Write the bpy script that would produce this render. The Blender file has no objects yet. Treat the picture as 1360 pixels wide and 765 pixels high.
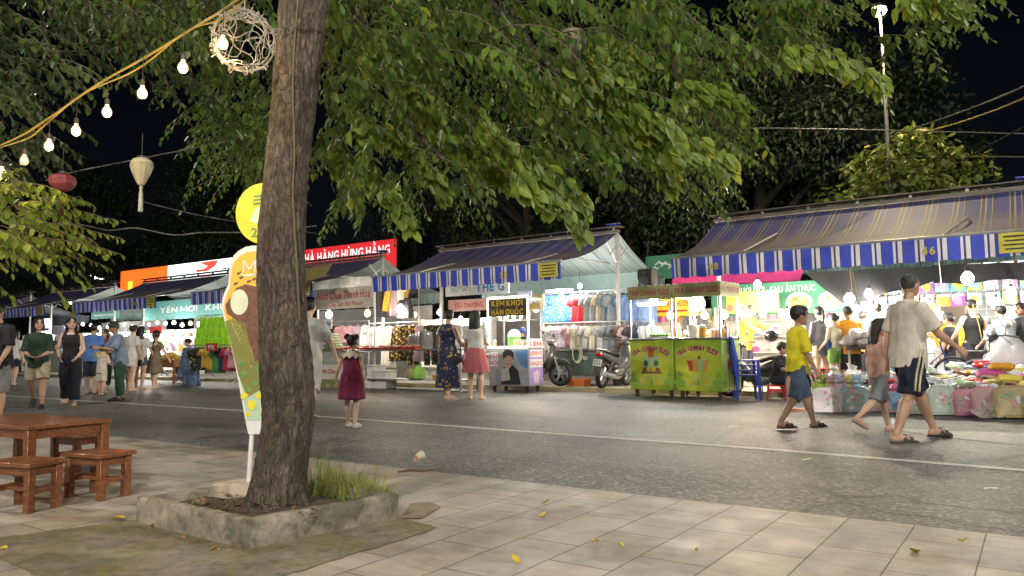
EXPO = 1.5
P_LAMP1 = 1400.0
P_FILL2 = 3500.0
P_FILL3 = 2400.0
P_FILL4 = 3400.0
P_FILL5 = 2800.0
P_STRING = 1.8
P_STALL = 37.0
import bpy, bmesh, math, random
import numpy as np
from mathutils import Matrix, Vector, noise
RN = random.Random(11)
sc = bpy.context.scene
col = sc.collection
rad = math.radians
PI = math.pi

# ------------------------------------------------------------------ camera maths (metres, camera above the road at the origin)
FPX = 1000.0
PITCH = math.atan(78.5 / FPX)
CAM = Vector((0, 0, 1.0))
CM = Matrix.Rotation(PI / 2 + PITCH, 3, 'X') @ Matrix.Rotation(-0.0114, 3, 'Z')

def ray(px, py):
    return CM @ Vector(((px - 680) / FPX, (382.5 - py) / FPX, -1))

def G(px, py, z=0.0):
    d = ray(px, py)
    return CAM + d * ((z - CAM.z) / d.z)

def D(px, py, y):
    d = ray(px, py)
    return CAM + d * (y / d.y)

# street frame: L runs along the stalls (to the far left), w towards the near pavement
SA = math.atan2(.57, .82)
U = Vector((-math.cos(SA), math.sin(SA), 0))
N = Vector((-math.sin(SA), -math.cos(SA), 0))
R1 = Vector((2.5, 17.5, 0))
ROT = -SA

def S(L, w, z=0.0):
    return R1 + U * L + N * w + Vector((0, 0, z))

def P(px, py, w):
    d = ray(px, py)
    t = (w - (CAM - R1).dot(N)) / d.dot(N)
    return CAM + d * t

def LW(p):
    r = p - R1
    return r.dot(U), r.dot(N)

PAVE = 0.08      # near pavement height
MKT = 0.10       # raised strip under the stalls
KERB_W = 1.25    # market kerb offset

# ------------------------------------------------------------------ materials
MATS = {}

def nd(nt, t, **kw):
    n = nt.nodes.new(t)
    for k, v in kw.items():
        if k in n.inputs:
            n.inputs[k].default_value = v
        else:
            setattr(n, k, v)
    return n

def c4(c):
    return (c[0], c[1], c[2], 1)

def ramp(nt, fac, stops, interp='LINEAR'):
    r = nt.nodes.new('ShaderNodeValToRGB')
    r.color_ramp.interpolation = interp
    e = r.color_ramp.elements
    while len(e) > 1:
        e.remove(e[-1])
    e[0].position = stops[0][0]
    e[0].color = c4(stops[0][1])
    for p, c in stops[1:]:
        q = e.new(p)
        q.color = c4(c)
    nt.links.new(fac, r.inputs[0])
    return r.outputs[0]

def mixc(nt, fac, a, b, blend='MIX'):
    m = nt.nodes.new('ShaderNodeMix')
    m.data_type = 'RGBA'
    m.blend_type = blend
    for s, v in ((m.inputs[0], fac), (m.inputs[6], a), (m.inputs[7], b)):
        if hasattr(v, 'is_linked'):
            nt.links.new(v, s)
        elif isinstance(v, (int, float)):
            s.default_value = v
        else:
            s.default_value = c4(v)
    return m.outputs[2]

def math_n(nt, op, a, b=None):
    m = nt.nodes.new('ShaderNodeMath')
    m.operation = op
    for i, v in enumerate((a, b)):
        if v is None:
            continue
        if hasattr(v, 'is_linked'):
            nt.links.new(v, m.inputs[i])
        else:
            m.inputs[i].default_value = v
    return m.outputs[0]

def new_mat(name):
    m = bpy.data.materials.new(name)
    m.use_nodes = True
    nt = m.node_tree
    b = nt.nodes['Principled BSDF']
    return m, nt, b

def coord(nt, kind='Object', scale=(1, 1, 1), rotz=0):
    t = nt.nodes.new('ShaderNodeTexCoord')
    mp = nt.nodes.new('ShaderNodeMapping')
    mp.inputs['Scale'].default_value = scale
    mp.inputs['Rotation'].default_value = (0, 0, rotz)
    nt.links.new(t.outputs[kind], mp.inputs[0])
    return mp.outputs[0]

def noise_n(nt, vec, scale, detail=3, rough=.55):
    n = nt.nodes.new('ShaderNodeTexNoise')
    n.inputs['Scale'].default_value = scale
    n.inputs['Detail'].default_value = detail
    n.inputs['Roughness'].default_value = rough
    if vec is not None:
        nt.links.new(vec, n.inputs['Vector'])
    return n.outputs['Fac']

def bump_n(nt, b, h, strength=.3, dist=.01):
    bn = nt.nodes.new('ShaderNodeBump')
    bn.inputs['Strength'].default_value = strength
    bn.inputs['Distance'].default_value = dist
    nt.links.new(h, bn.inputs['Height'])
    nt.links.new(bn.outputs[0], b.inputs['Normal'])

def mat(name, c=(.5, .5, .5), rough=.6, metal=0, c2=None, scale=6, bump=0, bscale=60, emit=None, es=0, trans=0, alpha=1, stretch=(1, 1, 1), coat=0):
    if name in MATS:
        return MATS[name]
    m, nt, b = new_mat(name)
    b.inputs['Base Color'].default_value = c4(c)
    b.inputs['Roughness'].default_value = rough
    b.inputs['Metallic'].default_value = metal
    b.inputs['Transmission Weight'].default_value = trans
    b.inputs['Alpha'].default_value = alpha
    b.inputs['Coat Weight'].default_value = coat
    v = coord(nt, 'Object', stretch)
    if c2 is None:
        c2 = tuple(x * .8 for x in c)
    f = noise_n(nt, v, scale, 4)
    cc = ramp(nt, f, [(.35, c), (.7, c2)])
    nt.links.new(cc, b.inputs['Base Color'])
    if bump:
        bump_n(nt, b, noise_n(nt, v, bscale, 4), bump, .01)
    if emit:
        b.inputs['Emission Color'].default_value = c4(emit)
        b.inputs['Emission Strength'].default_value = es
        m.cycles.emission_sampling = 'NONE' if es > 3 else 'AUTO'
    MATS[name] = m
    return m

def cloth(name, c, c2=None):
    return mat('cloth_' + name, c, .85, c2=c2 or tuple(x * .75 for x in c), scale=9, bump=.6, bscale=16)

def plastic(name, c, rough=.35):
    return mat('plastic_' + name, c, rough, scale=5)

def print_cloth(name, base, spot, spot2, scale=14, thr=.33):
    if name in MATS:
        return MATS[name]
    m, nt, b = new_mat(name)
    v = coord(nt)
    vo = nt.nodes.new('ShaderNodeTexVoronoi')
    vo.inputs['Scale'].default_value = scale
    nt.links.new(v, vo.inputs['Vector'])
    wob = math_n(nt, 'ADD', vo.outputs['Distance'], math_n(nt, 'MULTIPLY', noise_n(nt, v, scale * 4), .28))
    f = ramp(nt, wob, [(0, (1, 1, 1)), (thr + .12, (1, 1, 1)), (thr + .17, (0, 0, 0))])
    pick = ramp(nt, noise_n(nt, v, scale * .7), [(.45, spot), (.55, spot2)])
    cc = mixc(nt, f, base, pick)
    nt.links.new(cc, b.inputs['Base Color'])
    b.inputs['Roughness'].default_value = .85
    bump_n(nt, b, noise_n(nt, v, 20), .3, .01)
    MATS[name] = m
    return m

def check_cloth(name, a, bcol, scale=30):
    if name in MATS:
        return MATS[name]
    m, nt, b = new_mat(name)
    v = coord(nt, 'Object', (scale, scale, scale))
    s = nt.nodes.new('ShaderNodeSeparateXYZ')
    nt.links.new(v, s.inputs[0])
    fx = math_n(nt, 'GREATER_THAN', math_n(nt, 'FRACT', s.outputs[0]), .55)
    fz = math_n(nt, 'GREATER_THAN', math_n(nt, 'FRACT', s.outputs[2]), .55)
    f = math_n(nt, 'MULTIPLY', math_n(nt, 'ADD', fx, fz), .5)
    nt.links.new(mixc(nt, f, a, bcol), b.inputs['Base Color'])
    b.inputs['Roughness'].default_value = .85
    MATS[name] = m
    return m

# ------------------------------------------------------------------ mesh builder
def frame_for(t, ref=None):
    t = t.normalized()
    if ref is None:
        ref = Vector((0, 0, 1)) if abs(t.z) < .9 else Vector((0, 1, 0))
    a = ref - t * ref.dot(t)
    if a.length < 1e-5:
        a = Vector((1, 0, 0)) - t * t.x
    a.normalize()
    return a, t.cross(a)

class MB:
    def __init__(s):
        s.v = []; s.f = []; s.m = []; s.uv = None

    def add(s, vs, fs, mi=0, M=None):
        o = len(s.v)
        if M is not None:
            vs = [M @ Vector(p) for p in vs]
        s.v.extend(tuple(p) for p in vs)
        s.f.extend(tuple(i + o for i in q) for q in fs)
        s.m.extend([mi] * len(fs))
        return s

    def box(s, c, d, mi=0, M=None, bev=0.0, rz=0.0, rx=0.0, ry=0.0):
        x, y, z = d[0] / 2, d[1] / 2, d[2] / 2
        if bev <= 0:
            vs = [(sx * x, sy * y, sz * z) for sx in (-1, 1) for sy in (-1, 1) for sz in (-1, 1)]
            fs = [(0, 1, 3, 2), (4, 6, 7, 5), (0, 4, 5, 1), (2, 3, 7, 6), (0, 2, 6, 4), (1, 5, 7, 3)]
        else:
            e = min(bev, x * .9, y * .9, z * .9)
            vs = []; idx = {}
            for sx in (-1, 1):
                for sy in (-1, 1):
                    for sz in (-1, 1):
                        for a in range(3):
                            p = [sx * (x - e), sy * (y - e), sz * (z - e)]
                            p[a] = (sx * x, sy * y, sz * z)[a]
                            idx[(sx, sy, sz, a)] = len(vs)
                            vs.append(tuple(p))
            fs = []
            I = lambda sx, sy, sz, a: idx[(sx, sy, sz, a)]
            for q in (-1, 1):
                fs.append([I(q, -1, -1, 0), I(q, 1, -1, 0), I(q, 1, 1, 0), I(q, -1, 1, 0)][::q])
                fs.append([I(-1, q, -1, 1), I(-1, q, 1, 1), I(1, q, 1, 1), I(1, q, -1, 1)][::q])
                fs.append([I(-1, -1, q, 2), I(1, -1, q, 2), I(1, 1, q, 2), I(-1, 1, q, 2)][::q])
                for r in (-1, 1):
                    fs.append([I(q, r, -1, 0), I(q, r, 1, 0), I(q, r, 1, 1), I(q, r, -1, 1)][::-q * r])
                    fs.append([I(q, -1, r, 0), I(q, 1, r, 0), I(q, 1, r, 2), I(q, -1, r, 2)][::q * r])
                    fs.append([I(-1, q, r, 1), I(1, q, r, 1), I(1, q, r, 2), I(-1, q, r, 2)][::-q * r])
                    for t in (-1, 1):
                        fs.append([I(q, r, t, 0), I(q, r, t, 1), I(q, r, t, 2)][::q * r * t])
        T = Matrix.Translation(c) @ Matrix.Rotation(rz, 4, 'Z') @ Matrix.Rotation(ry, 4, 'Y') @ Matrix.Rotation(rx, 4, 'X')
        if M is not None:
            T = M @ T
        return s.add(vs, fs, mi, T)

    def loft(s, rings, mi=0, M=None, caps=True, closed=True):
        n = len(rings[0])
        vs = [p for r in rings for p in r]
        fs = []
        for i in range(len(rings) - 1):
            for j in range(n if closed else n - 1):
                k = (j + 1) % n
                fs.append((i * n + j, i * n + k, (i + 1) * n + k, (i + 1) * n + j))
        if caps and closed:
            fs.append(tuple(range(n))[::-1])
            b = (len(rings) - 1) * n
            fs.append(tuple(b + j for j in range(n)))
        return s.add(vs, fs, mi, M)

    def tube(s, path, r, n=8, mi=0, M=None, ref=None, caps=True, round_caps=False):
        path = [Vector(p) for p in path]
        k = len(path)
        rs = r if isinstance(r, (list, tuple)) and len(r) == k else [r] * k
        rs = [(q, q) if not isinstance(q, (list, tuple)) else q for q in rs]
        if round_caps:
            t0 = (path[0] - path[1]).normalized(); t1 = (path[-1] - path[-2]).normalized()
            a0, a1 = min(rs[0]), min(rs[-1])
            pre = [path[0] + t0 * a0 * .95, path[0] + t0 * a0 * .6]
            post = [path[-1] + t1 * a1 * .6, path[-1] + t1 * a1 * .95]
            prs = [(rs[0][0] * .3, rs[0][1] * .3), (rs[0][0] * .8, rs[0][1] * .8)]
            pors = [(rs[-1][0] * .8, rs[-1][1] * .8), (rs[-1][0] * .3, rs[-1][1] * .3)]
            path = pre + path + post; rs = prs + rs + pors
            k = len(path)
        rings = []
        a = None
        for i in range(k):
            t = (path[min(i + 1, k - 1)] - path[max(i - 1, 0)])
            if t.length < 1e-9:
                t = Vector((0, 0, 1))
            a, b = frame_for(t, ref if (ref is not None and a is None) else (a if a is not None else ref))
            rings.append([path[i] + a * math.cos(2 * PI * j / n) * rs[i][0] + b * math.sin(2 * PI * j / n) * rs[i][1] for j in range(n)])
        return s.loft(rings, mi, M, caps)

    def lathe(s, prof, n=16, c=(0, 0, 0), mi=0, M=None, caps=True):
        c = Vector(c)
        rings = [[c + Vector((r * math.cos(2 * PI * j / n), r * math.sin(2 * PI * j / n), z)) for j in range(n)] for r, z in prof]
        return s.loft(rings, mi, M, caps)

    def ball(s, c, r, nu=12, nv=8, mi=0, M=None):
        if not isinstance(r, (tuple, list)):
            r = (r, r, r)
        prof = []
        for i in range(nv + 1):
            a = -PI / 2 + PI * i / nv
            prof.append((max(math.cos(a), .03), math.sin(a)))
        c = Vector(c)
        rings = [[c + Vector((q * math.cos(2 * PI * j / nu) * r[0], q * math.sin(2 * PI * j / nu) * r[1], z * r[2])) for j in range(nu)] for q, z in prof]
        return s.loft(rings, mi, M)

    def prism(s, pts, y0, y1, mi=0, M=None):
        n = len(pts)
        vs = [(x, y0, z) for x, z in pts] + [(x, y1, z) for x, z in pts]
        a = sum(pts[i][0] * pts[(i + 1) % n][1] - pts[(i + 1) % n][0] * pts[i][1] for i in range(n))
        q = list(range(n)); p = [n + i for i in range(n)]
        fs = [tuple(q), tuple(p[::-1])] + [(i, n + i, n + (i + 1) % n, (i + 1) % n) for i in range(n)]
        if a < 0:
            fs = [f[::-1] for f in fs]
        return s.add(vs, fs, mi, M)

    def disc(s, x, z, rx, rz_, y0, y1, mi=0, n=20, M=None):
        return s.prism([(x + rx * math.cos(2 * PI * i / n), z + rz_ * math.sin(2 * PI * i / n)) for i in range(n)], y0, y1, mi, M)

    def torus(s, c, R, r, axis='Y', n=28, k=8, mi=0, M=None):
        c = Vector(c)
        vs = []; fs = []
        for i in range(n):
            a = 2 * PI * i / n
            for j in range(k):
                b = 2 * PI * j / k
                q = R + r * math.cos(b); h = r * math.sin(b)
                if axis == 'Y':
                    vs.append(c + Vector((q * math.cos(a), h, q * math.sin(a))))
                elif axis == 'Z':
                    vs.append(c + Vector((q * math.cos(a), q * math.sin(a), h)))
                else:
                    vs.append(c + Vector((h, q * math.cos(a), q * math.sin(a))))
        for i in range(n):
            for j in range(k):
                fs.append((i * k + j, ((i + 1) % n) * k + j, ((i + 1) % n) * k + (j + 1) % k, i * k + (j + 1) % k))
        return s.add(vs, fs, mi, M)

    def build(s, name, mats, parent=None, smooth=True, ang=40):
        me = bpy.data.meshes.new(name)
        me.from_pydata(s.v, [], s.f)
        if not isinstance(mats, (list, tuple)):
            mats = [mats]
        for m in mats:
            me.materials.append(m)
        me.polygons.foreach_set('material_index', s.m)
        if s.f:
            bm = bmesh.new(); bm.from_mesh(me)
            bmesh.ops.recalc_face_normals(bm, faces=bm.faces)
            bm.to_mesh(me); bm.free()
        if smooth:
            me.shade_smooth()
            me.set_sharp_from_angle(angle=rad(ang))
        return link(name, me, parent)

def link(name, me, parent=None):
    o = bpy.data.objects.new(name, me)
    col.objects.link(o)
    if parent is not None:
        o.parent = parent
    return o

def sheet(name, P2, mats, parent=None, thick=0.0, uvs=None, smooth=True):
    """grid of points P2[i][j] -> mesh with a uv layer"""
    ni, nj = len(P2), len(P2[0])
    vs = [tuple(p) for r in P2 for p in r]
    fs = [(i * nj + j, (i + 1) * nj + j, (i + 1) * nj + j + 1, i * nj + j + 1) for i in range(ni - 1) for j in range(nj - 1)]
    me = bpy.data.meshes.new(name)
    me.from_pydata(vs, [], fs)
    ul = me.uv_layers.new(name='uv')
    if uvs is None:
        uvs = [[(i / (ni - 1), j / (nj - 1)) for j in range(nj)] for i in range(ni)]
    flat = [q for r in uvs for q in r]
    for lp in me.loops:
        ul.data[lp.index].uv = flat[lp.vertex_index]
    for m in (mats if isinstance(mats, (list, tuple)) else [mats]):
        me.materials.append(m)
    if smooth:
        me.shade_smooth()
    o = link(name, me, parent)
    if thick:
        md = o.modifiers.new('thick', 'SOLIDIFY')
        md.thickness = thick
        md.offset = 0
    return o

def tag(o, label, cat, group=None, kind=None):
    o['label'] = label
    o['category'] = cat
    if group:
        o['group'] = group
    if kind:
        o['kind'] = kind
    return o

def thing(name, label, cat, loc=(0, 0, 0), rotz=0.0, group=None, scale=1.0):
    o = bpy.data.objects.new(name, None)
    o.empty_display_size = .1
    col.objects.link(o)
    o.location = loc
    o.rotation_euler = (0, 0, rotz)
    o.scale = (scale,) * 3
    return tag(o, label, cat, group)

KIDS = {}
def dup(root, loc=None, rotz=None, label=None, group=None, scale=None, mats=None):
    kids = {}
    for o in col.objects:
        if o.parent is not None:
            kids.setdefault(o.parent, []).append(o)
    def rec(o, par):
        c = o.copy()
        col.objects.link(c)
        c.parent = par
        for ch in kids.get(o, []):
            rec(ch, c)
        return c
    r = rec(root, None)
    if loc is not None:
        r.location = loc
    if rotz is not None:
        r.rotation_euler = (r.rotation_euler.x, r.rotation_euler.y, rotz)
    if scale is not None:
        r.scale = (scale,) * 3
    if label:
        r['label'] = label
    if group:
        r['group'] = group
    return r

def structure(o):
    o['kind'] = 'structure'
    return o

# ------------------------------------------------------------------ text
import unicodedata
TXT = {}
def glyph(ch, bold):
    key = (ch, bold)
    if key not in TXT:
        cu = bpy.data.curves.new('lettering', 'FONT')
        cu.body = ch; cu.size = 1.0; cu.offset = bold; cu.resolution_u = 3
        o = bpy.data.objects.new('lettering', cu)
        col.objects.link(o)
        dg = bpy.context.evaluated_depsgraph_get(); dg.update()
        me = bpy.data.meshes.new_from_object(o.evaluated_get(dg))
        TXT[key] = ([tuple(v.co) for v in me.vertices], [tuple(p.vertices) for p in me.polygons])
        col.objects.unlink(o); bpy.data.objects.remove(o); bpy.data.curves.remove(cu); bpy.data.meshes.remove(me)
    return TXT[key]
def text_geo(s, size=1.0, bold=0.0, ext=.0, shear=0.0):
    """letters with their Vietnamese marks drawn as strokes, centred on the origin"""
    V, Fc = [], []
    def stroke(pts, w):
        for (x0, y0), (x1, y1) in zip(pts, pts[1:]):
            d = math.hypot(x1 - x0, y1 - y0) or 1; nx, ny = -(y1 - y0) / d * w, (x1 - x0) / d * w
            o = len(V); z = .008 + .003 * (o % 5); V.extend([(x0 + nx, y0 + ny, z), (x0 - nx, y0 - ny, z), (x1 - nx, y1 - ny, z), (x1 + nx, y1 + ny, z)]); Fc.append((o, o + 1, o + 2, o + 3))
    x = 0
    sw = .035 + bold * .8
    for ch in s:
        bar = ch in 'Đđ'
        d = unicodedata.normalize('NFD', {'Đ': 'D', 'đ': 'd'}.get(ch, ch))
        if d[0] == ' ':
            x += .26; continue
        if d[0] == 'M':
            stroke([(x + sw, 0), (x + sw, .70), (x + .38, .14), (x + .72, .70), (x + .72, 0)], sw); x += .82 + bold; continue
        vs, fs = glyph(d[0], bold)
        if not vs:
            continue
        x0 = min(v[0] for v in vs); x1 = max(v[0] for v in vs); top = max(v[1] for v in vs); o = len(V)
        V.extend((v[0] - x0 + x, v[1], 0) for v in vs); Fc.extend(tuple(i + o for i in f) for f in fs)
        c = x + (x1 - x0) / 2; y = top + .07 + bold
        up = 0
        if bar:
            stroke([(x - .06, top * .52), (x + .2, top * .52)], sw * .8)
        for mk in sorted(d[1:], key=lambda q: q not in '\u0302\u0306\u031b'):
            if mk == '\u0302': stroke([(c - .14, y), (c, y + .11), (c + .14, y)], sw * .8); up = .13
            elif mk == '\u0306': stroke([(c - .13, y + .1), (c - .06, y + .03), (c + .06, y + .03), (c + .13, y + .1)], sw * .8); up = .13
            elif mk == '\u031b': stroke([(x + (x1 - x0) * .86, top * .93), (x + (x1 - x0) + .05, top * .98), (x + (x1 - x0) + .06, top * 1.12)], sw)
            elif mk == '\u0301': stroke([(c - .04, y + up), (c + .10, y + up + .14)], sw)
            elif mk == '\u0300': stroke([(c + .04, y + up), (c - .10, y + up + .14)], sw)
            elif mk == '\u0303': stroke([(c - .14, y + up), (c - .06, y + up + .07), (c + .06, y + up + .02), (c + .14, y + up + .09)], sw * .8)
            elif mk == '\u0309': stroke([(c - .05, y + up + .13), (c + .05, y + up + .13), (c + .04, y + up + .07), (c, y + up)], sw * .8)
            elif mk == '\u0323': stroke([(c - .05, -.14), (c + .05, -.14)], .05)
        x += (x1 - x0) + .10 + bold
    if not V:
        return [], []
    w = x - .1
    return [(vx - w / 2 + shear * vy, vy - .35, z) for vx, vy, z in V], Fc

def put_text(mb, s, x, z, size, y=-.012, mi=0, width=None, bold=.0, M=None, rot=0.0, shear=0.0):
    """flat lettering on a vertical panel whose face looks along -y"""
    vs, fs = text_geo(s, bold=bold, shear=shear)
    if not vs:
        return
    sx = size
    if width:
        w0 = max(v[0] for v in vs) - min(v[0] for v in vs)
        sx = width / max(w0, 1e-4)
    cr, sr = math.cos(rot), math.sin(rot)
    out = []
    for v in vs:
        a, b = v[0] * sx, v[1] * size
        out.append((x + a * cr - b * sr, y - v[2] * size, z + a * sr + b * cr))
    mb.add(out, fs, mi, M)

def arc_text(mb, s, cx, cz, R, size, a0, a1, y=-.012, mi=0, bold=.02):
    n = len(s)
    for i, ch in enumerate(s):
        if ch == ' ':
            continue
        a = a0 + (a1 - a0) * (i / (n - 1))
        put_text(mb, ch, cx + R * math.sin(a), cz + R * math.cos(a), size, y, mi, bold=bold, rot=-a)

def light(name, loc, power, color=(1, .95, .85), r=.05, parent=None, kind='POINT'):
    l = bpy.data.lights.new(name, kind)
    l.energy = power
    l.color = color
    l.shadow_soft_size = r
    o = bpy.data.objects.new(name, l)
    col.objects.link(o)
    o.location = loc
    if parent is not None:
        o.parent = parent
    return o
# ------------------------------------------------------------------ people
def remesh(mb, vox, name, mats, parent=None, smooth=3, fac=.5, disp=0.0, dscale=6.0, seed=0):
    me = bpy.data.meshes.new('tmp')
    me.from_pydata(mb.v, [], mb.f)
    bm = bmesh.new(); bm.from_mesh(me)
    bmesh.ops.recalc_face_normals(bm, faces=bm.faces)
    bm.to_mesh(me); bm.free()
    o = bpy.data.objects.new('tmp', me)
    col.objects.link(o)
    a = o.modifiers.new('r', 'REMESH'); a.mode = 'VOXEL'; a.voxel_size = vox
    if smooth:
        b = o.modifiers.new('s', 'SMOOTH'); b.factor = fac; b.iterations = smooth
    dg = bpy.context.evaluated_depsgraph_get()
    dg.update()
    out = bpy.data.meshes.new_from_object(o.evaluated_get(dg))
    out.name = name
    col.objects.unlink(o); bpy.data.objects.remove(o); bpy.data.meshes.remove(me)
    if disp:
        nv = len(out.vertices)
        co = np.empty(nv * 3); out.vertices.foreach_get('co', co); co = co.reshape(-1, 3)
        no = np.empty(nv * 3); out.vertex_normals.foreach_get('vector', no); no = no.reshape(-1, 3)
        for i in range(nv):
            p = Vector(co[i]) + Vector((seed * 3.1, seed, 0))
            h = noise.noise(Vector((p.x * dscale, p.y * dscale, p.z * dscale * .35))) + .5 * noise.noise(Vector((p.x * dscale * 2.3, p.y * dscale * 2.3, p.z * dscale * .8 + 7)))
            co[i] += no[i] * h * disp
        out.vertices.foreach_set('co', co.ravel())
    out.materials.clear()
    for m in (mats if isinstance(mats, (list, tuple)) else [mats]):
        out.materials.append(m)
    out.shade_smooth()
    return link(name, out, parent)

SKIN = {
    'a': mat('skin_light', (.62, .41, .30), .5, c2=(.57, .37, .27)),
    'b': mat('skin_mid', (.52, .32, .22), .5, c2=(.47, .28, .19)),
    'c': mat('skin_tan', (.42, .25, .165), .5, c2=(.37, .21, .14)),
}
HAIR = mat('black_hair', (.012, .010, .009), .42, c2=(.022, .018, .015), scale=30, bump=.5, bscale=50, stretch=(4, 4, .6))
HAIRG = mat('greying_hair', (.05, .045, .04), .6, c2=(.09, .085, .08), scale=60)
EYE = mat('dark_eye', (.02, .015, .012), .3)
LIP = mat('lip', (.38, .12, .10), .5)
RUB = mat('black_rubber', (.012, .012, .013), .6)

def ellr(c, rx, ry, n=16, tilt=None):
    """horizontal ring"""
    out = []
    for j in range(n):
        a = 2 * PI * j / n
        p = Vector((rx * math.cos(a), ry * math.sin(a), 0))
        if tilt is not None:
            p = tilt @ p
        out.append(c + p)
    return out

TORSO = [(.455, .070, .055), (.485, .088, .063), (.52, .095, .070), (.56, .089, .064), (.61, .080, .057), (.66, .083, .060),
         (.72, .093, .066), (.765, .098, .064), (.80, .096, .054), (.825, .070, .042)]

def person(label, pos, yaw, H, skin='b', top=None, bottom=None, hair='short', legs=((0, 0), (0, 0)), arms=((5, 8, 12), (5, 8, 12)),
           lean=0, headyaw=0, headpitch=0, shoes=None, fat=1.0, child=False, vox=.009, sit=None, group=None, spread=3, hair_mat=None, extra=None, z0=None, female=False):
    """forward is -y, left is +x. top=(kind, material, hem, sleeve); bottom=(kind, material, hem)"""
    T = thing('person', label, 'person', pos, yaw, group)
    f = fat
    hs = 1.22 if child else (1.06 if H < 1.62 else 1.0)
    RL = Matrix.Rotation(rad(lean), 3, 'X')   # lean forward -> towards -y
    piv = Vector((0, 0, .53))
    sw = .98 if not female else .90
    if child:
        sw = .95
    def B(x, y, z):
        p = Vector((x, y, z)) - piv
        return (RL @ p) + piv
    def ring(z, rx, ry, e=0.0, n=18, yo=0.0):
        return [B((rx * f * sw + e) * math.cos(2 * PI * j / n), (ry * f + e) * math.sin(2 * PI * j / n) + yo, z) for j in range(n)]
    body = MB()
    body.loft([ring(z, rx, ry) for z, rx, ry in TORSO])
    if female:
        for sx in (-1, 1):
            body.ball(B(sx * .042 * f, -.036 * f, .715), (.036, .032, .034))
    nb = B(0, .004, .80); nt_ = B(0, -.012, .89)
    body.tube([nb, nt_], [.034 * f ** .5 * sw, .030 * sw], 12)
    # head
    hc = B(0, -.016, .905 + .028 * hs)
    HM = Matrix.Translation(hc) @ Matrix.Rotation(rad(headyaw), 4, 'Z') @ Matrix.Rotation(rad(headpitch), 4, 'X')
    hh = .066 * hs
    hp = []
    for z, rx, ry, yo in ((-.98, .22, .20, -.26), (-.90, .36, .40, -.24), (-.72, .50, .60, -.16), (-.45, .62, .74, -.06), (-.15, .68, .82, 0), (.15, .71, .87, .02), (.45, .68, .86, .03), (.72, .55, .70, .05), (.9, .36, .46, .06), (.99, .12, .16, .06)):
        hp.append([Vector((rx * hh * math.cos(2 * PI * j / 18), ry * hh * math.sin(2 * PI * j / 18) + yo * hh, z * hh)) for j in range(18)])
    body.loft(hp, M=HM)
    body.tube([Vector((0, -.82 * hh, .10 * hh)), Vector((0, -.95 * hh, -.12 * hh)), Vector((0, -.99 * hh, -.24 * hh)), Vector((0, -.80 * hh, -.30 * hh))], [.07 * hh, .10 * hh, .14 * hh, .08 * hh], 8, M=HM)
    for sx in (-1, 1):
        body.ball((sx * .71 * hh, .10 * hh, -.08 * hh), (.09 * hh, .17 * hh, .26 * hh), 8, 6, M=HM)
    body.ball((0, -.80 * hh, -.52 * hh), (.24 * hh, .14 * hh, .10 * hh), 8, 6, M=HM)
    body.ball((0, -.70 * hh, -.84 * hh), (.2 * hh, .14 * hh, .14 * hh), 8, 6, M=HM)
    body.ball((0, -.72 * hh, .24 * hh), (.52 * hh, .16 * hh, .09 * hh), 10, 6, M=HM)
    # legs
    J = {}
    foot_low = 0
    for i, sx in enumerate((1, -1)):
        a, k = legs[i][0], legs[i][1]
        ab = legs[i][2] if len(legs[i]) > 2 else spread
        hip = Vector((sx * .050 * f ** .5, 0, .50))
        a, k, ab = rad(a), rad(k), rad(ab)
        d1 = Vector((sx * math.sin(ab), -math.sin(a) * math.cos(ab), -math.cos(a) * math.cos(ab)))
        kn = hip + d1 * .235
        b = a - k
        ab2 = ab * .35
        d2 = Vector((sx * math.sin(ab2), -math.sin(b) * math.cos(ab2), -math.cos(b) * math.cos(ab2)))
        an = kn + d2 * .228
        toe_dir = Vector((sx * .12, -1, 0))
        if k > .35 and a < .2 and not sit:    # trailing foot, heel up
            toe_dir = Vector((sx * .05, -math.cos(.55), -math.sin(.55)))
        toe_dir.normalize()
        J[i] = (hip, kn, an, toe_dir, d1, d2)
        body.tube([hip + Vector((0, 0, .03)), hip + d1 * .06, hip + d1 * .14, kn], [.050 * f, .051 * f, .043 * f, .032 * f ** .5], 14, round_caps=True)
        body.tube([kn - d2 * .01, kn + d2 * .05 + Vector((0, .004, 0)), kn + d2 * .10 + Vector((0, .004, 0)), kn + d2 * .17, an], [.031, .0345 * f ** .5, .032 * f ** .5, .023, .0195], 12, round_caps=True)
        up = Vector((0, 0, 1)) - toe_dir * toe_dir.z
        up.normalize()
        heel = an - toe_dir * .018 - up * .028
        body.tube([heel, an - up * .024 + toe_dir * .01, an - up * .028 + toe_dir * .06, an - up * .034 + toe_dir * .102, an - up * .036 + toe_dir * .118], [(.019, .019), (.026, .021), (.020, .026), (.011, .027), (.008, .020)], 10, ref=up, round_caps=True)
        body.tube([an + Vector((0, 0, .01)), an - up * .022], [.020, .022], 10, round_caps=True)
        low = min((heel - up * .02).z, (an - up * .047 + toe_dir * .11).z)
        foot_low = min(foot_low, low) if i else low
    # arms
    A = {}
    for i, sx in enumerate((1, -1)):
        q = arms[i]
        a, ab, e = rad(q[0]), rad(q[1]), rad(q[2])
        inn = q[3] if len(q) > 3 else 0.0
        sh = B(sx * .099 * f * sw, .002, .795)
        d1 = Vector((sx * math.sin(ab), -math.sin(a) * math.cos(ab), -math.cos(a) * math.cos(ab)))
        el = sh + d1 * .172
        d2 = Vector((sx * math.sin(ab) * .6 - sx * inn, -math.sin(a + e) * math.cos(ab), -math.cos(a + e) * math.cos(ab)))
        d2.normalize()
        wr = el + d2 * .148
        A[i] = (sh, el, wr, d1, d2)
        fa = f ** .5
        body.tube([B(sx * .075 * f * sw, .002, .795), sh, sh + d1 * .05, sh + d1 * .11, el], [.030 * fa, .034 * fa, .030 * fa, .026 * fa, .0215], 12, round_caps=True)
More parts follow.
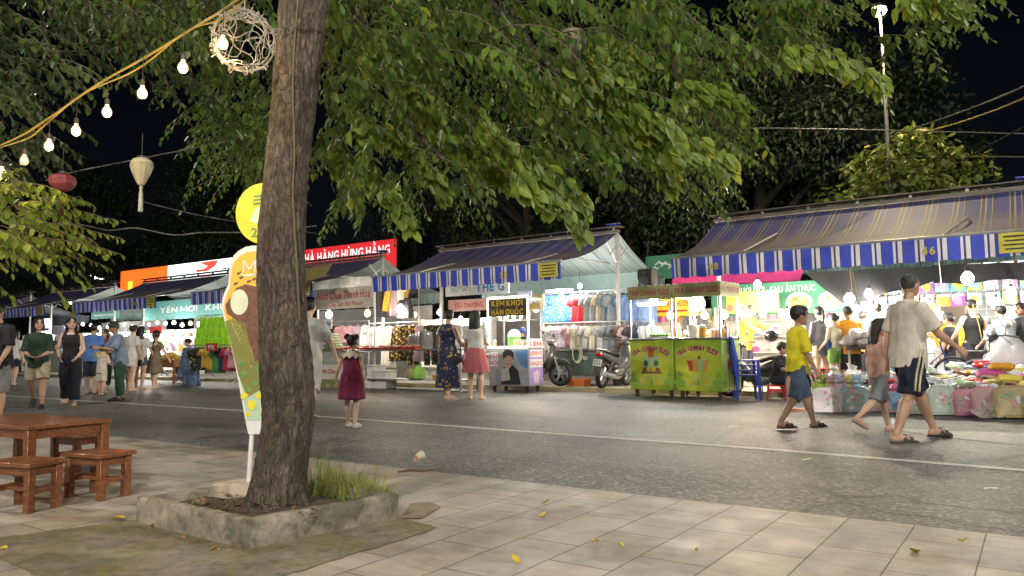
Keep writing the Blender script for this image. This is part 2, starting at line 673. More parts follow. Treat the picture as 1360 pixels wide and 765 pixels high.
        body.tube([el - d2 * .005, el + d2 * .04, el + d2 * .09, wr], [.021, .0225 * fa, .019, .0135], 10, round_caps=True)
        fw = Vector((0, -1, 0)) - d2 * (-d2.y)
        if fw.length < .25:
            fw = Vector((0, 0, 1)) - d2 * d2.z
        fw.normalize()
        pn = Vector((-sx, 0, 0)); pn = pn - d2 * pn.dot(d2) - fw * pn.dot(fw)
        if pn.length < .1:
            pn = d2.cross(fw)
        pn.normalize()
        pe = wr + d2 * .048
        body.tube([wr - d2 * .005, wr + d2 * .015, pe], [(.013, .015), (.011, .0215), (.0095, .023)], 10, ref=pn, round_caps=True)
        for m, (off, ln) in enumerate(((.0185, .036), (.0065, .043), (-.0055, .040), (-.0175, .031))):
            s0 = pe + fw * off - d2 * .006
            s1 = s0 + (d2 * .97 + pn * .18 + fw * off * 2.5) * ln * .5
            s2 = s1 + (d2 * .80 + pn * .60) * ln * .32
            s3 = s2 + (d2 * .5 + pn * .85) * ln * .25
            body.tube([s0, s1, s2, s3], [.0058, .0055, .0050, .0042], 7, round_caps=True)
        t0 = wr + d2 * .014 + fw * .012
        t1 = t0 + (fw * .7 + d2 * .6 + pn * .3).normalized() * .022
        t2 = t1 + (fw * .25 + d2 * .85 + pn * .4).normalized() * .020
        body.tube([t0, t1, t2], [.0072, .0066, .005], 7, round_caps=True)
    dz = -foot_low if sit is None else sit / H - .455
    off = Vector((0, 0, dz))
    SC = Matrix.Scale(H, 4) @ Matrix.Translation(off)
    def xf(mb):
        mb.v = [tuple(SC @ Vector(p)) for p in mb.v]
        return mb
    sk = SKIN[skin]
    bo = remesh(xf(body), vox, 'body', [sk, EYE, LIP, HAIR], T, 2, .4)
    # face colours by position
    me = bo.data
    inv = (SC @ HM).inverted()
    n = len(me.polygons)
    cen = np.empty(n * 3); me.polygons.foreach_get('center', cen)
    cen = np.c_[cen.reshape(-1, 3), np.ones(n)] @ np.array(inv).T
    X, Y, Z = np.abs(cen[:, 0]) / hh, cen[:, 1] / hh, cen[:, 2] / hh
    mi = np.zeros(n, dtype=np.int32)
    front = (Y < -.35) & (Z > -.9) & (Z < .6) & (X < .75)
    mi[front & (((X - .30) / .16) ** 2 + ((Z - .06) / .085) ** 2 < 1)] = 1
    mi[front & (np.abs(X - .31) < .2) & (np.abs(Z - .29) < .06)] = 3
    mi[front & (((X) / .24) ** 2 + ((Z + .52) / .10) ** 2 < 1)] = 2
    me.polygons.foreach_set('material_index', mi)
    # hair
    hm = hair_mat or HAIR
    hb = MB()
    if hair != 'none':
        ez = 1.0
        hb.ball((0, .14 * hh, .22 * hh), (.80 * hh, .92 * hh, .88 * hh), 18, 12, M=HM)
        if hair == 'short':
            hb.ball((0, -.10 * hh, .62 * hh), (.62 * hh, .80 * hh, .46 * hh), 16, 8, M=HM)
        elif hair == 'crop':
            hb = MB()
            hb.ball((0, .12 * hh, .22 * hh), (.755 * hh, .87 * hh, .83 * hh), 18, 12, M=HM)
        else:
            for sx in (-1, 1):
                hb.ball((sx * .42 * hh, -.12 * hh, .55 * hh), (.38 * hh, .72 * hh, .48 * hh), 12, 8, M=HM)
        if hair == 'long':
            q = HM @ Vector((0, .45 * hh, .1 * hh))
            ln = .24
            hb.tube([q, q + Vector((0, .030, -.06)), q + Vector((0, .040, -.14)), q + Vector((0, .038, -ln))], [(.062 * hs, .045), (.068, .034), (.066, .026), (.045, .015)], 14, ref=Vector((1, 0, 0)), round_caps=True)
        if hair == 'bob':
            for sx in (-1, 1):
                hb.tube([HM @ Vector((sx * .62 * hh, .1 * hh, .3 * hh)), HM @ Vector((sx * .76 * hh, .08 * hh, -.4 * hh)), HM @ Vector((sx * .74 * hh, .0, -1.25 * hh))], [(.28 * hh, .5 * hh), (.2 * hh, .5 * hh), (.10 * hh, .3 * hh)], 10, ref=Vector((1, 0, 0)), round_caps=True)
            hb.tube([HM @ Vector((0, .6 * hh, 0)), HM @ Vector((0, .78 * hh, -.6 * hh)), HM @ Vector((0, .8 * hh, -1.3 * hh))], [(.3 * hh, .7 * hh), (.26 * hh, .68 * hh), (.12 * hh, .5 * hh)], 12, ref=Vector((0, 1, 0)), round_caps=True)
        if hair == 'bun':
            hb.ball((0, 1.0 * hh, .1 * hh), (.42 * hh, .38 * hh, .42 * hh), 12, 8, M=HM)
        if hair == 'pigtails':
            for sx in (-1, 1):
                hb.ball((sx * .62 * hh, .35 * hh, .92 * hh), (.36 * hh, .30 * hh, .30 * hh), 10, 8, M=HM)
                hb.ball((sx * .85 * hh, .45 * hh, .75 * hh), (.28 * hh, .24 * hh, .34 * hh), 10, 8, M=HM)
        if hair == 'ponytail':
            hb.tube([HM @ Vector((0, .8 * hh, .35 * hh)), HM @ Vector((0, 1.25 * hh, .15 * hh)), HM @ Vector((0, 1.3 * hh, -.7 * hh)), HM @ Vector((0, 1.2 * hh, -1.9 * hh))], [.16 * hh, .3 * hh, .28 * hh, .1 * hh], 10, round_caps=True)
        remesh(xf(hb), max(vox, .009), 'hair', hm, T, 2, .4, .0065, 22)
    def armtube(mb, i, ln, e, flare=.012):
        sh, el, wr, d1, d2 = A[i]
        sx = 1 if i == 0 else -1
        fa = f ** .5
        base = B(sx * .06 * f * sw, .002, .79)
        if ln <= 1:
            mb.tube([base, sh, sh + d1 * .172 * ln * .5, sh + d1 * .172 * ln], [.034 * fa + e, .036 * fa + e, .031 * fa + e + flare * .5, .029 * fa + e + flare], 12)
        else:
            mb.tube([base, sh, sh + d1 * .09, el, el + d2 * .148 * (ln - 1) * .5, el + d2 * .148 * (ln - 1)], [.034 * fa + e, .036 * fa + e, .030 * fa + e, .026 * fa + e, .024 * fa + e, .020 * fa + e], 12)
    cv = max(vox * 1.25, .011)
    if top:
        kind, m, hem, sl = top
        mb = MB()
        rr = []
        e = {'tee': .014, 'tank': .011, 'shirt': .012, 'dress': .010}.get(kind, .012)
        flare = .010 if kind in ('tee', 'shirt') else 0
        zs = [z for z, _, _ in TORSO if z > hem + .02]
        def dims(z):
            for (z0_, a0, b0), (z1_, a1, b1) in zip(TORSO, TORSO[1:]):
                if z0_ <= z <= z1_:
                    t = (z - z0_) / (z1_ - z0_)
                    return a0 + (a1 - a0) * t, b0 + (b1 - b0) * t
            return (TORSO[0][1], TORSO[0][2]) if z < TORSO[0][0] else (TORSO[-1][1], TORSO[-1][2])
        zz = [hem] + zs
        for z in zz:
            rx, ry = dims(z)
            if kind in ('tee', 'shirt') and z < .70:
                rx = max(rx, .090); ry = max(ry, .066)
            if female and .66 < z < .77:
                ry += .020
            fl = flare * max(0, (.70 - z) / .25)
            rr.append(ring(z, rx, ry, e + fl))
        if kind == 'tank':
            rr = rr[:-1]
        else:
            rr.append(ring(.842, .044, .040, e * .6))
        mb.loft(rr)
        if kind == 'tank':
            for sx in (-1, 1):
                mb.tube([B(sx * .06, -.056 * f, .74), B(sx * .058, -.040, .815), B(sx * .056, 0, .838), B(sx * .058, .035, .815), B(sx * .06, .05 * f, .74)], [(.020, .012)] * 5, 8, ref=Vector((1, 0, 0)))
        for i in (0, 1):
            if sl > 0:
                armtube(mb, i, sl, .008 if kind != 'dress' else .006)
        if kind == 'dress':      # the skirt in one with the bodice
            zt, zb, rb, rip = bottom[1:5]
            n = 40
            rings = []
            for k in range(9):
                t = k / 8
                z = zt + (zb - zt) * t
                rx0, ry0 = dims(max(z, .5))
                ex = e + (rb - .06) * t ** .8
                rings.append([B((rx0 * f * sw + ex + rip * t * math.sin(j * 2 * PI / n * 9)) * math.cos(2 * PI * j / n), (ry0 * f + ex + rip * t * math.sin(j * 2 * PI / n * 9 + .6)) * math.sin(2 * PI * j / n), z) for j in range(n)])
            mb.loft(rings)
        remesh(xf(mb), cv, 'dress' if kind == 'dress' else {'tee': 'tee_shirt', 'tank': 'sleeveless_top', 'shirt': 'shirt'}[kind], m, T, 3, .5, .0105 * H / 1.6, 11, RN.random() * 9)
    if bottom and bottom[0] in ('shorts', 'trousers', 'wide'):
        kind, m, hem = bottom[0], bottom[1], bottom[2]
        mb = MB()
        mb.loft([ring(z, rx, ry, .010) for z, rx, ry in TORSO if z < .60])
        for i in (0, 1):
            hip, kn, an, td, d1, d2 = J[i]
            wide = {'shorts': .016, 'trousers': .012, 'wide': .022}[kind]
            fe = f
            st = hip + Vector((0, 0, .03))
            if hem <= 1:
                e_ = hip + d1 * .235 * hem
                mb.tube([st, hip + d1 * .06, hip + d1 * .235 * hem * .6, e_], [.052 * fe + wide * .6, .054 * fe + wide * .7, .050 * fe + wide, .047 * fe + wide * 1.1], 14)
            else:
                t = hem - 1
                lo = .030 if kind == 'trousers' else .062
                mb.tube([st, hip + d1 * .06, hip + d1 * .14, kn, kn + d2 * .228 * t * .5, kn + d2 * .228 * t], [.052 * fe + wide * .5, .054 * fe + wide * .5, .047 * fe + wide, .038 * fe + wide, max(.036 * fe + wide * .8, lo * .85), lo], 14)
        remesh(xf(mb), cv, 'shorts' if kind == 'shorts' else 'trousers', m, T, 3, .5, .0105 * H / 1.6, 10, RN.random() * 9)
    if bottom and bottom[0] == 'skirt':
        m, hem, rb, rip = bottom[1:5]
        n = 48
        rings = []
        for k in range(10):
            t = k / 9
            z = .60 + (hem - .60) * t
            ex = .012 + rb * t ** .7
            rings.append([B((.082 * f * sw + ex + rip * (t ** .6) * math.sin(j * 2 * PI / n * 12 + 2 * math.sin(t * 3))) * math.cos(2 * PI * j / n), (.060 * f + ex + rip * (t ** .6) * math.sin(j * 2 * PI / n * 12 + 1 + math.sin(t * 4))) * math.sin(2 * PI * j / n), z) for j in range(n)])
        mb = MB().loft(rings)
        xf(mb).build('skirt', m, T, ang=80)
    if shoes:
        kind, m = shoes
        for i in (0, 1):
            hip, kn, an, td, d1, d2 = J[i]
            up = (Vector((0, 0, 1)) - td * td.z).normalized()
            side = td.cross(up)
            mb = MB()
            prof = [(-.034, .016), (-.02, .023), (.03, .022), (.08, .029), (.115, .026), (.132, .012)]
            def rg(h, k):
                l = [an + td * x - up * h + side * w * k for x, w in prof] + [an + td * x - up * h - side * w * k for x, w in prof[::-1]]
                return l
            mb.loft([rg(.055, 1.0), rg(.0545, 1.06), rg(.044, 1.06), rg(.0435, 1.0)])
            if kind == 'sandal':
                for x in (.045, .075):
                    mb.tube([an + td * x - up * .046 + side * .030, an + td * x - up * .018 + side * .018, an + td * x - up * (.004 if x < .06 else .014), an + td * x - up * .018 - side * .018, an + td * x - up * .046 - side * .030], [(.004, .016)] * 5, 8, ref=up)
            else:
                mb.tube([an - td * .022 - up * .036, an - up * .024 + td * .012, an - up * .026 + td * .06, an - up * .034 + td * .105, an - up * .038 + td * .122], [(.020, .023), (.030, .026), (.024, .030), (.015, .030), (.010, .022)], 12, ref=up, round_caps=True)
            xf(mb).build('sandal' if kind == 'sandal' else 'shoe', m, T)
    T['_joints'] = 1
    del T['_joints']
    if extra:
        extra(T, A, J, SC, HM, hh, B)
    return T
# ------------------------------------------------------------------ ground
def asphalt():
    m, nt, b = new_mat('asphalt')
    v = coord(nt)
    big = noise_n(nt, v, .6, 4)
    fine = noise_n(nt, v, 70, 2, .7)
    vo = nt.nodes.new('ShaderNodeTexVoronoi'); vo.inputs['Scale'].default_value = 42
    nt.links.new(v, vo.inputs['Vector'])
    base = ramp(nt, big, [(.3, (.120, .118, .116)), (.7, (.165, .162, .157))])
    spk = ramp(nt, vo.outputs['Color'], [(.45, (.62, .62, .62)), (.75, (1.25, 1.22, 1.18)), (.94, (2.0, 1.96, 1.92))])
    cc = mixc(nt, 1.0, base, spk, 'MULTIPLY')
    sv = coord(nt, 'Object', (.25, 2.2, 1))
    stain = ramp(nt, noise_n(nt, sv, 1.3, 5), [(.45, (1, 1, 1)), (.7, (.72, .70, .68))])
    cc = mixc(nt, .8, cc, stain, 'MULTIPLY')
    vc = nt.nodes.new('ShaderNodeTexVoronoi'); vc.feature = 'DISTANCE_TO_EDGE'; vc.inputs['Scale'].default_value = .42
    wn = nt.nodes.new('ShaderNodeTexNoise'); wn.inputs['Scale'].default_value = 2.5; wn.inputs['Detail'].default_value = 6; nt.links.new(v, wn.inputs['Vector'])
    wm = nt.nodes.new('ShaderNodeMix'); wm.data_type = 'VECTOR'; wm.inputs[0].default_value = .3
    nt.links.new(v, wm.inputs[4]); nt.links.new(wn.outputs['Color'], wm.inputs[5]); nt.links.new(wm.outputs[1], vc.inputs['Vector'])
    crk = ramp(nt, vc.outputs['Distance'], [(0, (.35, .34, .33)), (.006, (.6, .6, .6)), (.011, (1, 1, 1))])
    cc = mixc(nt, ramp(nt, noise_n(nt, v, .35, 3), [(.48, (0, 0, 0)), (.58, (1, 1, 1))]), cc, mixc(nt, 1, cc, crk, 'MULTIPLY'))
    pt = ramp(nt, noise_n(nt, coord(nt, 'Object', (.5, 1, 1)), .55, 2, .3), [(.0, (1, 1, 1)), (.56, (1, 1, 1)), (.575, (.80, .80, .80)), (.66, (.80, .80, .80)), (.675, (1, 1, 1))])
    cc = mixc(nt, 1, cc, pt, 'MULTIPLY')
    oil = ramp(nt, noise_n(nt, v, 2.1, 4, .6), [(.60, (1, 1, 1)), (.72, (.62, .61, .60))])
    cc = mixc(nt, 1, cc, oil, 'MULTIPLY')
    nt.links.new(cc, b.inputs['Base Color'])
    rr = ramp(nt, big, [(.3, (.50, .50, .50)), (.7, (.68, .68, .68))])
    nt.links.new(rr, b.inputs['Roughness'])
    h = math_n(nt, 'ADD', vo.outputs['Distance'], math_n(nt, 'MULTIPLY', fine, .6))
    bump_n(nt, b, h, .55, .012)
    return m

def paving():
    m, nt, b = new_mat('pavement_tile')
    t = nt.nodes.new('ShaderNodeTexCoord')
    sp = nt.nodes.new('ShaderNodeSeparateXYZ'); nt.links.new(t.outputs['Object'], sp.inputs[0])
    cb = nt.nodes.new('ShaderNodeCombineXYZ')
    nt.links.new(sp.outputs[1], cb.inputs[0]); nt.links.new(sp.outputs[0], cb.inputs[1])
    v = cb.outputs[0]
    warp = nt.nodes.new('ShaderNodeTexNoise'); warp.inputs['Scale'].default_value = 3
    nt.links.new(v, warp.inputs['Vector'])
    mx = nt.nodes.new('ShaderNodeMix'); mx.data_type = 'VECTOR'; mx.inputs[0].default_value = .008
    nt.links.new(v, mx.inputs[4]); nt.links.new(warp.outputs['Color'], mx.inputs[5])
    br = nt.nodes.new('ShaderNodeTexBrick')
    nt.links.new(mx.outputs[1], br.inputs['Vector'])
    br.inputs['Scale'].default_value = 1
    br.inputs['Brick Width'].default_value = .60
    br.inputs['Row Height'].default_value = .305
    br.inputs['Mortar Size'].default_value = .0038
    br.inputs['Mortar Smooth'].default_value = .25
    br.inputs['Bias'].default_value = 0
    br.offset = .43
    br.inputs['Color1'].default_value = (.31, .29, .27, 1)
    br.inputs['Color2'].default_value = (.385, .345, .29, 1)
    br.inputs['Mortar'].default_value = (.07, .058, .045, 1)
    bl = ramp(nt, noise_n(nt, v, 1.7, 6, .65), [(.3, (.58, .56, .53)), (.52, (1, 1, 1)), (.75, (1.12, 1.1, 1.07))])
    cc = mixc(nt, .9, br.outputs['Color'], bl, 'MULTIPLY')
    sm = ramp(nt, noise_n(nt, coord(nt, 'Object', (1.2, 5, 1)), 3.2, 5, .7), [(.5, (1, 1, 1)), (.68, (.7, .66, .6))])
    cc = mixc(nt, .7, cc, sm, 'MULTIPLY')
    yl = ramp(nt, noise_n(nt, v, .9, 4, .6), [(.5, (1, 1, 1)), (.64, (1.04, .95, .80))])
    cc = mixc(nt, .8, cc, yl, 'MULTIPLY')
    sc_ = nt.nodes.new('ShaderNodeTexVoronoi'); sc_.feature = 'DISTANCE_TO_EDGE'; sc_.inputs['Scale'].default_value = 1.1
    nt.links.new(mx.outputs[1], sc_.inputs['Vector'])
    ck = ramp(nt, sc_.outputs['Distance'], [(0, (.3, .28, .25)), (.004, (.75, .74, .72)), (.008, (1, 1, 1))])
    cc = mixc(nt, ramp(nt, noise_n(nt, v, .8, 3), [(.55, (0, 0, 0)), (.62, (1, 1, 1))]), cc, mixc(nt, 1, cc, ck, 'MULTIPLY'))
    gr = ramp(nt, noise_n(nt, v, 90, 2), [(.3, (.88, .88, .88)), (.7, (1.08, 1.08, 1.08))])
    cc = mixc(nt, .8, cc, gr, 'MULTIPLY')
    nt.links.new(cc, b.inputs['Base Color'])
    nt.links.new(ramp(nt, noise_n(nt, v, 4, 4), [(.3, (.42, .42, .42)), (.7, (.7, .7, .7))]), b.inputs['Roughness'])
    h = math_n(nt, 'ADD', math_n(nt, 'MULTIPLY', br.outputs['Fac'], -1.0), math_n(nt, 'MULTIPLY', noise_n(nt, v, 25, 5), .35))
    bump_n(nt, b, h, .5, .006)
    return m

def concrete(name, c1, c2, moss=None, mossamt=.5):
    if name in MATS:
        return MATS[name]
    m, nt, b = new_mat(name)
    v = coord(nt)
    n1 = noise_n(nt, v, 4, 7, .65)
    cc = ramp(nt, n1, [(.3, c2), (.6, c1)])
    if moss:
        cc = mixc(nt, ramp(nt, noise_n(nt, v, 3.1, 6, .7), [(.5 - mossamt * .2, (0, 0, 0)), (.62, (.85, .85, .85))]), cc, moss)
    dk = ramp(nt, noise_n(nt, v, 11, 6, .75), [(.36, (.45, .43, .40)), (.52, (1, 1, 1))])
    cc = mixc(nt, .8, cc, dk, 'MULTIPLY')
    nt.links.new(cc, b.inputs['Base Color'])
    b.inputs['Roughness'].default_value = .85
    bump_n(nt, b, noise_n(nt, v, 30, 6, .7), .6, .012)
    MATS[name] = m
    return m

M_ASPH = asphalt()
M_PAVE = paving()
M_LINE = mat('road_paint', (.62, .60, .55), .6, c2=(.38, .37, .34), scale=14, bump=.4, bscale=60)
M_KERB = concrete('kerb_stone', (.42, .38, .32), (.28, .25, .21))
M_MOSS = concrete('mossy_concrete', (.235, .205, .16), (.10, .088, .068), (.165, .150, .045), .30)
M_PLANT = concrete('planter_concrete', (.40, .35, .275), (.20, .175, .135), (.10, .095, .06), .35)
M_BLOCK = concrete('broken_concrete', (.52, .43, .33), (.36, .29, .22))
M_SOIL = mat('soil', (.055, .04, .028), .95, c2=(.10, .075, .05), scale=12, bump=.9, bscale=25)

WK = LW(G(700, 638, PAVE))[1]           # near kerb offset
def slab(name, l0, l1, w0, w1, z0, z1, m):
    mb = MB()
    # local frame of the street: x to the right, y away, origin R1
    mb.box(((-(l0 + l1)) / 2, -(w0 + w1) / 2, (z0 + z1) / 2), (abs(l1 - l0), abs(w1 - w0), z1 - z0))
    o = mb.build(name, m, smooth=False)
    o.location = R1
    o.rotation_euler = (0, 0, ROT)
    return structure(o)

g = MB().box((0, 0, -.06), (900, 900, .1)).build('ground', mat('earth', (.03, .03, .025), .95), smooth=False)
structure(g)
slab('road', -60, 90, KERB_W, WK + .3, -.05, 0, M_ASPH)
slab('pavement', -40, 60, WK + .17 + .26, 40, -.05, PAVE, M_PAVE)
slab('pavement_edge_course', -40, 60, WK + .052, WK + .17 + .257, -.05, PAVE - .001, M_PAVE)
slab('kerb', -40, 60, WK, WK + .05, -.05, PAVE - .012, M_KERB)
slab('market_pavement', -60, 90, -16, KERB_W - .15, -.05, MKT, concrete('market_concrete', (.24, .23, .215), (.15, .145, .135)))
slab('market_kerb', -60, 90, KERB_W - .148, KERB_W, -.05, MKT + .004, mat('worn_yellow_kerb', (.42, .36, .17), .8, c2=(.30, .28, .22), scale=10))

def strip(name, pts, width, z, m):
    pts = [Vector((p.x, p.y, 0)) for p in pts]
    vs = []; 
    for i, p in enumerate(pts):
        t = (pts[min(i + 1, len(pts) - 1)] - pts[max(i - 1, 0)]).normalized()
        n = Vector((-t.y, t.x, 0))
        vs += [p + n * width / 2 + Vector((0, 0, z)), p - n * width / 2 + Vector((0, 0, z))]
    mb = MB().add(vs, [(2 * i, 2 * i + 1, 2 * i + 3, 2 * i + 2) for i in range(len(pts) - 1)])
    return structure(mb.build(name, m, smooth=False))
a0 = G(10, 526); a1 = G(327, 546); a2 = G(680, 572); a3 = G(1360, 625)
strip('road_line', [a0 + (a0 - a1) * 2, a0, a1, a2, G(1020, 597), a3, a3 + (a3 - a2) * .8], .12, .004, M_LINE)
pa = [G(1180, 569), G(1270, 573), G(1440, 577), G(1440, 598), G(1330, 589), G(1250, 580)]
structure(MB().add([Vector((p.x, p.y, .004)) for p in pa], [tuple(range(6))]).build('road_arrow_marking', mat('worn_road_paint', (.33, .32, .30), .6, c2=(.18, .18, .175), scale=9), smooth=False))
pm = [G(x, y, PAVE) for x, y in ((-60, 722), (0, 714), (90, 703), (185, 690), (360, 676), (528, 688), (584, 701), (520, 722), (440, 746), (360, 770), (60, 771), (0, 744), (-60, 732))]
rr = []
for i in range(len(pm)):
    a, b = pm[i], pm[(i + 1) % len(pm)]
    for k in range(8):
        q = a.lerp(b, k / 8)
        rr.append(Vector((q.x + RN.uniform(-.012, .012), q.y + RN.uniform(-.012, .012), PAVE + .004)))
structure(MB().add(rr, [tuple(range(len(rr)))]).build('mossy_ground_patch', M_MOSS, smooth=False))
pm = [G(x, y, PAVE) for x, y in ((532, 690), (545, 670), (570, 668), (585, 674), (560, 690))]  # flat brown patch on the tiles right of the planter
structure(MB().add([Vector((q.x, q.y, PAVE + .008)) for q in pm], [tuple(range(5))]).build('brown_ground_patch', mat('brown_patch', (.25, .19, .125), .9, c2=(.17, .13, .085), scale=9, bump=.4, bscale=40), smooth=False))

# ------------------------------------------------------------------ foliage
def leaf_mat(name, c, c2, tr=.35, rough=.42):
    m, nt, b = new_mat(name)
    g_ = nt.nodes.new('ShaderNodeNewGeometry')
    cc = ramp(nt, g_.outputs['Random Per Island'], [(0, c), (.55, c2), (.93, tuple(x * 1.25 for x in c2)), (1, (c2[0] * 1.9, c2[1] * 1.35, c2[2] * .7))])
    nt.links.new(cc, b.inputs['Base Color'])
    b.inputs['Roughness'].default_value = rough
    t = nt.nodes.new('ShaderNodeBsdfTranslucent')
    nt.links.new(mixc(nt, .5, cc, (.5, .6, .05), 'MULTIPLY') if False else cc, t.inputs['Color'])
    mx = nt.nodes.new('ShaderNodeMixShader'); mx.inputs[0].default_value = tr
    out = nt.nodes['Material Output']
    nt.links.new(b.outputs[0], mx.inputs[1]); nt.links.new(t.outputs[0], mx.inputs[2])
    nt.links.new(mx.outputs[0], out.inputs['Surface'])
    return m

M_LEAF = leaf_mat('leaf_green', (.042, .082, .015), (.105, .170, .030), .42, .36)
M_LEAFY = leaf_mat('leaf_young_lit', (.12, .18, .025), (.20, .27, .04), .48)  # young green, brightened to paint lamplight on sprays against the darker crown
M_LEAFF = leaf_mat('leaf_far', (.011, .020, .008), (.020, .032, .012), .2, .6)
M_LEAFD = leaf_mat('leaf_dark', (.030, .055, .016), (.055, .090, .026), .25)

nrg = np.random.default_rng(5)

def leaf_mesh(name, base, dirn, nrm, ln, wd, m, parent, curl=.10):
    """base,dirn,nrm: (n,3); one six-cornered folded blade per leaf"""
    n = len(base)
    dirn = dirn / np.linalg.norm(dirn, axis=1, keepdims=True)
    side = np.cross(dirn, nrm)
    side /= np.maximum(np.linalg.norm(side, axis=1, keepdims=True), 1e-6)
    up = np.cross(side, dirn)
    ln = ln[:, None]; wd = wd[:, None]
    V = np.empty((n, 6, 3))
    V[:, 0] = base
    V[:, 1] = base + dirn * ln * .33 + side * wd * .5 + up * wd * .16
    V[:, 2] = base + dirn * ln * .70 + side * wd * .38 + up * wd * .05 - up * ln * curl * .25
    cu = curl * nrg.uniform(0, 2.2, (n, 1))
    V[:, 3] = base + dirn * ln * (1 - cu * .25) - up * ln * cu
    V[:, 4] = base + dirn * ln * .70 - side * wd * .38 + up * wd * .05 - up * ln * curl * .25
    V[:, 5] = base + dirn * ln * .33 - side * wd * .5 + up * wd * .16
    me = bpy.data.meshes.new(name)
    me.vertices.add(n * 6)
    me.vertices.foreach_set('co', V.reshape(-1))
    me.loops.add(n * 8)
    o = (np.arange(n) * 6)[:, None]
    li = np.concatenate([o + 0, o + 1, o + 2, o + 3, o + 0, o + 3, o + 4, o + 5], 1)
    me.loops.foreach_set('vertex_index', li.reshape(-1).astype(np.int32))
    me.polygons.add(n * 2)
    me.polygons.foreach_set('loop_start', (np.arange(n * 2) * 4).astype(np.int32))
    me.update(calc_edges=True)
    me.materials.append(m)
    me.shade_smooth()
    return link(name, me, parent)

def sprays(bases, dirs, K, LL, seglen, droop=.6, lw=.50, jitter=.25):
    """pinnate hanging twigs: returns leaf arrays and twig paths"""
    B_, D_, N_, L_, W_ = [], [], [], [], []
    paths = []
    for b, d in zip(bases, dirs):
        p = np.array(b, float); d = np.array(d, float); d /= np.linalg.norm(d)
        k = max(5, int(K * nrg.uniform(.6, 1.25)))
        sz = LL * nrg.uniform(.6, 1.3)
        pth = [p.copy()]
        for i in range(k):
            t = i / k
            d = d + np.array([0, 0, -droop / k * nrg.uniform(.5, 1.8)]) + nrg.normal(0, .05, 3)
            d /= np.linalg.norm(d)
            p = p + d * seglen * nrg.uniform(.8, 1.2)
            pth.append(p.copy())
            s = np.cross(d, [0, 0, 1.0])
            s /= max(np.linalg.norm(s), 1e-3)
            sg = 1 if i % 2 else -1
            ld = d * .45 + s * sg * .75 + np.array([0, 0, -.75]) + nrg.normal(0, jitter, 3)
            B_.append(p); D_.append(ld)
            nn = np.array([0, 0, 1.0]) * .8 + s * sg * .4 + d * .3 + nrg.normal(0, jitter * 1.3, 3)
            N_.append(nn)
            q = sz * (1.0 - .35 * t) * nrg.uniform(.8, 1.15)
            L_.append(q); W_.append(q * lw * nrg.uniform(.85, 1.15))
        paths.append(pth)
    return [np.array(B_), np.array(D_), np.array(N_), np.array(L_), np.array(W_)], paths

def inpoly(x, y, poly):
    c = False
    n = len(poly)
    for i in range(n):
        x0, y0 = poly[i]; x1, y1 = poly[(i + 1) % n]
        if (y0 > y) != (y1 > y) and x < (x1 - x0) * (y - y0) / (y1 - y0) + x0:
            c = not c
    return c

def region(poly, y0, y1, n, clump=14, spread=60):
    """points filling a part of the crown's volume, in clumps so gaps stay between them"""
    xs = [p[0] for p in poly]; ys = [p[1] for p in poly]
    out = []
    cl = []
    while len(cl) < clump:
        x, y = RN.uniform(min(xs), max(xs)), RN.uniform(min(ys), max(ys))
        if inpoly(x, y, poly):
            cl.append((x, y, RN.uniform(y0, y1)))
    while len(out) < n:
        c = RN.choice(cl)
        x, y, d = RN.gauss(c[0], spread), RN.gauss(c[1], spread * .6), RN.gauss(c[2], .45)
        if RN.random() < .15:
            x, y, d = RN.uniform(min(xs), max(xs)), RN.uniform(min(ys), max(ys)), RN.uniform(y0, y1)
        if 1085 < x < 1200 and y < 48:
            continue
        if inpoly(x, y, poly) and y0 - .4 < d < y1 + .5:
            out.append(D(x, y, d))
    return out

M_BARK_T = mat('twig_bark', (.10, .075, .05), .9, c2=(.06, .045, .03))

def outward(p, c):
    v = Vector((p.x - c.x, p.y - c.y, 0))
    if v.length < .1:
        v = Vector((1, 0, 0))
    v.normalize()
    a = RN.uniform(-1.0, 1.0)
    return Matrix.Rotation(a, 3, 'Z') @ v + Vector((0, 0, RN.uniform(-.5, .35)))

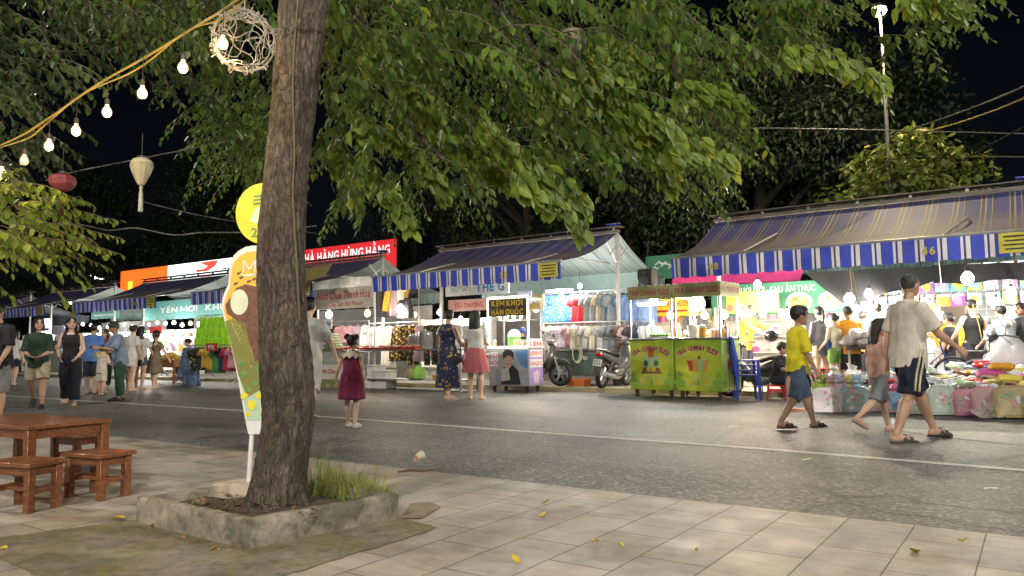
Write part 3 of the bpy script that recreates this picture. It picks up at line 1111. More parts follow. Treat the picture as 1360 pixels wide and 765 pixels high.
def bark():
    m, nt, b = new_mat('tree_bark')
    v = coord(nt, 'Object', (1, 1, .34))
    v2 = coord(nt, 'Object', (1, 1, .5))
    wv = nt.nodes.new('ShaderNodeTexNoise'); wv.inputs['Scale'].default_value = 9; wv.inputs['Detail'].default_value = 5; nt.links.new(v2, wv.inputs['Vector'])
    mx = nt.nodes.new('ShaderNodeMix'); mx.data_type = 'VECTOR'; mx.inputs[0].default_value = .10
    nt.links.new(v, mx.inputs[4]); nt.links.new(wv.outputs['Color'], mx.inputs[5])
    n1 = noise_n(nt, mx.outputs[1], 38, 8, .72)
    vo = nt.nodes.new('ShaderNodeTexVoronoi'); vo.feature = 'DISTANCE_TO_EDGE'; vo.inputs['Scale'].default_value = 46
    nt.links.new(mx.outputs[1], vo.inputs['Vector'])
    fine = noise_n(nt, v2, 120, 4, .7)
    cc = ramp(nt, n1, [(.30, (.024, .019, .015)), (.50, (.092, .074, .058)), (.74, (.24, .205, .165))])
    cc = mixc(nt, .75, cc, ramp(nt, vo.outputs['Distance'], [(0, (.34, .31, .28)), (.05, (.85, .85, .85)), (.15, (1.08, 1.08, 1.08))]), 'MULTIPLY')
    cc = mixc(nt, 1.0, cc, ramp(nt, noise_n(nt, v2, 4, 4), [(.3, (.74, .71, .66)), (.7, (1.18, 1.15, 1.10))]), 'MULTIPLY')
    cc = mixc(nt, ramp(nt, noise_n(nt, v2, 9, 5, .7), [(.62, (0, 0, 0)), (.70, (.5, .5, .5))]), cc, (.26, .265, .23))
    nt.links.new(cc, b.inputs['Base Color'])
    b.inputs['Roughness'].default_value = .92
    h = math_n(nt, 'ADD', math_n(nt, 'MULTIPLY', math_n(nt, 'MINIMUM', vo.outputs['Distance'], .12), .7), math_n(nt, 'ADD', math_n(nt, 'MULTIPLY', n1, .35), math_n(nt, 'MULTIPLY', fine, .06)))
    bump_n(nt, b, h, 1.0, .05)
    return m
M_BARK = bark()

# ---- the tree in the planter
TB = G(366, 668, PAVE + .10)
TY = TB.y
tree = thing('street_tree', 'big rough barked tree growing out of the concrete planter beside the ice cream sign', 'tree', (TB.x, TY, PAVE + .08))
To = Vector(tree.location)
tp = [((366, 690), 52), ((367, 668), 44), ((371, 640), 39), ((377, 605), 36.5), ((383, 565), 35.5), ((383, 520), 36.5), ((380, 480), 37), ((375, 430), 34.5), ((373, 380), 33.5), ((373.5, 330), 33), ((379, 250), 31.5), ((386, 180), 31.5), ((392, 120), 32.5), ((398, 60), 33.5), ((402, 0), 34.5), ((406, -80), 35), ((410, -180), 36), ((414, -300), 36), ((420, -420), 30)]
cen = [D(x, y, TY) - To for (x, y), r in tp]
rds = [r * .93 / FPX * TY for _, r in tp]
def catmull(ps, k):
    out = []
    for i in range(len(ps) - 1):
        p0 = ps[max(i - 1, 0)]; p1 = ps[i]; p2 = ps[i + 1]; p3 = ps[min(i + 2, len(ps) - 1)]
        for j in range(k):
            t = j / k
            out.append(.5 * ((2 * p1) + (p2 - p0) * t + (2 * p0 - 5 * p1 + 4 * p2 - p3) * t * t + (3 * p1 - p0 - 3 * p2 + p3) * t ** 3))
    out.append(ps[-1])
    return out
c2 = catmull(cen, 24)
r2 = [v.x for v in catmull([Vector((r, 0, 0)) for r in rds], 24)]
mb = MB()
rings = []
NT = 150
for i, (c, r) in enumerate(zip(c2, r2)):
    ring = []
    base = max(0, 1 - i / 68)
    for j in range(NT):
        a = 2 * PI * j / NT
        q = Vector((math.cos(a), math.sin(a), 0))
        pz = c.z
        lump = .085 * noise.noise(Vector((q.x * 1.3, q.y * 1.3, pz * 1.6))) + .045 * noise.noise(Vector((q.x * 4, q.y * 4, pz * 3)))
        wz = noise.noise(Vector((q.x * 3, q.y * 3, pz * 5))) * .5
        rid = .056 * noise.ridged_multi_fractal(Vector((q.x * 6.5 + wz, q.y * 6.5 - wz, pz * 5.5)), .9, 2.1, 3, 1.0, 2.0) + .040 * noise.noise(Vector((q.x * 13, q.y * 13, pz * 15))) - .08
        flare = base * .05 * (1 + math.sin(a * 5 + 1)) 
        ring.append(c + q * r * (1 + lump + rid + flare))
    rings.append(ring)
mb.loft(rings)
mb.build('trunk', M_BARK, tree, ang=180)
top = c2[-1]
HC = Vector((To.x, To.y, 0))
limbs = MB()
fork = c2[-34]
LIMBS = [
    [fork, D(520, -260, 4.6) - To, D(640, -40, 5.2) - To, D(700, 60, 5.5) - To, D(742, 98, 5.7) - To, D(800, 120, 5.8) - To],
    [fork, D(560, -330, 5.2) - To, D(800, -200, 6.2) - To, D(1000, -110, 6.8) - To, D(1150, -80, 7.0) - To, D(1260, -50, 7.2) - To],
    [fork, D(420, -200, 5.2) - To, D(480, 30, 6.2) - To, D(540, 160, 6.6) - To, D(600, 220, 6.8) - To],
    [c2[-68], D(300, -260, 4.6) - To, D(160, -120, 5.6) - To, D(40, -20, 6.2) - To, D(-120, 20, 6.6) - To],
    [c2[-68], D(340, -200, 5.2) - To, D(320, 20, 6.8) - To, D(300, 140, 7.2) - To],
    [fork, D(600, -300, 6.5) - To, D(820, -60, 8.0) - To, D(900, 100, 8.4) - To, D(960, 180, 8.5) - To],
    [top, D(420, -520, 4.2) - To, D(380, -640, 4.8) - To],
]
for L in LIMBS:
    L = [Vector(p) for p in L]
    pth = catmull(L, 6)
    n = len(pth)
    limbs.tube(pth, [.085 * (1 - i / n) ** .8 + .007 for i in range(n)], 8)
limbs.build('limb', M_BARK, tree, ang=180)

groups = []
def fill(poly, y0, y1, n, clump, K, LL, seg, droop=.7, spread=60):
    pts = region(poly, y0, y1, n, clump, spread)
    dirs = [outward(p, HC) for p in pts]
    a, pa = sprays([p - To for p in pts], dirs, K, LL, seg, droop)
    groups.append(a)
    return pa
twigs = []
CEN = [(425, -60), (1010, -60), (985, 20), (955, 95), (975, 130), (945, 205), (895, 160), (850, 200), (760, 255), (690, 205), (600, 245), (520, 270), (425, 262)]
twigs += fill(CEN, 5.0, 8.6, 540, 58, 15, .110, .044, .7, 38)
twigs += fill([(425, -60), (900, -60), (860, 60), (720, 110), (560, 120), (430, 130)], 4.4, 6.0, 150, 22, 14, .105, .044, .7, 40)
twigs += fill([(870, 130), (985, 120), (975, 225), (930, 262), (880, 245)], 8.0, 9.5, 90, 8, 14, .10, .045)
twigs += fill([(985, -60), (1275, -60), (1262, -6), (1190, 82), (1150, 76), (1100, 25), (1000, 75)], 5.6, 7.4, 150, 14, 13, .10, .042)
twigs += fill([(150, -60), (365, -60), (365, 250), (300, 240), (265, 190), (250, 100), (205, 60), (170, 30)], 5.2, 8.0, 190, 18, 14, .095, .042)
twigs += fill([(270, 120), (362, 110), (362, 262), (300, 255), (285, 190)], 6.0, 8.6, 70, 8, 13, .095, .042)
# outer sprays near the lamp, lamplight painted into their brighter leaf colour
BR = [[(480, 60), (530, 90), (560, 120), (580, 160)], [(650, 60), (700, 110), (720, 150), (730, 185)], [(440, 200), (480, 220), (520, 250), (545, 285)], [(820, 150), (850, 175), (880, 200), (890, 235)], [(690, 230), (720, 240), (750, 262), (772, 292)], [(640, 150), (700, 205), (745, 232), (775, 262)], [(735, 110), (800, 118), (850, 145), (893, 165)], [(560, 140), (620, 195), (650, 215), (700, 238)], [(470, 150), (520, 170), (560, 205), (590, 240)],
      [(780, 60), (820, 66), (850, 74)], [(745, 90), (790, 86), (832, 92)], [(600, 180), (640, 190), (670, 218)], [(900, 110), (940, 112), (985, 132)], [(890, 190), (930, 186), (968, 208)],
      [(1040, 60), (1110, 70), (1170, 100)], [(1200, -10), (1240, -4), (1280, 6)]]
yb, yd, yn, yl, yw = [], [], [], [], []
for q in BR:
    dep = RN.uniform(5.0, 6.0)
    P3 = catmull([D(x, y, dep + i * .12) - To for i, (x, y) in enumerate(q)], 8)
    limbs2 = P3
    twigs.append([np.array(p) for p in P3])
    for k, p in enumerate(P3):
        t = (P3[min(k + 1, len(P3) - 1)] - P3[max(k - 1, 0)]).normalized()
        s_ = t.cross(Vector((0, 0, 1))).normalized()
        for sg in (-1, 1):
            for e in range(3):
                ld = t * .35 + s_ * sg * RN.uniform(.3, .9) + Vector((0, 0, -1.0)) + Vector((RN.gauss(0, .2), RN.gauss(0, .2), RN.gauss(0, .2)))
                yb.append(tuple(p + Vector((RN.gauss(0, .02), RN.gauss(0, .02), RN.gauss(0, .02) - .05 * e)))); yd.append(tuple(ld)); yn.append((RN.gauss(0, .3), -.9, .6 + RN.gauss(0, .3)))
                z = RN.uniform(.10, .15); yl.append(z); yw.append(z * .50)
A_ = [np.concatenate([g_[i] for g_ in groups]) for i in range(5)]
leaf_mesh('crown', *A_, M_LEAF, tree)
leaf_mesh('young_lit_leaves', np.array(yb), np.array(yd), np.array(yn), np.array(yl), np.array(yw), M_LEAFY, tree)['kind'] = 'stuff'
tw = MB()
for p in twigs:
    tw.tube([Vector(q) for q in p[::2]], .004, 3, caps=False)
tw.build('twigs', M_BARK_T, tree)['kind'] = 'stuff'

# ---- second tree at the left, its trunk out of the picture
groups = []
t2b = Vector((-6.6, 5.4, PAVE))
To = t2b
HC = Vector((t2b.x, t2b.y, 0))
tree2 = thing('street_tree', 'tree whose dark leafy boughs hang over the string of bulbs', 'tree', t2b)
tw2 = []
tw2 += fill([(-160, -80), (200, -80), (190, 40), (120, 62), (60, 110), (0, 140), (-160, 200)], 5.0, 7.4, 300, 22, 14, .095, .042)
tw2 += fill([(150, -80), (260, -80), (250, 80), (262, 150), (215, 130), (180, 70)], 6.0, 8.0, 70, 8, 14, .095, .042)
tw2 += fill([(-100, 150), (40, 155), (70, 190), (20, 215), (-100, 240)], 6.6, 8.0, 70, 8, 12, .09, .04)
A_ = [np.concatenate([g_[i] for g_ in groups]) for i in range(5)]
leaf_mesh('crown', *A_, M_LEAFD, tree2)
groups = []
tw2 += fill([(-80, 225), (20, 232), (60, 262), (88, 300), (70, 322), (0, 340), (-80, 345)], 4.8, 6.2, 80, 9, 13, .095, .042, .4)
A_ = groups[0]
leaf_mesh('young_lit_leaves', *A_, M_LEAFY, tree2)['kind'] = 'stuff'
tw = MB()
for p in tw2:
    tw.tube([Vector(q) for q in p[::2]], .004, 3, caps=False)
tw.build('twigs', M_BARK_T, tree2)['kind'] = 'stuff'
MB().tube([(0, 0, 0), (.05, 0, .6), (.1, .05, 1.6), (.2, .1, 3.0), (.3, .2, 4.4)], [.22, .17, .15, .14, .11], 14).build('trunk', M_BARK, tree2)
lm = MB()
for e in [(60, 0, 6.0), (160, -40, 6.6), (-60, 120, 6.2), (30, 250, 5.4), (230, 40, 7.0), (0, 190, 7.0)]:
    q = D(*e) - To
    m_ = Vector((.3, .2, 3.6)).lerp(q, .5) + Vector((0, 0, .5))
    pth = catmull([Vector((.25, .15, 3.4)), m_, q], 6)
    lm.tube(pth, [.07 * (1 - i / len(pth)) + .008 for i in range(len(pth))], 7)
lm.build('limb', M_BARK, tree2)

# ---- trees behind the stalls
def far_tree(label, loc, H, rx, lobes, nl, leaf, m, group, seed, crown_base=.3):
    r = np.random.default_rng(seed)
    t = thing('background_tree', label, 'tree', loc, 0, group)
    B_, D_, N_ = [], [], []
    for k in range(lobes):
        a = r.uniform(0, 2 * PI); q = math.sqrt(r.uniform(0, 1)) * rx * .75
        z = H * r.uniform(crown_base, .9)
        q *= math.sqrt(max(.15, 1 - ((z / H - .55) / .5) ** 2))
        c = np.array([q * math.cos(a), q * math.sin(a), z])
        rr_ = rx * r.uniform(.22, .42)
        n = int(nl / lobes)
        d = r.normal(0, 1, (n, 3)); d /= np.linalg.norm(d, axis=1, keepdims=True)
        rad_ = rr_ * r.uniform(.45, 1.12, (n, 1)) ** .6
        B_.append(c + d * rad_ * np.array([1, 1, .75])); D_.append(d * .5 + r.normal(0, .5, (n, 3)) + np.array([0, 0, -.5])); N_.append(d + r.normal(0, .6, (n, 3)) + np.array([0, 0, .6]))
    B_ = np.concatenate(B_); D_ = np.concatenate(D_); N_ = np.concatenate(N_)
    n = len(B_)
    leaf_mesh('crown', B_, D_, N_, leaf * r.uniform(.7, 1.3, n), leaf * .5 * r.uniform(.7, 1.2, n), m, t)
    mb = MB()
    mb.tube([(0, 0, 0), (.1, 0, H * .2), (0, .1, H * .45), (.1, 0, H * .7)], [H * .028, H * .022, H * .018, H * .008], 10)
    for k in range(5):
        a = r.uniform(0, 6.28)
        z = H * r.uniform(.25, .5)
        mb.tube([(0, 0, z), (rx * .3 * math.cos(a), rx * .3 * math.sin(a), z + H * .12), (rx * .65 * math.cos(a), rx * .65 * math.sin(a), z + H * .2)], [H * .012, H * .008, H * .003], 7)
    mb.build('trunk', mat('far_bark', (.035, .028, .02), .9), t)
    return t
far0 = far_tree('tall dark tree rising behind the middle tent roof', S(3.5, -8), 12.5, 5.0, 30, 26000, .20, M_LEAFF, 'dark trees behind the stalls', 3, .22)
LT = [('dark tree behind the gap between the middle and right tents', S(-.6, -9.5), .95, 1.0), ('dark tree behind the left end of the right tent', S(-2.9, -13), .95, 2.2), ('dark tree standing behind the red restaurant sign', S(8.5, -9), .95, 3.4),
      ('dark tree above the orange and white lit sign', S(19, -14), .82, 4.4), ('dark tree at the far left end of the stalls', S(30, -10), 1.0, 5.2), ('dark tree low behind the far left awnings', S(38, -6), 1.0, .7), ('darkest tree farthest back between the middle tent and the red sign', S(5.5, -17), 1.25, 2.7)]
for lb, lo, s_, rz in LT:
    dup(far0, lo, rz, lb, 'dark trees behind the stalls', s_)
# small lamp-lit tree behind the right tent
q = P(1205, 250, -3.4)
lit = far_tree('small lamp lit tree with loose yellow green leaves behind the right tent', (q.x, q.y, 0), 5.9, 2.15, 17, 4200, .19, leaf_mat('leaf_lit', (.08, .12, .02), (.14, .18, .035), .35), None, 9, .62)
lit.scale = (1.12, 1.12, 1.0)
# ------------------------------------------------------------------ world, camera
w = bpy.data.worlds.new('World'); sc.world = w; w.use_nodes = True
nt = w.node_tree
sky = nt.nodes.new('ShaderNodeTexSky'); sky.sky_type = 'NISHITA'; sky.sun_disc = False
sky.sun_elevation = rad(35); sky.sun_rotation = rad(200)
bg = nt.nodes['Background']
nt.links.new(sky.outputs[0], bg.inputs[0])
bg.inputs[1].default_value = .0003
cd = bpy.data.cameras.new('camera'); cam = bpy.data.objects.new('camera', cd); col.objects.link(cam)
cd.sensor_width = 36; cd.lens = 36 * FPX / 1360; cd.clip_end = 2000; cd.clip_start = .05
cam.matrix_world = Matrix.Translation(CAM) @ CM.to_4x4()
sc.camera = cam
sc.view_settings.view_transform = 'Standard'
sc.view_settings.look = 'None'
sc.view_settings.exposure = EXPO
sc.view_settings.gamma = 1
sc.render.engine = 'CYCLES'
cy = sc.cycles
cy.use_denoising = True
cy.denoiser = 'OPENIMAGEDENOISE'
cy.max_bounces = 5; cy.diffuse_bounces = 3; cy.glossy_bounces = 3; cy.transmission_bounces = 4; cy.transparent_max_bounces = 8
cy.sample_clamp_indirect = 4
cy.use_light_tree = True

# ------------------------------------------------------------------ street lamp, and unseen fill lamps
M_GALV = mat('galvanised_steel', (.13, .13, .125), .6, .2, c2=(.09, .09, .088), scale=8)
M_WARM = mat('lamp_glow_warm', (1, .8, .4), .5, emit=(1, .74, .30), es=20)
M_BULBW = mat('bulb_glow_white', (1, 1, 1), .5, emit=(1, .97, .90), es=5)
M_BULBY = mat('bulb_glow_warm', (1, .9, .7), .5, emit=(1, .56, .17), es=1.0)
M_DARK = mat('dark_metal', (.03, .03, .032), .5, .3)
def street_lamp(label, loc, rz, power, color):
    t = thing('street_lamp', label, 'street lamp', loc, rz, 'street lamps')
    MB().lathe([(.16, 0), (.16, .03), (.09, .06), (.085, 1.2), (.062, 1.25), (.045, 7.6)], 14).build('pole', M_GALV, t)
    MB().lathe([(.05, 0), (.055, .3)], 10, (0, 0, 7.0)).tube([(0, 0, 7.0), (-.06, 0, 7.9), (-.20, 0, 8.6), (-.45, 0, 8.95), (-.62, 0, 9.0)], .03, 8).tube([(0, 0, 7.3), (.03, 0, 8.2), (.05, 0, 8.45)], .026, 8).build('bracket_arm', M_GALV, t)
    MB().loft([[Vector((x + -.62 - .0, y * 1.0, 9.0 + z)) for x, y in ((.12, -.06), (.12, .06), (-.30, .12), (-.42, .06), (-.42, -.06), (-.30, -.12))] for z in (-.02, .05)]).build('lamp_head', M_DARK, t)
    MB().ball((-.80, 0, 8.95), (.22, .17, .12), 14, 9).build('lamp_glass', M_WARM, t)
    light('lamp_light', (-.80, 0, 8.86), power, color, .10, t)
    return t
q = P(1182, 250, -2.6)
street_lamp('tall lit street lamp with a bent arm behind the right tent', (q.x, q.y, MKT), rad(60), P_LAMP1, (1, .80, .48)).scale = (.908,) * 3
street_lamp('added unseen fill lamp on the near pavement behind the wooden stools', (-4.6, -3.2, PAVE), rad(35), P_FILL2, (1, .92, .80))  # unseen lamp added to light the near pavement from the left
street_lamp('added unseen fill lamp on the near pavement far to the right of the photo', (10, 2.6, PAVE), rad(120), P_FILL4, (1, .95, .86))  # added beyond the view to brighten the cart fronts
street_lamp('added unseen fill lamp on the near pavement beyond the left edge of the photo', (-10.5, 8.5, PAVE), rad(20), P_FILL5, (1, .95, .86))  # extra unseen lamp, put in to brighten the crowd at the left
street_lamp('added low fill lamp on the near pavement behind the camera', (.6, -6.5, PAVE), rad(60), P_FILL3, (1, .95, .87)).scale = (.52,) * 3  # added low so its fill passes under the crown to the carts

# ------------------------------------------------------------------ planter
cF = G(327, 731, PAVE); cL = G(181, 694, PAVE); cR = G(529, 689, PAVE)
cB = cL + cR - cF
pc = (cF + cB) / 2
pl = thing('tree_planter', 'low square planter of weathered mossy concrete around the tree', 'planter', (pc.x, pc.y, PAVE))
HP = .135
def wallseg(a, b, th, h, m, jit=.0022):
    a = Vector((a.x - pc.x, a.y - pc.y, 0)); b = Vector((b.x - pc.x, b.y - pc.y, 0))
    t = (b - a).normalized(); n_ = Vector((-t.y, t.x, 0))
    ln = (b - a).length
    mb = MB(); n = 30
    rings = []
    for i in range(n + 1):
        c = a + t * ln * i / n
        rg = []
        for (o_, z_) in ((0, -.02), (0, .05), (0, h - .006), (.005, h), (th * .5, h + .001), (th - .006, h), (th, h - .006), (th, -.02)):
            jn = noise.noise(Vector((i * .31 + a.x * 5, o_ * 20, z_ * 20))) * jit * 1.6
            rg.append(c + n_ * (o_ + jn) + Vector((0, 0, z_ + (jn if z_ > .1 else 0))))
        rings.append(rg)
    return mb.loft(rings)
th = .062
m_ = None
allw = MB()
for a, b in ((cF, cR), (cR, cB), (cB, cL), (cL, cF)):
    x = wallseg(a, b, th, HP, M_PLANT)
    allw.add(x.v, x.f)
allw.build('rim_wall', M_PLANT, pl, ang=50)
ins = []
ctr = Vector((pc.x, pc.y, 0))
grid = []
for i in range(22):
    row = []
    for j in range(22):
        a = cF.lerp(cR, .05 + .9 * i / 21) + (cL - cF) * (.05 + .9 * j / 21)
        row.append(Vector((a.x - pc.x, a.y - pc.y, .085 + .025 * noise.noise(Vector((a.x * 6, a.y * 6, 0))) + .03 * math.exp(-((a.x - TB.x) ** 2 + (a.y - TB.y) ** 2) / .06))))
    grid.append(row)
sheet('soil', grid, M_SOIL, pl)

# grass tufts
gb, gd, gn, gl, gw = [], [], [], [], []
def tuft(px, py, n, h0, h1, spread):
    c = G(px, py, PAVE + .1)
    for i in range(n):
        x, y = c.x + RN.gauss(0, spread), c.y + RN.gauss(0, spread)
        gb.append((x, y, PAVE + .085)); a = RN.uniform(0, 6.28); l = RN.uniform(.1, .9)
        gd.append((math.cos(a) * l, math.sin(a) * l, 1)); gn.append((-math.cos(a), -math.sin(a), .4)); q = RN.uniform(h0, h1); gl.append(q); gw.append(RN.uniform(.003, .006))
for e in ((440, 652, 300, .07, .20, .06), (470, 655, 340, .06, .14, .07), (495, 658, 200, .05, .12, .05), (425, 645, 60, .14, .32, .035), (412, 655, 60, .06, .15, .04), (345, 668, 90, .05, .12, .03), (360, 672, 100, .06, .13, .035), (375, 674, 40, .05, .10, .03), (258, 668, 26, .03, .06, .03), (300, 664, 24, .03, .06, .04), (455, 640, 90, .06, .15, .06), (510, 660, 40, .04, .09, .03)):
    tuft(*e)
M_GRASS = leaf_mat('grass_blade', (.15, .20, .04), (.30, .34, .09), .45, .5)
mb = MB()
for b_, d_, l_, w_ in zip(gb, gd, gl, gw):
    p = Vector(b_); d = Vector(d_).normalized(); h_ = Vector((d.x, d.y, 0)); s_ = Vector((-d.y, d.x, 0)).normalized()
    dr = RN.uniform(.1, .75); vs = []
    for k in range(6):
        t = k / 5; w2 = w_ * .5 * (1 - t) ** .6 + .0003
        vs += [p - s_ * w2, p + s_ * w2]
        p = p + d * l_ / 5
        d = (d + h_ * dr * .25 - Vector((0, 0, dr * .42 * (t + .2)))).normalized()
    mb.add(vs, [(2 * k, 2 * k + 1, 2 * k + 3, 2 * k + 2) for k in range(5)])
gr = mb.build('grass', M_GRASS)
tag(gr, 'green grass tufts growing in the planter around the trunk', 'grass', kind='stuff')
db, dd, dn, dl, dw = [], [], [], [], []
for i in range(120):
    c = G(RN.uniform(262, 420), RN.uniform(662, 690), PAVE + .1)
    db.append((c.x, c.y, PAVE + .12 + RN.uniform(0, .012))); a = RN.uniform(0, 6.28); dd.append((math.cos(a), math.sin(a), RN.uniform(0, .4))); dn.append((0, .2, 1)); dl.append(RN.uniform(.02, .06)); dw.append(RN.uniform(.006, .02))
lm = leaf_mesh('leaf_litter', np.array(db), np.array(dd), np.array(dn), np.array(dl), np.array(dw), mat('dry_leaf', (.22, .14, .07), .8, c2=(.12, .08, .04)), None)
tag(lm, 'dry brown leaf litter on the soil of the planter', 'litter', kind='stuff')

# concrete block that holds the sign
b0 = G(309, 652, PAVE + .12)
bt = thing('concrete_block', 'broken slab of pale concrete lying in the planter under the sign pole', 'concrete block', (b0.x, b0.y + .06, PAVE + .09))
mb = MB()
rg0 = [(-.125, -.05), (-.05, -.085), (.06, -.07), (.14, -.02), (.15, .06), (.05, .10), (-.08, .085), (-.13, .03)]
mb.loft([[Vector((x * k + RN.uniform(-.006, .006), y * k + RN.uniform(-.006, .006), z + .02 * x + RN.uniform(-.003, .003))) for x, y in rg0] for z, k in ((-.02, .98), (.03, 1.0), (.062, 1.02), (.075, .95))])
mb.build('slab', M_BLOCK, bt, ang=30)
for i, (px, py, s_, lb) in enumerate(((268, 668, .03, 'brown brick chip at the left corner of the planter soil'), (352, 690, .022, 'brick fragment beside the trunk base'), (244, 715, .014, 'small brown stone at the foot of the planter wall'), (304, 733, .014, 'brown pebble below the front corner of the planter'), (318, 654, .03, 'red brown rubble lump under the concrete slab'), (398, 664, .035, 'rounded stone at the right side of the trunk base'))):
    inside = i not in (2, 3)
    q = G(px, py, PAVE + (.1 if inside else 0))
    mb = MB().ball((0, 0, 0), (s_ * 1.3, s_, s_ * .7), 9, 6)
    mb.v = [tuple(Vector(v) * (1 + .3 * noise.noise(Vector(v) * 40 + Vector((i, 0, 0))))) for v in mb.v]
    o = mb.build('rubble_stone', mat('brick_rubble', (.28, .15, .10), .9, c2=(.20, .14, .10)), ang=30)
    o.location = (q.x, q.y, q.z + s_ * .3)
    tag(o, lb, 'stone')

# ------------------------------------------------------------------ ice cream sign
sy = 4.42
sp0 = D(336, 640, sy)
isg = thing('ice_cream_sign', 'tall cut out ice cream cone sign with a round yellow top on a white pole', 'sign', (sp0.x, sy, PAVE + .15), rad(4))
K = sy / FPX
def LX(px): return (px - 342) * K
def LZ(py): return (640 - py) * K + (sp0.z - PAVE - .15)
M_WHITE = mat('white_paint', (.80, .80, .77), .5)
MB().tube([(LX(336), 0, -.01), (LX(340), 0, LZ(570))], .013, 10).build('pole', M_WHITE, isg)
lft = [(336, 578), (331, 556), (326, 528), (317, 484), (308, 446), (303, 429), (299.5, 415), (299.5, 402), (302, 392), (307, 381), (307.5, 366), (309, 352), (313, 343), (320, 336), (329, 331), (338, 329.5)]
full = lft + [(684 - x + 2, y) for x, y in lft[::-1]]
out = [(LX(x), LZ(y)) for x, y in full]
MB().prism(out, -.016, .02).build('panel', M_WHITE, isg, smooth=False)
def shrink(pts, k, c):
    return [(c[0] + (x - c[0]) * k, c[1] + (y - c[1]) * k) for x, y in pts]
def cut(pts, ylo, yhi):
    res = []
    n = len(pts)
    for i in range(n):
        a, b = pts[i], pts[(i + 1) % n]
        for lim, up in ():
            pass
        res.append(a)
    def clip(ps, f):
        o = []
        for i in range(len(ps)):
            a, b = ps[i], ps[(i + 1) % len(ps)]
            fa, fb = f(a), f(b)
            if fa >= 0: o.append(a)
            if fa * fb < 0:
                t = fa / (fa - fb); o.append((a[0] + (b[0] - a[0]) * t, a[1] + (b[1] - a[1]) * t))
        return o
    return clip(clip(res, lambda p: p[1] - ylo), lambda p: yhi - p[1])
inner = shrink(full, .93, (343, 440))
inner = [p for p in inner]
M_ORG = mat('sign_orange', (.80, .42, .03), .5, c2=(.80, .50, .06), scale=3)
M_CHOC = mat('sign_chocolate', (.115, .045, .022), .5, c2=(.20, .085, .045), scale=40)
M_CREAM = mat('sign_cream', (.72, .74, .58), .5, c2=(.60, .64, .42), scale=20)
M_WAF = mat('sign_waffle', (.42, .38, .06), .5, c2=(.30, .26, .04), scale=30)
M_MINT = mat('sign_mint', (.50, .66, .50), .5, c2=(.38, .56, .36), scale=8)
M_SYEL = mat('sign_yellow', (.82, .70, .03), .5)
M_SGRN = mat('sign_green', (.09, .22, .05), .5, c2=(.18, .32, .08), scale=30)
art = MB()
def ap(pts, y, mi):
    art.prism([(LX(a), LZ(b)) for a, b in pts], y, -.0165, mi)
ap(cut(inner, 329, 462), -.0185, 0)
ap(cut(inner, 462, 560), -.0180, 4)
ap(cut([(304, 430), (330, 420), (346, 470), (352, 520), (334, 530), (322, 500), (312, 460)], 300, 560), -.0195, 7)
ap([(312, 396), (318, 386), (330, 381), (345, 385), (360, 384), (372, 388), (380, 400), (378, 425), (366, 455), (352, 480), (340, 486), (336, 468), (328, 445), (318, 428), (306, 420), (304, 408)], -.0205, 1)
art.disc(LX(322), LZ(405), 11.5 * K, 17 * K, -.0225, -.0165, 2)
ap([(309, 426), (318, 428), (330, 446), (340, 470), (343, 488), (338, 492), (330, 470), (318, 446)], -.0215, 3)
for i in range(9):
    y = 430 + i * 6.4
    ap([(311 + i * 3.2, y), (313 + i * 3.2, y - 2.2), (328 + i * 2.2, y + 5), (327 + i * 2.2, y + 7)], -.023, 7)
for i in range(4):
    ap([(312 + i * 5, 427 + i * 1.5), (314 + i * 5, 427 + i * 1.5), (343 - (3 - i) * 1.2, 488), (341 - (3 - i) * 1.2, 488)], -.0228, 7)
for i, (x, y, s_, mi) in enumerate(((330, 500, 7, 6), (343, 512, 6, 6), (336, 520, 5, 6), (348, 494, 7, 6), (326, 486, 6, 6), (340, 540, 9, 5), (330, 528, 6, 5), (350, 528, 6, 5), (336, 552, 5, 5), (347, 508, 4, 6))):
    a = i * .8
    ap([(x + s_ * math.cos(a + t) * (1 if k % 2 else .7), y + s_ * math.sin(a + t) * .8) for k, t in enumerate([j * 2 * PI / 5 for j in range(5)])], -.022, mi)
for i, (x, y) in enumerate(((321, 372), (331, 377), (314, 380), (338, 374), (350, 372), (318, 366))):
    ap([(x, y), (x + 5, y - 2), (x + 6, y), (x + 1, y + 3)], -.0205, 1)
put_text(art, 'M', LX(334), LZ(357), .10, -.0205, 2, bold=.02)
ap([(320, 364), (327, 368), (342, 367), (350, 361), (347, 366), (338, 371), (326, 371)], -.0205, 2)
art.build('printed_picture', [M_ORG, M_CHOC, M_CREAM, M_WAF, M_MINT, M_SYEL, M_SGRN, mat('sign_olive', (.22, .22, .04), .5)], isg, smooth=False)
rt = MB().disc(LX(350), LZ(286), 35 * K, 41 * K, -.016, .02, 0, 36)
rt.build('round_top', [M_SYEL], isg, smooth=False)
tx = MB()
put_text(tx, '2', LX(340), LZ(312), .075, -.0175, 0, bold=.03)
for k in range(3):
    tx.prism([(LX(338), LZ(262 + k * 5)), (LX(352), LZ(260 + k * 5)), (LX(352), LZ(263 + k * 5)), (LX(338), LZ(265 + k * 5))], -.0175, -.0165, 0)
tx.prism([(LX(333), LZ(296)), (LX(340), LZ(280)), (LX(348), LZ(276)), (LX(344), LZ(300))], -.0175, -.0165, 1)
tx.build('lettering', [M_SGRN, M_CREAM], isg, smooth=False)
MB().tube([(LX(346), .0, LZ(331)), (LX(346), .0, LZ(322))], .012, 8).build('connector', M_WHITE, isg)

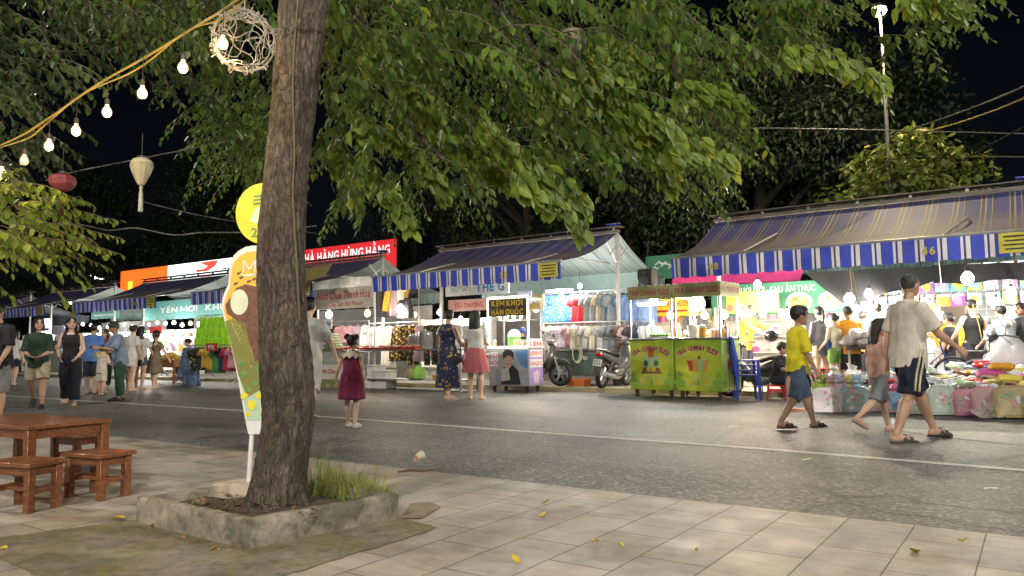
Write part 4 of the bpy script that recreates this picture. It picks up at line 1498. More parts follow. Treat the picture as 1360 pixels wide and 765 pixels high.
# ------------------------------------------------------------------ wooden table and stools
def wood():
    m, nt, b = new_mat('varnished_wood')
    v = coord(nt, 'Object', (3, 16, 16))
    n1 = noise_n(nt, v, 3, 6, .6)
    nt.links.new(ramp(nt, n1, [(.3, (.10, .036, .016)), (.55, (.21, .080, .034)), (.75, (.30, .135, .06))]), b.inputs['Base Color'])
    b.inputs['Roughness'].default_value = .28
    b.inputs['Coat Weight'].default_value = .15
    bump_n(nt, b, n1, .08, .004)
    return m
M_WOOD = wood()
def stool(label, loc, rz, L, W, H, leg=.045, name='wooden_stool', cat='stool', rail=.42, over=.02, group='wooden stools'):
    t = thing(name, label, cat, loc, rz, group)
    MB().box((0, 0, H - .0125), (L, W, .025), bev=.004).build('seat' if cat == 'stool' else 'table_top', M_WOOD, t)
    lx, ly = L / 2 - over - leg / 2, W / 2 - over - leg / 2
    for sx in (-1, 1):
        for sy_ in (-1, 1):
            MB().box((sx * lx, sy_ * ly, (H - .025) / 2), (leg, leg, H - .026), bev=.003).build('leg', M_WOOD, t)
    ap_ = .05 if cat == 'stool' else .06
    for sy_ in (-1, 1):
        MB().box((0, sy_ * ly, H - .026 - ap_ / 2), (2 * lx - leg - .001, .02, ap_), bev=.002).build('apron', M_WOOD, t)
    for sx in (-1, 1):
        MB().box((sx * lx, 0, H - .026 - ap_ / 2), (.02, 2 * ly - leg - .001, ap_), bev=.002).build('apron', M_WOOD, t)
    if rail:
        for sx in (-1, 1):
            MB().box((sx * lx, 0, H * rail), (.022, 2 * ly - leg - .001, .035), bev=.002).build('stretcher', M_WOOD, t)
        MB().box((0, 0, H * rail), (2 * lx - .023, .022, .03), bev=.002).build('stretcher', M_WOOD, t)
    return t
q = G(38, 664, PAVE)
tdir = ROT + rad(6)
xa = Vector((math.cos(tdir), math.sin(tdir), 0)); ya = Vector((-xa.y, xa.x, 0))
tc = Vector((q.x, q.y, 0)) + xa * .03 + ya * .24 - xa * .55
table = stool('low varnished wooden table at the left edge with stools around it', (tc.x, tc.y, PAVE), tdir, 1.1, .56, .46, .055, 'wooden_table', 'table', 0, .01, None)
for (px, py, dx, dy, rz_, lb) in ((114, 665, 0, 0, 4, 'varnished wooden stool on its own right of the table end'), (12, 682, 0, 0, 10, 'nearest wooden stool cut off by the left edge of the photo'), (88, 628, 0, 0, 0, 'wooden stool half hidden behind the low table')):
    q = G(px, py, PAVE)
    stool(lb, (q.x, q.y + .13, PAVE), tdir + rad(rz_), .38, .26, .285)

# ------------------------------------------------------------------ string of bulbs
M_YCABLE = mat('yellow_cable', (.30, .22, .04), .5)
M_CABLE = mat('dark_cable', (.03, .03, .03), .6)
CP = [(-160, 255, 5.4), (0, 193, 4.6), (60, 160, 4.4), (125, 115, 4.15), (200, 72, 3.95), (260, 35, 3.8), (315, 0, 3.6), (430, -95, 3.3), (700, -330, 2.6)]
cpath = catmull([D(*e) for e in CP], 10)
o = MB().tube(cpath, .0065, 6).build('light_cable', M_YCABLE)
tag(o, 'thick yellow cable swooping across the upper left with bulbs below', 'cable')
o = MB().tube([p + Vector((0, .01, -.012 + .022 * math.sin(i * .3))) for i, p in enumerate(cpath)], .005, 6).build('light_cable', M_YCABLE)
tag(o, 'thinner yellow cable twisted along under the thick one', 'cable')
BULBS = [(296, 58, 3.62, 1, 'lit bulb hanging beside the white wire ball'), (243, 90, 3.8, 1, 'lit bulb second from the wire ball'), (189, 124, 3.95, 1, 'lit bulb third from the wire ball'), (142, 149, 4.1, 1, 'lit bulb above the green boughs, fourth from the wire ball'), (101, 174, 4.25, 1, 'lit bulb fifth from the wire ball'), (65, 194, 4.4, 1, 'lit bulb next to the dead bulb on the string'), (32, 214, 4.5, 0, 'dead pale bulb on the string of lit bulbs'), (2, 230, 4.65, 1, 'lit bulb at the very left end of the string'),
         (-60, 262, 4.9, 1, 'lit bulb of the string beyond the left edge')]
M_BGLASS = mat('unlit_bulb_glass', (.75, .72, .60), .25)
M_SOCK = mat('bulb_socket', (.035, .03, .028), .5)
for px, py, d, on, lb in BULBS:
    q = D(px, py, d)
    t = thing('string_bulb', lb, 'light bulb', q, 0, 'bulbs on the string', .72)
    cy_ = min(cpath, key=lambda p: (p.x - q.x) ** 2 + (p.y - q.y) ** 2 * .2)
    MB().lathe([(.012, .044), (.022, .034), (.032, .016), (.035, -.002), (.031, -.020), (.020, -.032), (.004, -.038)], 14).lathe([(.014, .04), (.014, .06)], 10).build('glass', M_BULBY if on else M_BGLASS, t)
    MB().lathe([(.017, .058), (.018, .10), (.008, .11)], 10).tube([(0, 0, .105), (0, 0, max(.15, (cy_.z - q.z) / .72))], .003, 5).build('socket', M_SOCK, t)
    if on:
        light('bulb_light', (0, 0, -.07), P_STRING, (1, .68, .32), .03, t)

# ball of wire with small lamps
wb = D(324, 54, 3.75)
t = thing('wire_ball', 'round ball of white fairy light wire hanging by the trunk', 'light ornament', wb)
Rb = .155
mb = MB(); lt = MB()
M_WWIRE = mat('white_wire', (.34, .32, .29), .5)
for k in range(13):
    ax = Vector((RN.gauss(0, 1), RN.gauss(0, 1), RN.gauss(0, 1))).normalized()
    a_, b_ = frame_for(ax)
    off = RN.uniform(-.55, .55)
    pts = []
    ph = RN.uniform(0, 6)
    for i in range(41):
        an = 2 * PI * i / 40
        v = ax * (off + .16 * math.sin(an * 5 + ph)) + (a_ * math.cos(an) + b_ * math.sin(an)) * math.sqrt(1 - off * off)
        pts.append(v.normalized() * Rb)
    mb.tube(pts, .0024, 5, caps=False)
    for i in range(0, 40, 4):
        v = pts[i]
        e = v.normalized() * .016 + Vector((RN.gauss(0, .008), RN.gauss(0, .008), RN.gauss(0, .008)))
        lt.tube([v, v + e], .0036, 5)
mb.tube([(0, 0, Rb), (.01, 0, .5)], .003, 5)
mb.build('wire_frame', M_WWIRE, t)
lt.build('fairy_lights', M_WWIRE, t)['kind'] = 'stuff'

# silk lanterns
def lantern(label, px, py, d, prof, m, tassel, tm, tilt=0):
    q = D(px, py, d)
    t = thing('silk_lantern', label, 'lantern', q, 0, 'silk lanterns')
    n = 12
    rings = []
    for r, z in prof:
        rings.append([Vector((r * math.cos(2 * PI * j / (n * 2)) * (1 if j % 2 else .955), r * math.sin(2 * PI * j / (n * 2)) * (1 if j % 2 else .955), z)) for j in range(n * 2)])
    MB().loft(rings).build('shade', m, t, ang=20)
    z0, z1 = prof[0][1], prof[-1][1]
    MB().lathe([(.03, z1), (.03, z1 + .012)], 12).tube([(0, 0, z1), (0, 0, z1 + .18)], .003, 5).build('top_cap', M_SOCK, t)
    MB().lathe([(.006, z0), (.014, z0 - .02), (.009, z0 - .035), (.014, z0 - .06), (.016, z0 - tassel)], 10).build('tassel', tm, t)
    return t
M_LCREAM = mat('cream_silk', (.40, .39, .28), .7, c2=(.34, .32, .23))
M_LPINK = mat('pink_silk', (.20, .035, .05), .6, c2=(.16, .03, .045))
lantern('cream diamond shaped silk lantern with a tassel hanging at the left', 188, 228, 5.2, [(.02, -.095), (.035, -.07), (.062, -.01), (.078, .035), (.075, .06), (.058, .085), (.032, .097)], M_LCREAM, .19, mat('pale_tassel', (.35, .38, .33), .8))
lantern('dusty pink squat silk lantern with a dark tassel at the left', 83, 242, 5.2, [(.025, -.065), (.05, -.055), (.082, -.02), (.09, .01), (.082, .035), (.05, .055), (.025, .062)], M_LPINK, .16, mat('dark_tassel', (.12, .04, .05), .8))
lantern('dim grey silk lantern half hidden among the leaves above the middle', 760, 62, 5.0, [(.03, -.12), (.05, -.09), (.085, -.02), (.10, .05), (.095, .08), (.07, .105), (.03, .115)], mat('grey_silk', (.20, .17, .12), .7), .02, M_SOCK)

# cables in the air and on the trunk
def cable(label, pts, r, m=None, k=8):
    o = MB().tube(catmull([D(*p) for p in pts], k), r, 5).build('overhead_cable', m or M_CABLE)
    return tag(o, label, 'cable')
M_GCABLE = mat('grey_cable', (.16, .15, .14), .6)
cable('straight thin wire left of the street lamp pole at treetop height', [(900, 168, 13), (1000, 170, 13.5), (1180, 173, 15), (1440, 180, 17)], .012, M_GCABLE)
cable('yellow cable rising right from the street lamp pole to the photo edge', [(1184, 182, 17.0), (1240, 172, 16), (1300, 154, 14), (1370, 126, 12), (1480, 70, 10)], .016, M_YCABLE)
cable('double dark cable above the yellow one at the upper right', [(1184, 180, 17.2), (1245, 160, 16), (1310, 136, 14), (1370, 110, 12), (1480, 50, 10)], .018)
cable('straight wire right of the lamp pole above the small tree', [(1184, 208, 16.6), (1300, 208, 16.6), (1440, 209, 16.6)], .012, M_GCABLE)
cable('lower dark cable climbing right from the small tree', [(1230, 240, 16), (1310, 195, 14.5), (1375, 160, 13), (1480, 100, 11)], .013)
cable('wavy pale cable sagging across the dark sky at the left', [(-60, 270, 8), (35, 291, 8), (75, 298, 8), (110, 299, 8), (145, 306, 8), (180, 303, 8), (230, 312, 8), (270, 309, 8), (345, 308, 8), (420, 300, 8)], .007, M_GCABLE)
cable('thin cable passing behind the cream lantern', [(60, 240, 7), (100, 228, 7), (180, 212, 7), (300, 188, 7)], .006, M_GCABLE)
cable('thin faint wire sloping down to the round yellow sign', [(190, 268, 9), (260, 285, 9), (330, 297, 9), (420, 310, 9)], .005, M_GCABLE)
o = MB().tube(catmull([D(x, y, TY - r / FPX * TY - .012) for x, y, r in ((396, 0, 34), (391, 60, 33), (389, 120, 33), (391, 200, 33), (389, 260, 33), (393, 330, 34), (396, 390, 34.5), (398, 425, 33))], 8), .0055, 5).build('trunk_cable', mat('ochre_cable', (.13, .09, .04), .7))
tag(o, 'ochre cable running down the front of the big trunk', 'cable')

# ------------------------------------------------------------------ litter on the ground
M_YLEAF = mat('fallen_leaf_yellow', (.55, .42, .03), .6, c2=(.45, .30, .03))
for i, (px, py, s_, lb) in enumerate(((149, 692, .07, 'large yellow leaf on the moss left of the planter'), (199, 703, .045, 'yellow leaf near the left face of the planter'), (288, 731, .05, 'green yellow leaf below the planter front corner'), (6, 728, .06, 'yellow leaf at the far left on the moss edge'), (714, 686, .055, 'yellow leaf on the tiles right of the planter'), (690, 748, .06, 'curled yellow leaf at the bottom centre'), (795, 722, .05, 'ochre leaf in the middle of the front tiles'), (822, 728, .03, 'small dry leaf beside the ochre leaf'), (1215, 737, .07, 'bright yellow leaf on the right front tiles'), (1285, 718, .04, 'thin pale leaf near the right kerb'), (925, 730, .025, 'tiny brown leaf on a tile joint'), (720, 668, .04, 'yellowish leaf close to the kerb'))):
    q = G(px, py, PAVE)
    a = i * 1.7
    n = 9
    vs = []
    for k in range(n):
        t = k / (n - 1)
        wv = s_ * .33 * math.sin(PI * t) ** .8 * (1.2 - t * .5)
        cl = .012 * math.sin(t * 3 + i) + .004
        vs += [(t * s_, wv, cl + .008), (t * s_, 0, cl), (t * s_, -wv, cl + .006)]
    fs = []
    for k in range(n - 1):
        fs += [(3 * k, 3 * k + 1, 3 * k + 4, 3 * k + 3), (3 * k + 1, 3 * k + 2, 3 * k + 5, 3 * k + 4)]
    mb = MB().add(vs, fs).tube([(0, 0, .005), (-s_ * .3, .004, .003)], .0015, 4)
    o = mb.build('fallen_leaf', M_YLEAF)
    o.location = (q.x, q.y, PAVE + .003); o.rotation_euler = (0, 0, a)
    tag(o, lb, 'leaf', 'fallen leaves on the ground')
q = G(556, 613, PAVE)
t = thing('paper_cup', 'crushed paper cup lying on its side by the kerb', 'cup', (q.x, q.y, PAVE + .04), rad(60))
M_ = Matrix.Rotation(rad(80), 4, 'Y')
MB().lathe([(.024, -.04), (.036, .04), (.039, .042), (.039, .036), (.034, .034), (.022, -.036)], 16, M=M_, caps=False).build('cup', mat('paper_cup_wall', (.75, .68, .55), .6), t)
MB().lathe([(.0235, -.034), (.002, -.034)], 16, M=M_, caps=False).build('cup_base', mat('paper_cup_print', (.55, .25, .12), .6), t)
for px, py, a, lb, s_ in ((975, 567, .3, 'crumpled white paper scrap on the road behind the line', .14), (1072, 611, .6, 'thin white paper strip on the road', .12), (1316, 650, 0, 'small white slip on the road near the right kerb', .09), (266, 579, .2, 'tiny white scrap on the kerb left of the tree', .06), (1186, 563, 1, 'pale scrap by the walking man', .07)):
    q = G(px, py, 0)
    vs = []; n = 5
    for i in range(n):
        for j in range(3):
            vs.append((s_ * (i / 4 - .5), s_ * .3 * (j / 2 - .5), .012 * abs(noise.noise(Vector((i * .7, j * .9, px)))) + .004))
    mb = MB().add(vs, [(i * 3 + j, (i + 1) * 3 + j, (i + 1) * 3 + j + 1, i * 3 + j + 1) for i in range(4) for j in range(2)])
    o = mb.build('paper_scrap', mat('scrap_paper', (.72, .74, .72), .7))
    o.location = (q.x, q.y, .003 + (PAVE if py == 579 else 0)); o.rotation_euler = (0, 0, a)
    tag(o, lb, 'litter')
q = G(552, 628, PAVE)
o = MB().tube([(-.13, 0, .01), (-.04, .01, .018), (.05, 0, .012), (.14, .015, .016)], [.006, .009, .008, .004], 6).build('dead_twig', mat('dead_wood', (.13, .08, .05), .9))
o.location = (q.x, q.y, PAVE); o.rotation_euler = (0, 0, .1)
tag(o, 'brown dead twig on the tiles below the paper cup', 'twig')
# ------------------------------------------------------------------ tents
def stripe_mat(name, stops, period=.31, dust_shade=0.0, under=None, tr=.25, dust_shade_col=(.15, .125, .10)):
    m, nt, b = new_mat(name)
    uv = nt.nodes.new('ShaderNodeUVMap'); uv.uv_map = 'uv'
    sp = nt.nodes.new('ShaderNodeSeparateXYZ'); nt.links.new(uv.outputs[0], sp.inputs[0])
    fr = math_n(nt, 'FRACT', math_n(nt, 'DIVIDE', sp.outputs[0], period))
    cc = ramp(nt, fr, stops, 'CONSTANT')
    v = coord(nt)
    wear = ramp(nt, noise_n(nt, v, 2.2, 5), [(.35, (.78, .76, .74)), (.65, (1.05, 1.05, 1.05))])
    cc = mixc(nt, 1, cc, wear, 'MULTIPLY')
    if dust_shade:
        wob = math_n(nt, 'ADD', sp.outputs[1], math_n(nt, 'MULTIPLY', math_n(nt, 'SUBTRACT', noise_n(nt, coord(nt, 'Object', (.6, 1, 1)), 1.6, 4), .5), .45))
        df = ramp(nt, wob, [(.30, (.12, .12, .12)), (.55, (dust_shade, dust_shade, dust_shade))])  # dust, thickened low down to paint the light fading from the ridge
        cc = mixc(nt, df, cc, dust_shade_col)
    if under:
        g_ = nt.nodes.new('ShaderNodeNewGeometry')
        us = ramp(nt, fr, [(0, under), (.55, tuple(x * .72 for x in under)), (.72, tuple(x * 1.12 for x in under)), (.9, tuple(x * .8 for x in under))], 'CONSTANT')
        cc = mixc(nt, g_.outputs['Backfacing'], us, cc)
    nt.links.new(cc, b.inputs['Base Color'])
    b.inputs['Roughness'].default_value = .6
    bump_n(nt, b, noise_n(nt, v, 5, 4), .25, .02)
    if tr:
        t = nt.nodes.new('ShaderNodeBsdfTranslucent'); nt.links.new(cc, t.inputs[0])
        mx = nt.nodes.new('ShaderNodeMixShader'); mx.inputs[0].default_value = tr
        nt.links.new(b.outputs[0], mx.inputs[1]); nt.links.new(t.outputs[0], mx.inputs[2])
        nt.links.new(mx.outputs[0], nt.nodes['Material Output'].inputs['Surface'])
    return m
BL, WH, NV = (.045, .075, .52), (.68, .68, .70), (.03, .03, .06)
SS = [(0, BL), (.48, WH), (.60, NV), (.66, BL), (.70, WH), (.90, NV), (.94, BL)]
BT, WT, NT_ = (.026, .034, .17), (.25, .235, .21), (.026, .027, .045)
ST = [(0, BT), (.50, WT), (.54, NT_), (.66, WT), (.72, BT), (.90, WT), (.93, NT_)]
M_VAL = stripe_mat('awning_valance_stripe', SS, tr=.12)
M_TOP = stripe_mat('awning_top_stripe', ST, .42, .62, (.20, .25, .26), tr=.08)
TE = (.20, .33, .32); TE2 = (.30, .42, .40)
M_BACKV = stripe_mat('teal_stripe_valance', [(0, TE), (.3, TE2), (.4, (.12, .22, .22)), (.55, TE2), (.8, TE)], .24, tr=.3)
M_TUBE = mat('tent_steel', (.50, .50, .50), .4, .5, c2=(.36, .36, .36), scale=12)
M_BEAM = mat('awning_beam', (.16, .13, .11), .5, .2, c2=(.10, .085, .075))
M_YCARD = mat('yellow_card', (.62, .56, .06), .6)
M_YTXT = mat('yellow_lettering', (.60, .48, .06), .6)
M_TARP = mat('pale_tarp', (.34, .34, .35), .8, c2=(.24, .25, .27), scale=3, bump=.4, bscale=6)
M_BLACK = mat('black_ink', (.02, .02, .02), .6)
GAR = 'market tents with blue striped awnings'
def tent(label, L0, L1, nums, fz=2.75, rz_=3.70, fw=2.62, bz=2.75, card=True, backwall=True):
    ln = L1 - L0
    t = thing('market_tent', label, 'market tent', S((L0 + L1) / 2, 0), ROT, GAR)
    h = ln / 2
    nx = 72
    seed = L0 * 3.7
    def hump(x, y):
        return .022 * noise.noise(Vector((x * 1.3 + seed, y * 1.1, 0))) + .010 * noise.noise(Vector((x * 4 + seed, y * 3, 5)))
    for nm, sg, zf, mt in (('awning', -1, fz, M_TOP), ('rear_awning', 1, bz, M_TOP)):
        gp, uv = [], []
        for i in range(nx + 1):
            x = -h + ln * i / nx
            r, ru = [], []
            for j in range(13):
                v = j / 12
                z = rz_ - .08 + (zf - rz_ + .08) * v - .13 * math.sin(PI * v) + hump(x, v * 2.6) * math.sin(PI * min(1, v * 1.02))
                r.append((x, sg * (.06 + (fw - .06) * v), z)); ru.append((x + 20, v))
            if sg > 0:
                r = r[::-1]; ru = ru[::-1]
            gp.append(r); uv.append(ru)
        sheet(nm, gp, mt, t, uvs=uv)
        gp, uv = [], []
        dp = .36 if sg < 0 else .32
        for i in range(nx * 2 + 1):
            x = -h + ln * i / nx / 2
            r, ru = [], []
            for j in range(5):
                v = j / 4
                wv = .018 * v * math.sin(x * 9 + seed) + .012 * v * noise.noise(Vector((x * 3, seed, 1)))
                r.append((x, sg * (fw + .012) + wv - .02 * v * sg, zf - .005 - dp * v + .012 * v * math.sin(x * 20.3))); ru.append((x + 20, v))
            gp.append(r); uv.append(ru)
        sheet('valance' if sg < 0 else 'rear_valance', gp, M_VAL if sg < 0 else M_BACKV, t, uvs=uv)
        MB().tube([(-h - .02, sg * fw, zf + .01), (h + .02, sg * fw, zf + .01)], .025, 8).build('front_bar', M_TUBE, t)
    MB().box((0, 0, rz_ - .02), (ln + .06, .12, .07), bev=.008).build('ridge_beam', M_BEAM, t)
    MB().box((0, .02, rz_ + .085), (ln + .2, .26, .025), bev=.006).build('ridge_cover', M_BEAM, t)
    mb = MB()
    for k in range(7):
        x = -h + .1 + (ln - .2) * k / 6
        mb.box((x, 0, rz_ + .043), (.05, .05, .055))
    mb.build('ridge_bracket', M_TUBE, t)
    for x in (-h + .03, h - .03):
        mb = MB().box((x, 0, (rz_ - .06) / 2 + MKT / 2), (.075, .075, rz_ - .06 - MKT), bev=.006).box((x, 0, MKT + .006), (.2, .2, .012), bev=.003)
        for sg in (-1, 1):
            mb.tube([(x, sg * .03, rz_ - .75), (x, sg * .55, rz_ - .28)], .016, 6)
            mb.tube([(x, sg * .03, rz_ - .35), (x, sg * .42, rz_ - .62)], .014, 6)
        mb.build('post', M_TUBE, t)
    for x in (-h * .55, h * .55):
        for sg, zf in ((-1, fz), (1, bz)):
            MB().tube([(x, sg * .05, rz_ - .55), (x + .35, sg * fw * .52, rz_ - .62), (x, sg * (fw - .02), zf - .01)], .022, 7).build('folding_arm', M_TUBE, t)
    # striped end cap scrap tied round the ridge end
    for x in (h + .02,):
        gp, uv = [], []
        for i in range(9):
            a = -1.1 + 2.2 * i / 8
            gp.append([(x - .30 + .32 * j / 3, .16 * math.sin(a) * (1 + .3 * j / 3), rz_ + .11 + .07 * math.cos(a) - .05 * j / 3 * abs(a)) for j in range(4)])
            uv.append([(i * .06, j / 3) for j in range(4)])
        sheet('end_scrap', gp, M_VAL, t, uvs=uv)
    for n_, x in nums:
        mb = MB(); put_text(mb, n_, x, fz - .20, .17, -fw - .055, 0, bold=.03)
        mb.build('tent_number', M_YTXT, t, smooth=False)
    if card:
        mb = MB().box((h - .28, -fw - .048, fz - .17), (.46, .008, .30))
        for k in range(4):
            mb.box((h - .28 + RN.uniform(-.01, .01), -fw - .0535, fz - .075 - k * .062), (.36 - .05 * (k % 2), .003, .022), 1)
        mb.build('notice_card', [M_YCARD, M_BLACK], t, smooth=False)
    if backwall:
        gp = []
        for i in range(41):
            x = -h + ln * i / 40
            gp.append([(x, 2.2 + .05 * math.sin(x * 5 + seed), MKT + (2.35 - MKT) * j / 4) for j in range(5)])
        sheet('back_tarp', gp, M_TARP, t)
    return t
tent('middle market tent with the number 50 on its striped valance', 0, 5.43, [('50', 1.32)])
tent('large right market tent numbered 48 and 46 on its valance', -8.05, -2.35, [('48', -2.02), ('46', 1.42)], fz=2.62, fw=2.5, bz=2.95)
tent('market tent half hidden behind the big trunk, below the red restaurant sign', 7.6, 13.1, [('52', -1.4)])
tent('market tent below the orange lit sign, next left of the cone sign', 15.0, 20.5, [('54', 1.6)])
tent('market tent above the woman in black, second from the left end', 22.6, 28.1, [('56', 1.6)])
tent('farthest market tent at the left end of the row', 30.1, 35.6, [], card=False)

# ------------------------------------------------------------------ signs
def sign(name, label, px0, pyt0, pyb0, px1, pyt1, w, m, th=.04, group=None, cat='sign', part=None):
    """board hung on the plane w, its left edge px0 (pyt0..pyb0) and its right edge px1"""
    a = P(px0, pyb0, w); b = P(px0, pyt0, w); c = P(px1, pyt1, w)
    Wd = (c - b).dot(-U); H = b.z - a.z
    t = thing(name, label, cat, (a + b) / 2 + (-U) * Wd / 2, ROT, group)
    if part is not False:
        MB().box((0, 0, 0), (Wd, th, H), bev=.004).build(part or 'board', m, t)
    return t, Wd, H
M_RED = mat('sign_red', (.55, .025, .03), .5, emit=(.9, .03, .04), es=.25)
M_WLET = mat('white_lettering', (.85, .85, .85), .5, emit=(1, 1, 1), es=.35)
t, W_, H_ = sign('restaurant_sign', 'red restaurant sign with white letters above the stalls right of the trunk', 372, 336, 374, 527, 313.5, -3.2, M_RED)
mb = MB(); put_text(mb, 'NHÀ HÀNG HÙNG HẰNG', W_ * .07, H_ * .20, H_ * .40, -.026, 0, bold=.022, width=W_ * .76)
mb.build('lettering', M_WLET, t, smooth=False)
MB().box((-W_ * .42, -.0, 0), (W_ * .155, .05, H_ * .99)).build('white_panel', mat('white_board', (.75, .75, .75), .5), t)
MB().box((W_ / 2 + .02, 0, -H_ * .35), (.05, .05, H_ * 1.8)).build('frame_post', M_DARK, t)

M_ORL = mat('lit_orange', (.8, .2, .03), .5, emit=(1, .10, .012), es=.75)
M_WHL = mat('lit_white', (.9, .9, .9), .5, emit=(.80, .95, .92), es=.95, c2=(.9, .9, .9))
M_YEL = mat('lit_yellow', (.9, .6, .1), .5, emit=(1, .55, .03), es=1.2)
M_REDL = mat('lit_red', (.8, .05, .03), .5, emit=(.9, .05, .03), es=.8)
t, W_, H_ = sign('lit_billboard', 'long backlit orange and white billboard over the tents at the left', 162, 361, 397, 352, 335, -3.0, M_WHL, .12)
fr = MB()
fr.box((-W_ * .315, -.064, 0), (W_ * .37, .006, H_))
fr.build('orange_panel', M_ORL, t, smooth=False)
x0 = -W_ * .42
mb = MB().prism([(x0 - .22, -H_ * .36), (x0 - .16, -H_ * .05), (x0 - .2, H_ * .1), (x0 - .08, H_ * .06), (x0, H_ * .13), (x0 + .1, H_ * .05), (x0 + .2, H_ * .12), (x0 + .17, -H_ * .08), (x0 + .22, -H_ * .36)], -.071, -.068)
mb.build('yellow_emblem', M_YEL, t, smooth=False)
mb = MB().prism([(W_ * .10 - .1, H_ * .48), (W_ * .22, H_ * .48), (W_ * .20, H_ * .30), (W_ * .15, H_ * .16), (W_ * .08, H_ * .16), (W_ * .06, H_ * .26), (W_ * .12, H_ * .24), (W_ * .15, H_ * .32)], -.071, -.062)
mb.build('red_emblem', M_REDL, t, smooth=False)
mb = MB(); put_text(mb, 'NHÀ HÀNG', W_ * .14, -H_ * .02, .13, -.071, 0, bold=.02)
mb.build('lettering', M_REDL, t, smooth=False)
for k, (dx, s_) in enumerate(((-.30, .15), (-.20, .11), (-.15, .15))):
    MB().box((W_ * dx, -.072, -H_ * .30), (s_, .004, H_ * .32)).build('white_letter_block', M_WHL, t, smooth=False)

M_TEAL = mat('sign_teal', (.12, .36, .36), .5)
M_PALE = mat('pale_lettering', (.70, .80, .78), .5)
t, W_, H_ = sign('shop_banner', 'teal banner with pale capital letters left of the cone sign', 190, 402, 426, 300, 388, -.9, M_TEAL)
mb = MB(); put_text(mb, 'YÊN MỚI   KHU', W_ * .12, 0, .30, -.024, 0, bold=.025, width=W_ * .78)
mb.build('lettering', M_PALE, t, smooth=False)
t, W_, H_ = sign('shop_banner', 'dim teal banner behind the tent above the market crowd', 122, 409, 424, 158, 404, -.9, M_TEAL)
for k in range(2):
    MB().box((0, -.022, H_ * (.2 - .4 * k)), (W_ * .8, .003, H_ * .14)).build('text_line', M_PALE, t, smooth=False)
M_GREEN = mat('sign_green_board', (.04, .24, .13), .5)
t, W_, H_ = sign('shop_banner', 'green board with white drawing in the gap between the middle and right tents', 858, 341, 372, 912, 335, -3.4, M_GREEN)
mb = MB()
for x, z, s_, a in ((-.15, .1, .16, .2), (.05, .05, .2, -.4), (.22, -.02, .15, .3), (-.3, -.03, .1, 0)):
    mb.tube([(x - s_, -.024, z - .03), (x - s_ * .3, -.024, z + .05), (x + s_ * .4, -.024, z - .02), (x + s_, -.024, z + .04)], [.02, .035, .03, .012], 6)
mb.build('drawing', M_PALE, t)
t, W_, H_ = sign('shop_banner', 'long green food banner with white letters under the right tent', 945, 380, 420, 1124, 368, -1.1, M_GREEN)
mb = MB(); put_text(mb, 'NGƯỜI MỚI · KHU ẨM THỰC', -W_ * .02, H_ * .28, .19, -.024, 0, bold=.02, width=W_ * .62)
mb.build('lettering', mat('white_ink', (.8, .8, .8), .5), t, smooth=False)
mb = MB()
for k, x in enumerate((.17, .40)):
    mb.disc(W_ * x, -H_ * .14, W_ * .095, H_ * .30, -.024, -.021, 0)
    mb.disc(W_ * x, -H_ * .16, W_ * .075, H_ * .20, -.027, -.024, 1 + k)
    for j in range(6):
        a = j * 1.1 + k
        mb.disc(W_ * x + W_ * .045 * math.cos(a), -H_ * .16 + H_ * .11 * math.sin(a), W_ * .018, H_ * .06, -.030, -.027, (3 + j + k) % 3 + 1, 10)
mb.build('food_picture', [mat('plate_white', (.7, .7, .66), .5), mat('food_brown', (.42, .22, .10), .5, c2=(.5, .32, .18), scale=20), mat('food_pink', (.55, .30, .25), .5, c2=(.45, .40, .30), scale=20), mat('food_green', (.16, .32, .08), .5)], t, smooth=False)
M_YSGN = mat('sign_bright_yellow', (.80, .62, .04), .5)
M_RLET = mat('red_lettering', (.55, .04, .03), .5)
t, W_, H_ = sign('shop_banner', 'yellow dried fruit banner with red capital letters behind the tea carts', 965, 389, 416, 1034, 383, -.25, M_YSGN)
mb = MB(); put_text(mb, 'Ô MAI HÀNG ĐƯỜNG', 0, H_ * .22, .22, -.024, 0, bold=.03, width=W_ * .94)
mb.build('lettering', M_RLET, t, smooth=False)
mb = MB()
for k in range(6):
    mb.disc(-W_ * .42 + W_ * .168 * k, -H_ * .26, W_ * .075, H_ * .2, -.024, -.021, k % 4)
mb.build('fruit_picture', [M_REDL if False else mat('fruit_red', (.55, .08, .05), .5), mat('fruit_pink', (.60, .20, .22), .5), mat('fruit_green', (.22, .40, .06), .5), mat('fruit_orange', (.65, .25, .05), .5)], t, smooth=False)
t, W_, H_ = sign('shop_banner', 'small yellow banner with red letters seen through the tea cart frame', 866, 398, 421, 934, 393, -.6, M_YSGN)
mb = MB(); put_text(mb, 'ẨM THỰC HƯƠNG', -W_ * .05, H_ * .2, .17, -.024, 0, bold=.03, width=W_ * .72)
mb.box((W_ * .41, -.0225, 0), (W_ * .15, .004, H_ * .9), 1)
for k in range(2):
    mb.disc(W_ * .41, H_ * (.2 - .4 * k), W_ * .05, H_ * .15, -.028, -.025, 0)
mb.box((-W_ * .1, -.0225, -H_ * .2), (W_ * .6, .003, H_ * .12), 0)
mb.build('lettering', [M_RLET, mat('orange_card', (.75, .30, .04), .5)], t, smooth=False)
M_WBRD = mat('white_banner', (.72, .76, .80), .6)
t, W_, H_ = sign('shop_banner', 'white banner with big blue letters under the middle tent', 592, 376, 394, 676, 370, .4, M_WBRD)
mb = MB(); put_text(mb, 'THE G', W_ * .22, 0, .30, -.024, 0, bold=.04, width=W_ * .44)
mb.tube([(-W_ * .4, -.024, -.05), (-W_ * .3, -.024, .08), (-W_ * .2, -.024, -.04), (-W_ * .12, -.024, .06), (-W_ * .08, -.024, -.08)], .008, 5, 1)
mb.tube([(-W_ * .42, -.024, .05), (-W_ * .34, -.024, -.09), (-W_ * .24, -.024, .09), (-W_ * .15, -.024, -.06)], .006, 5, 1)
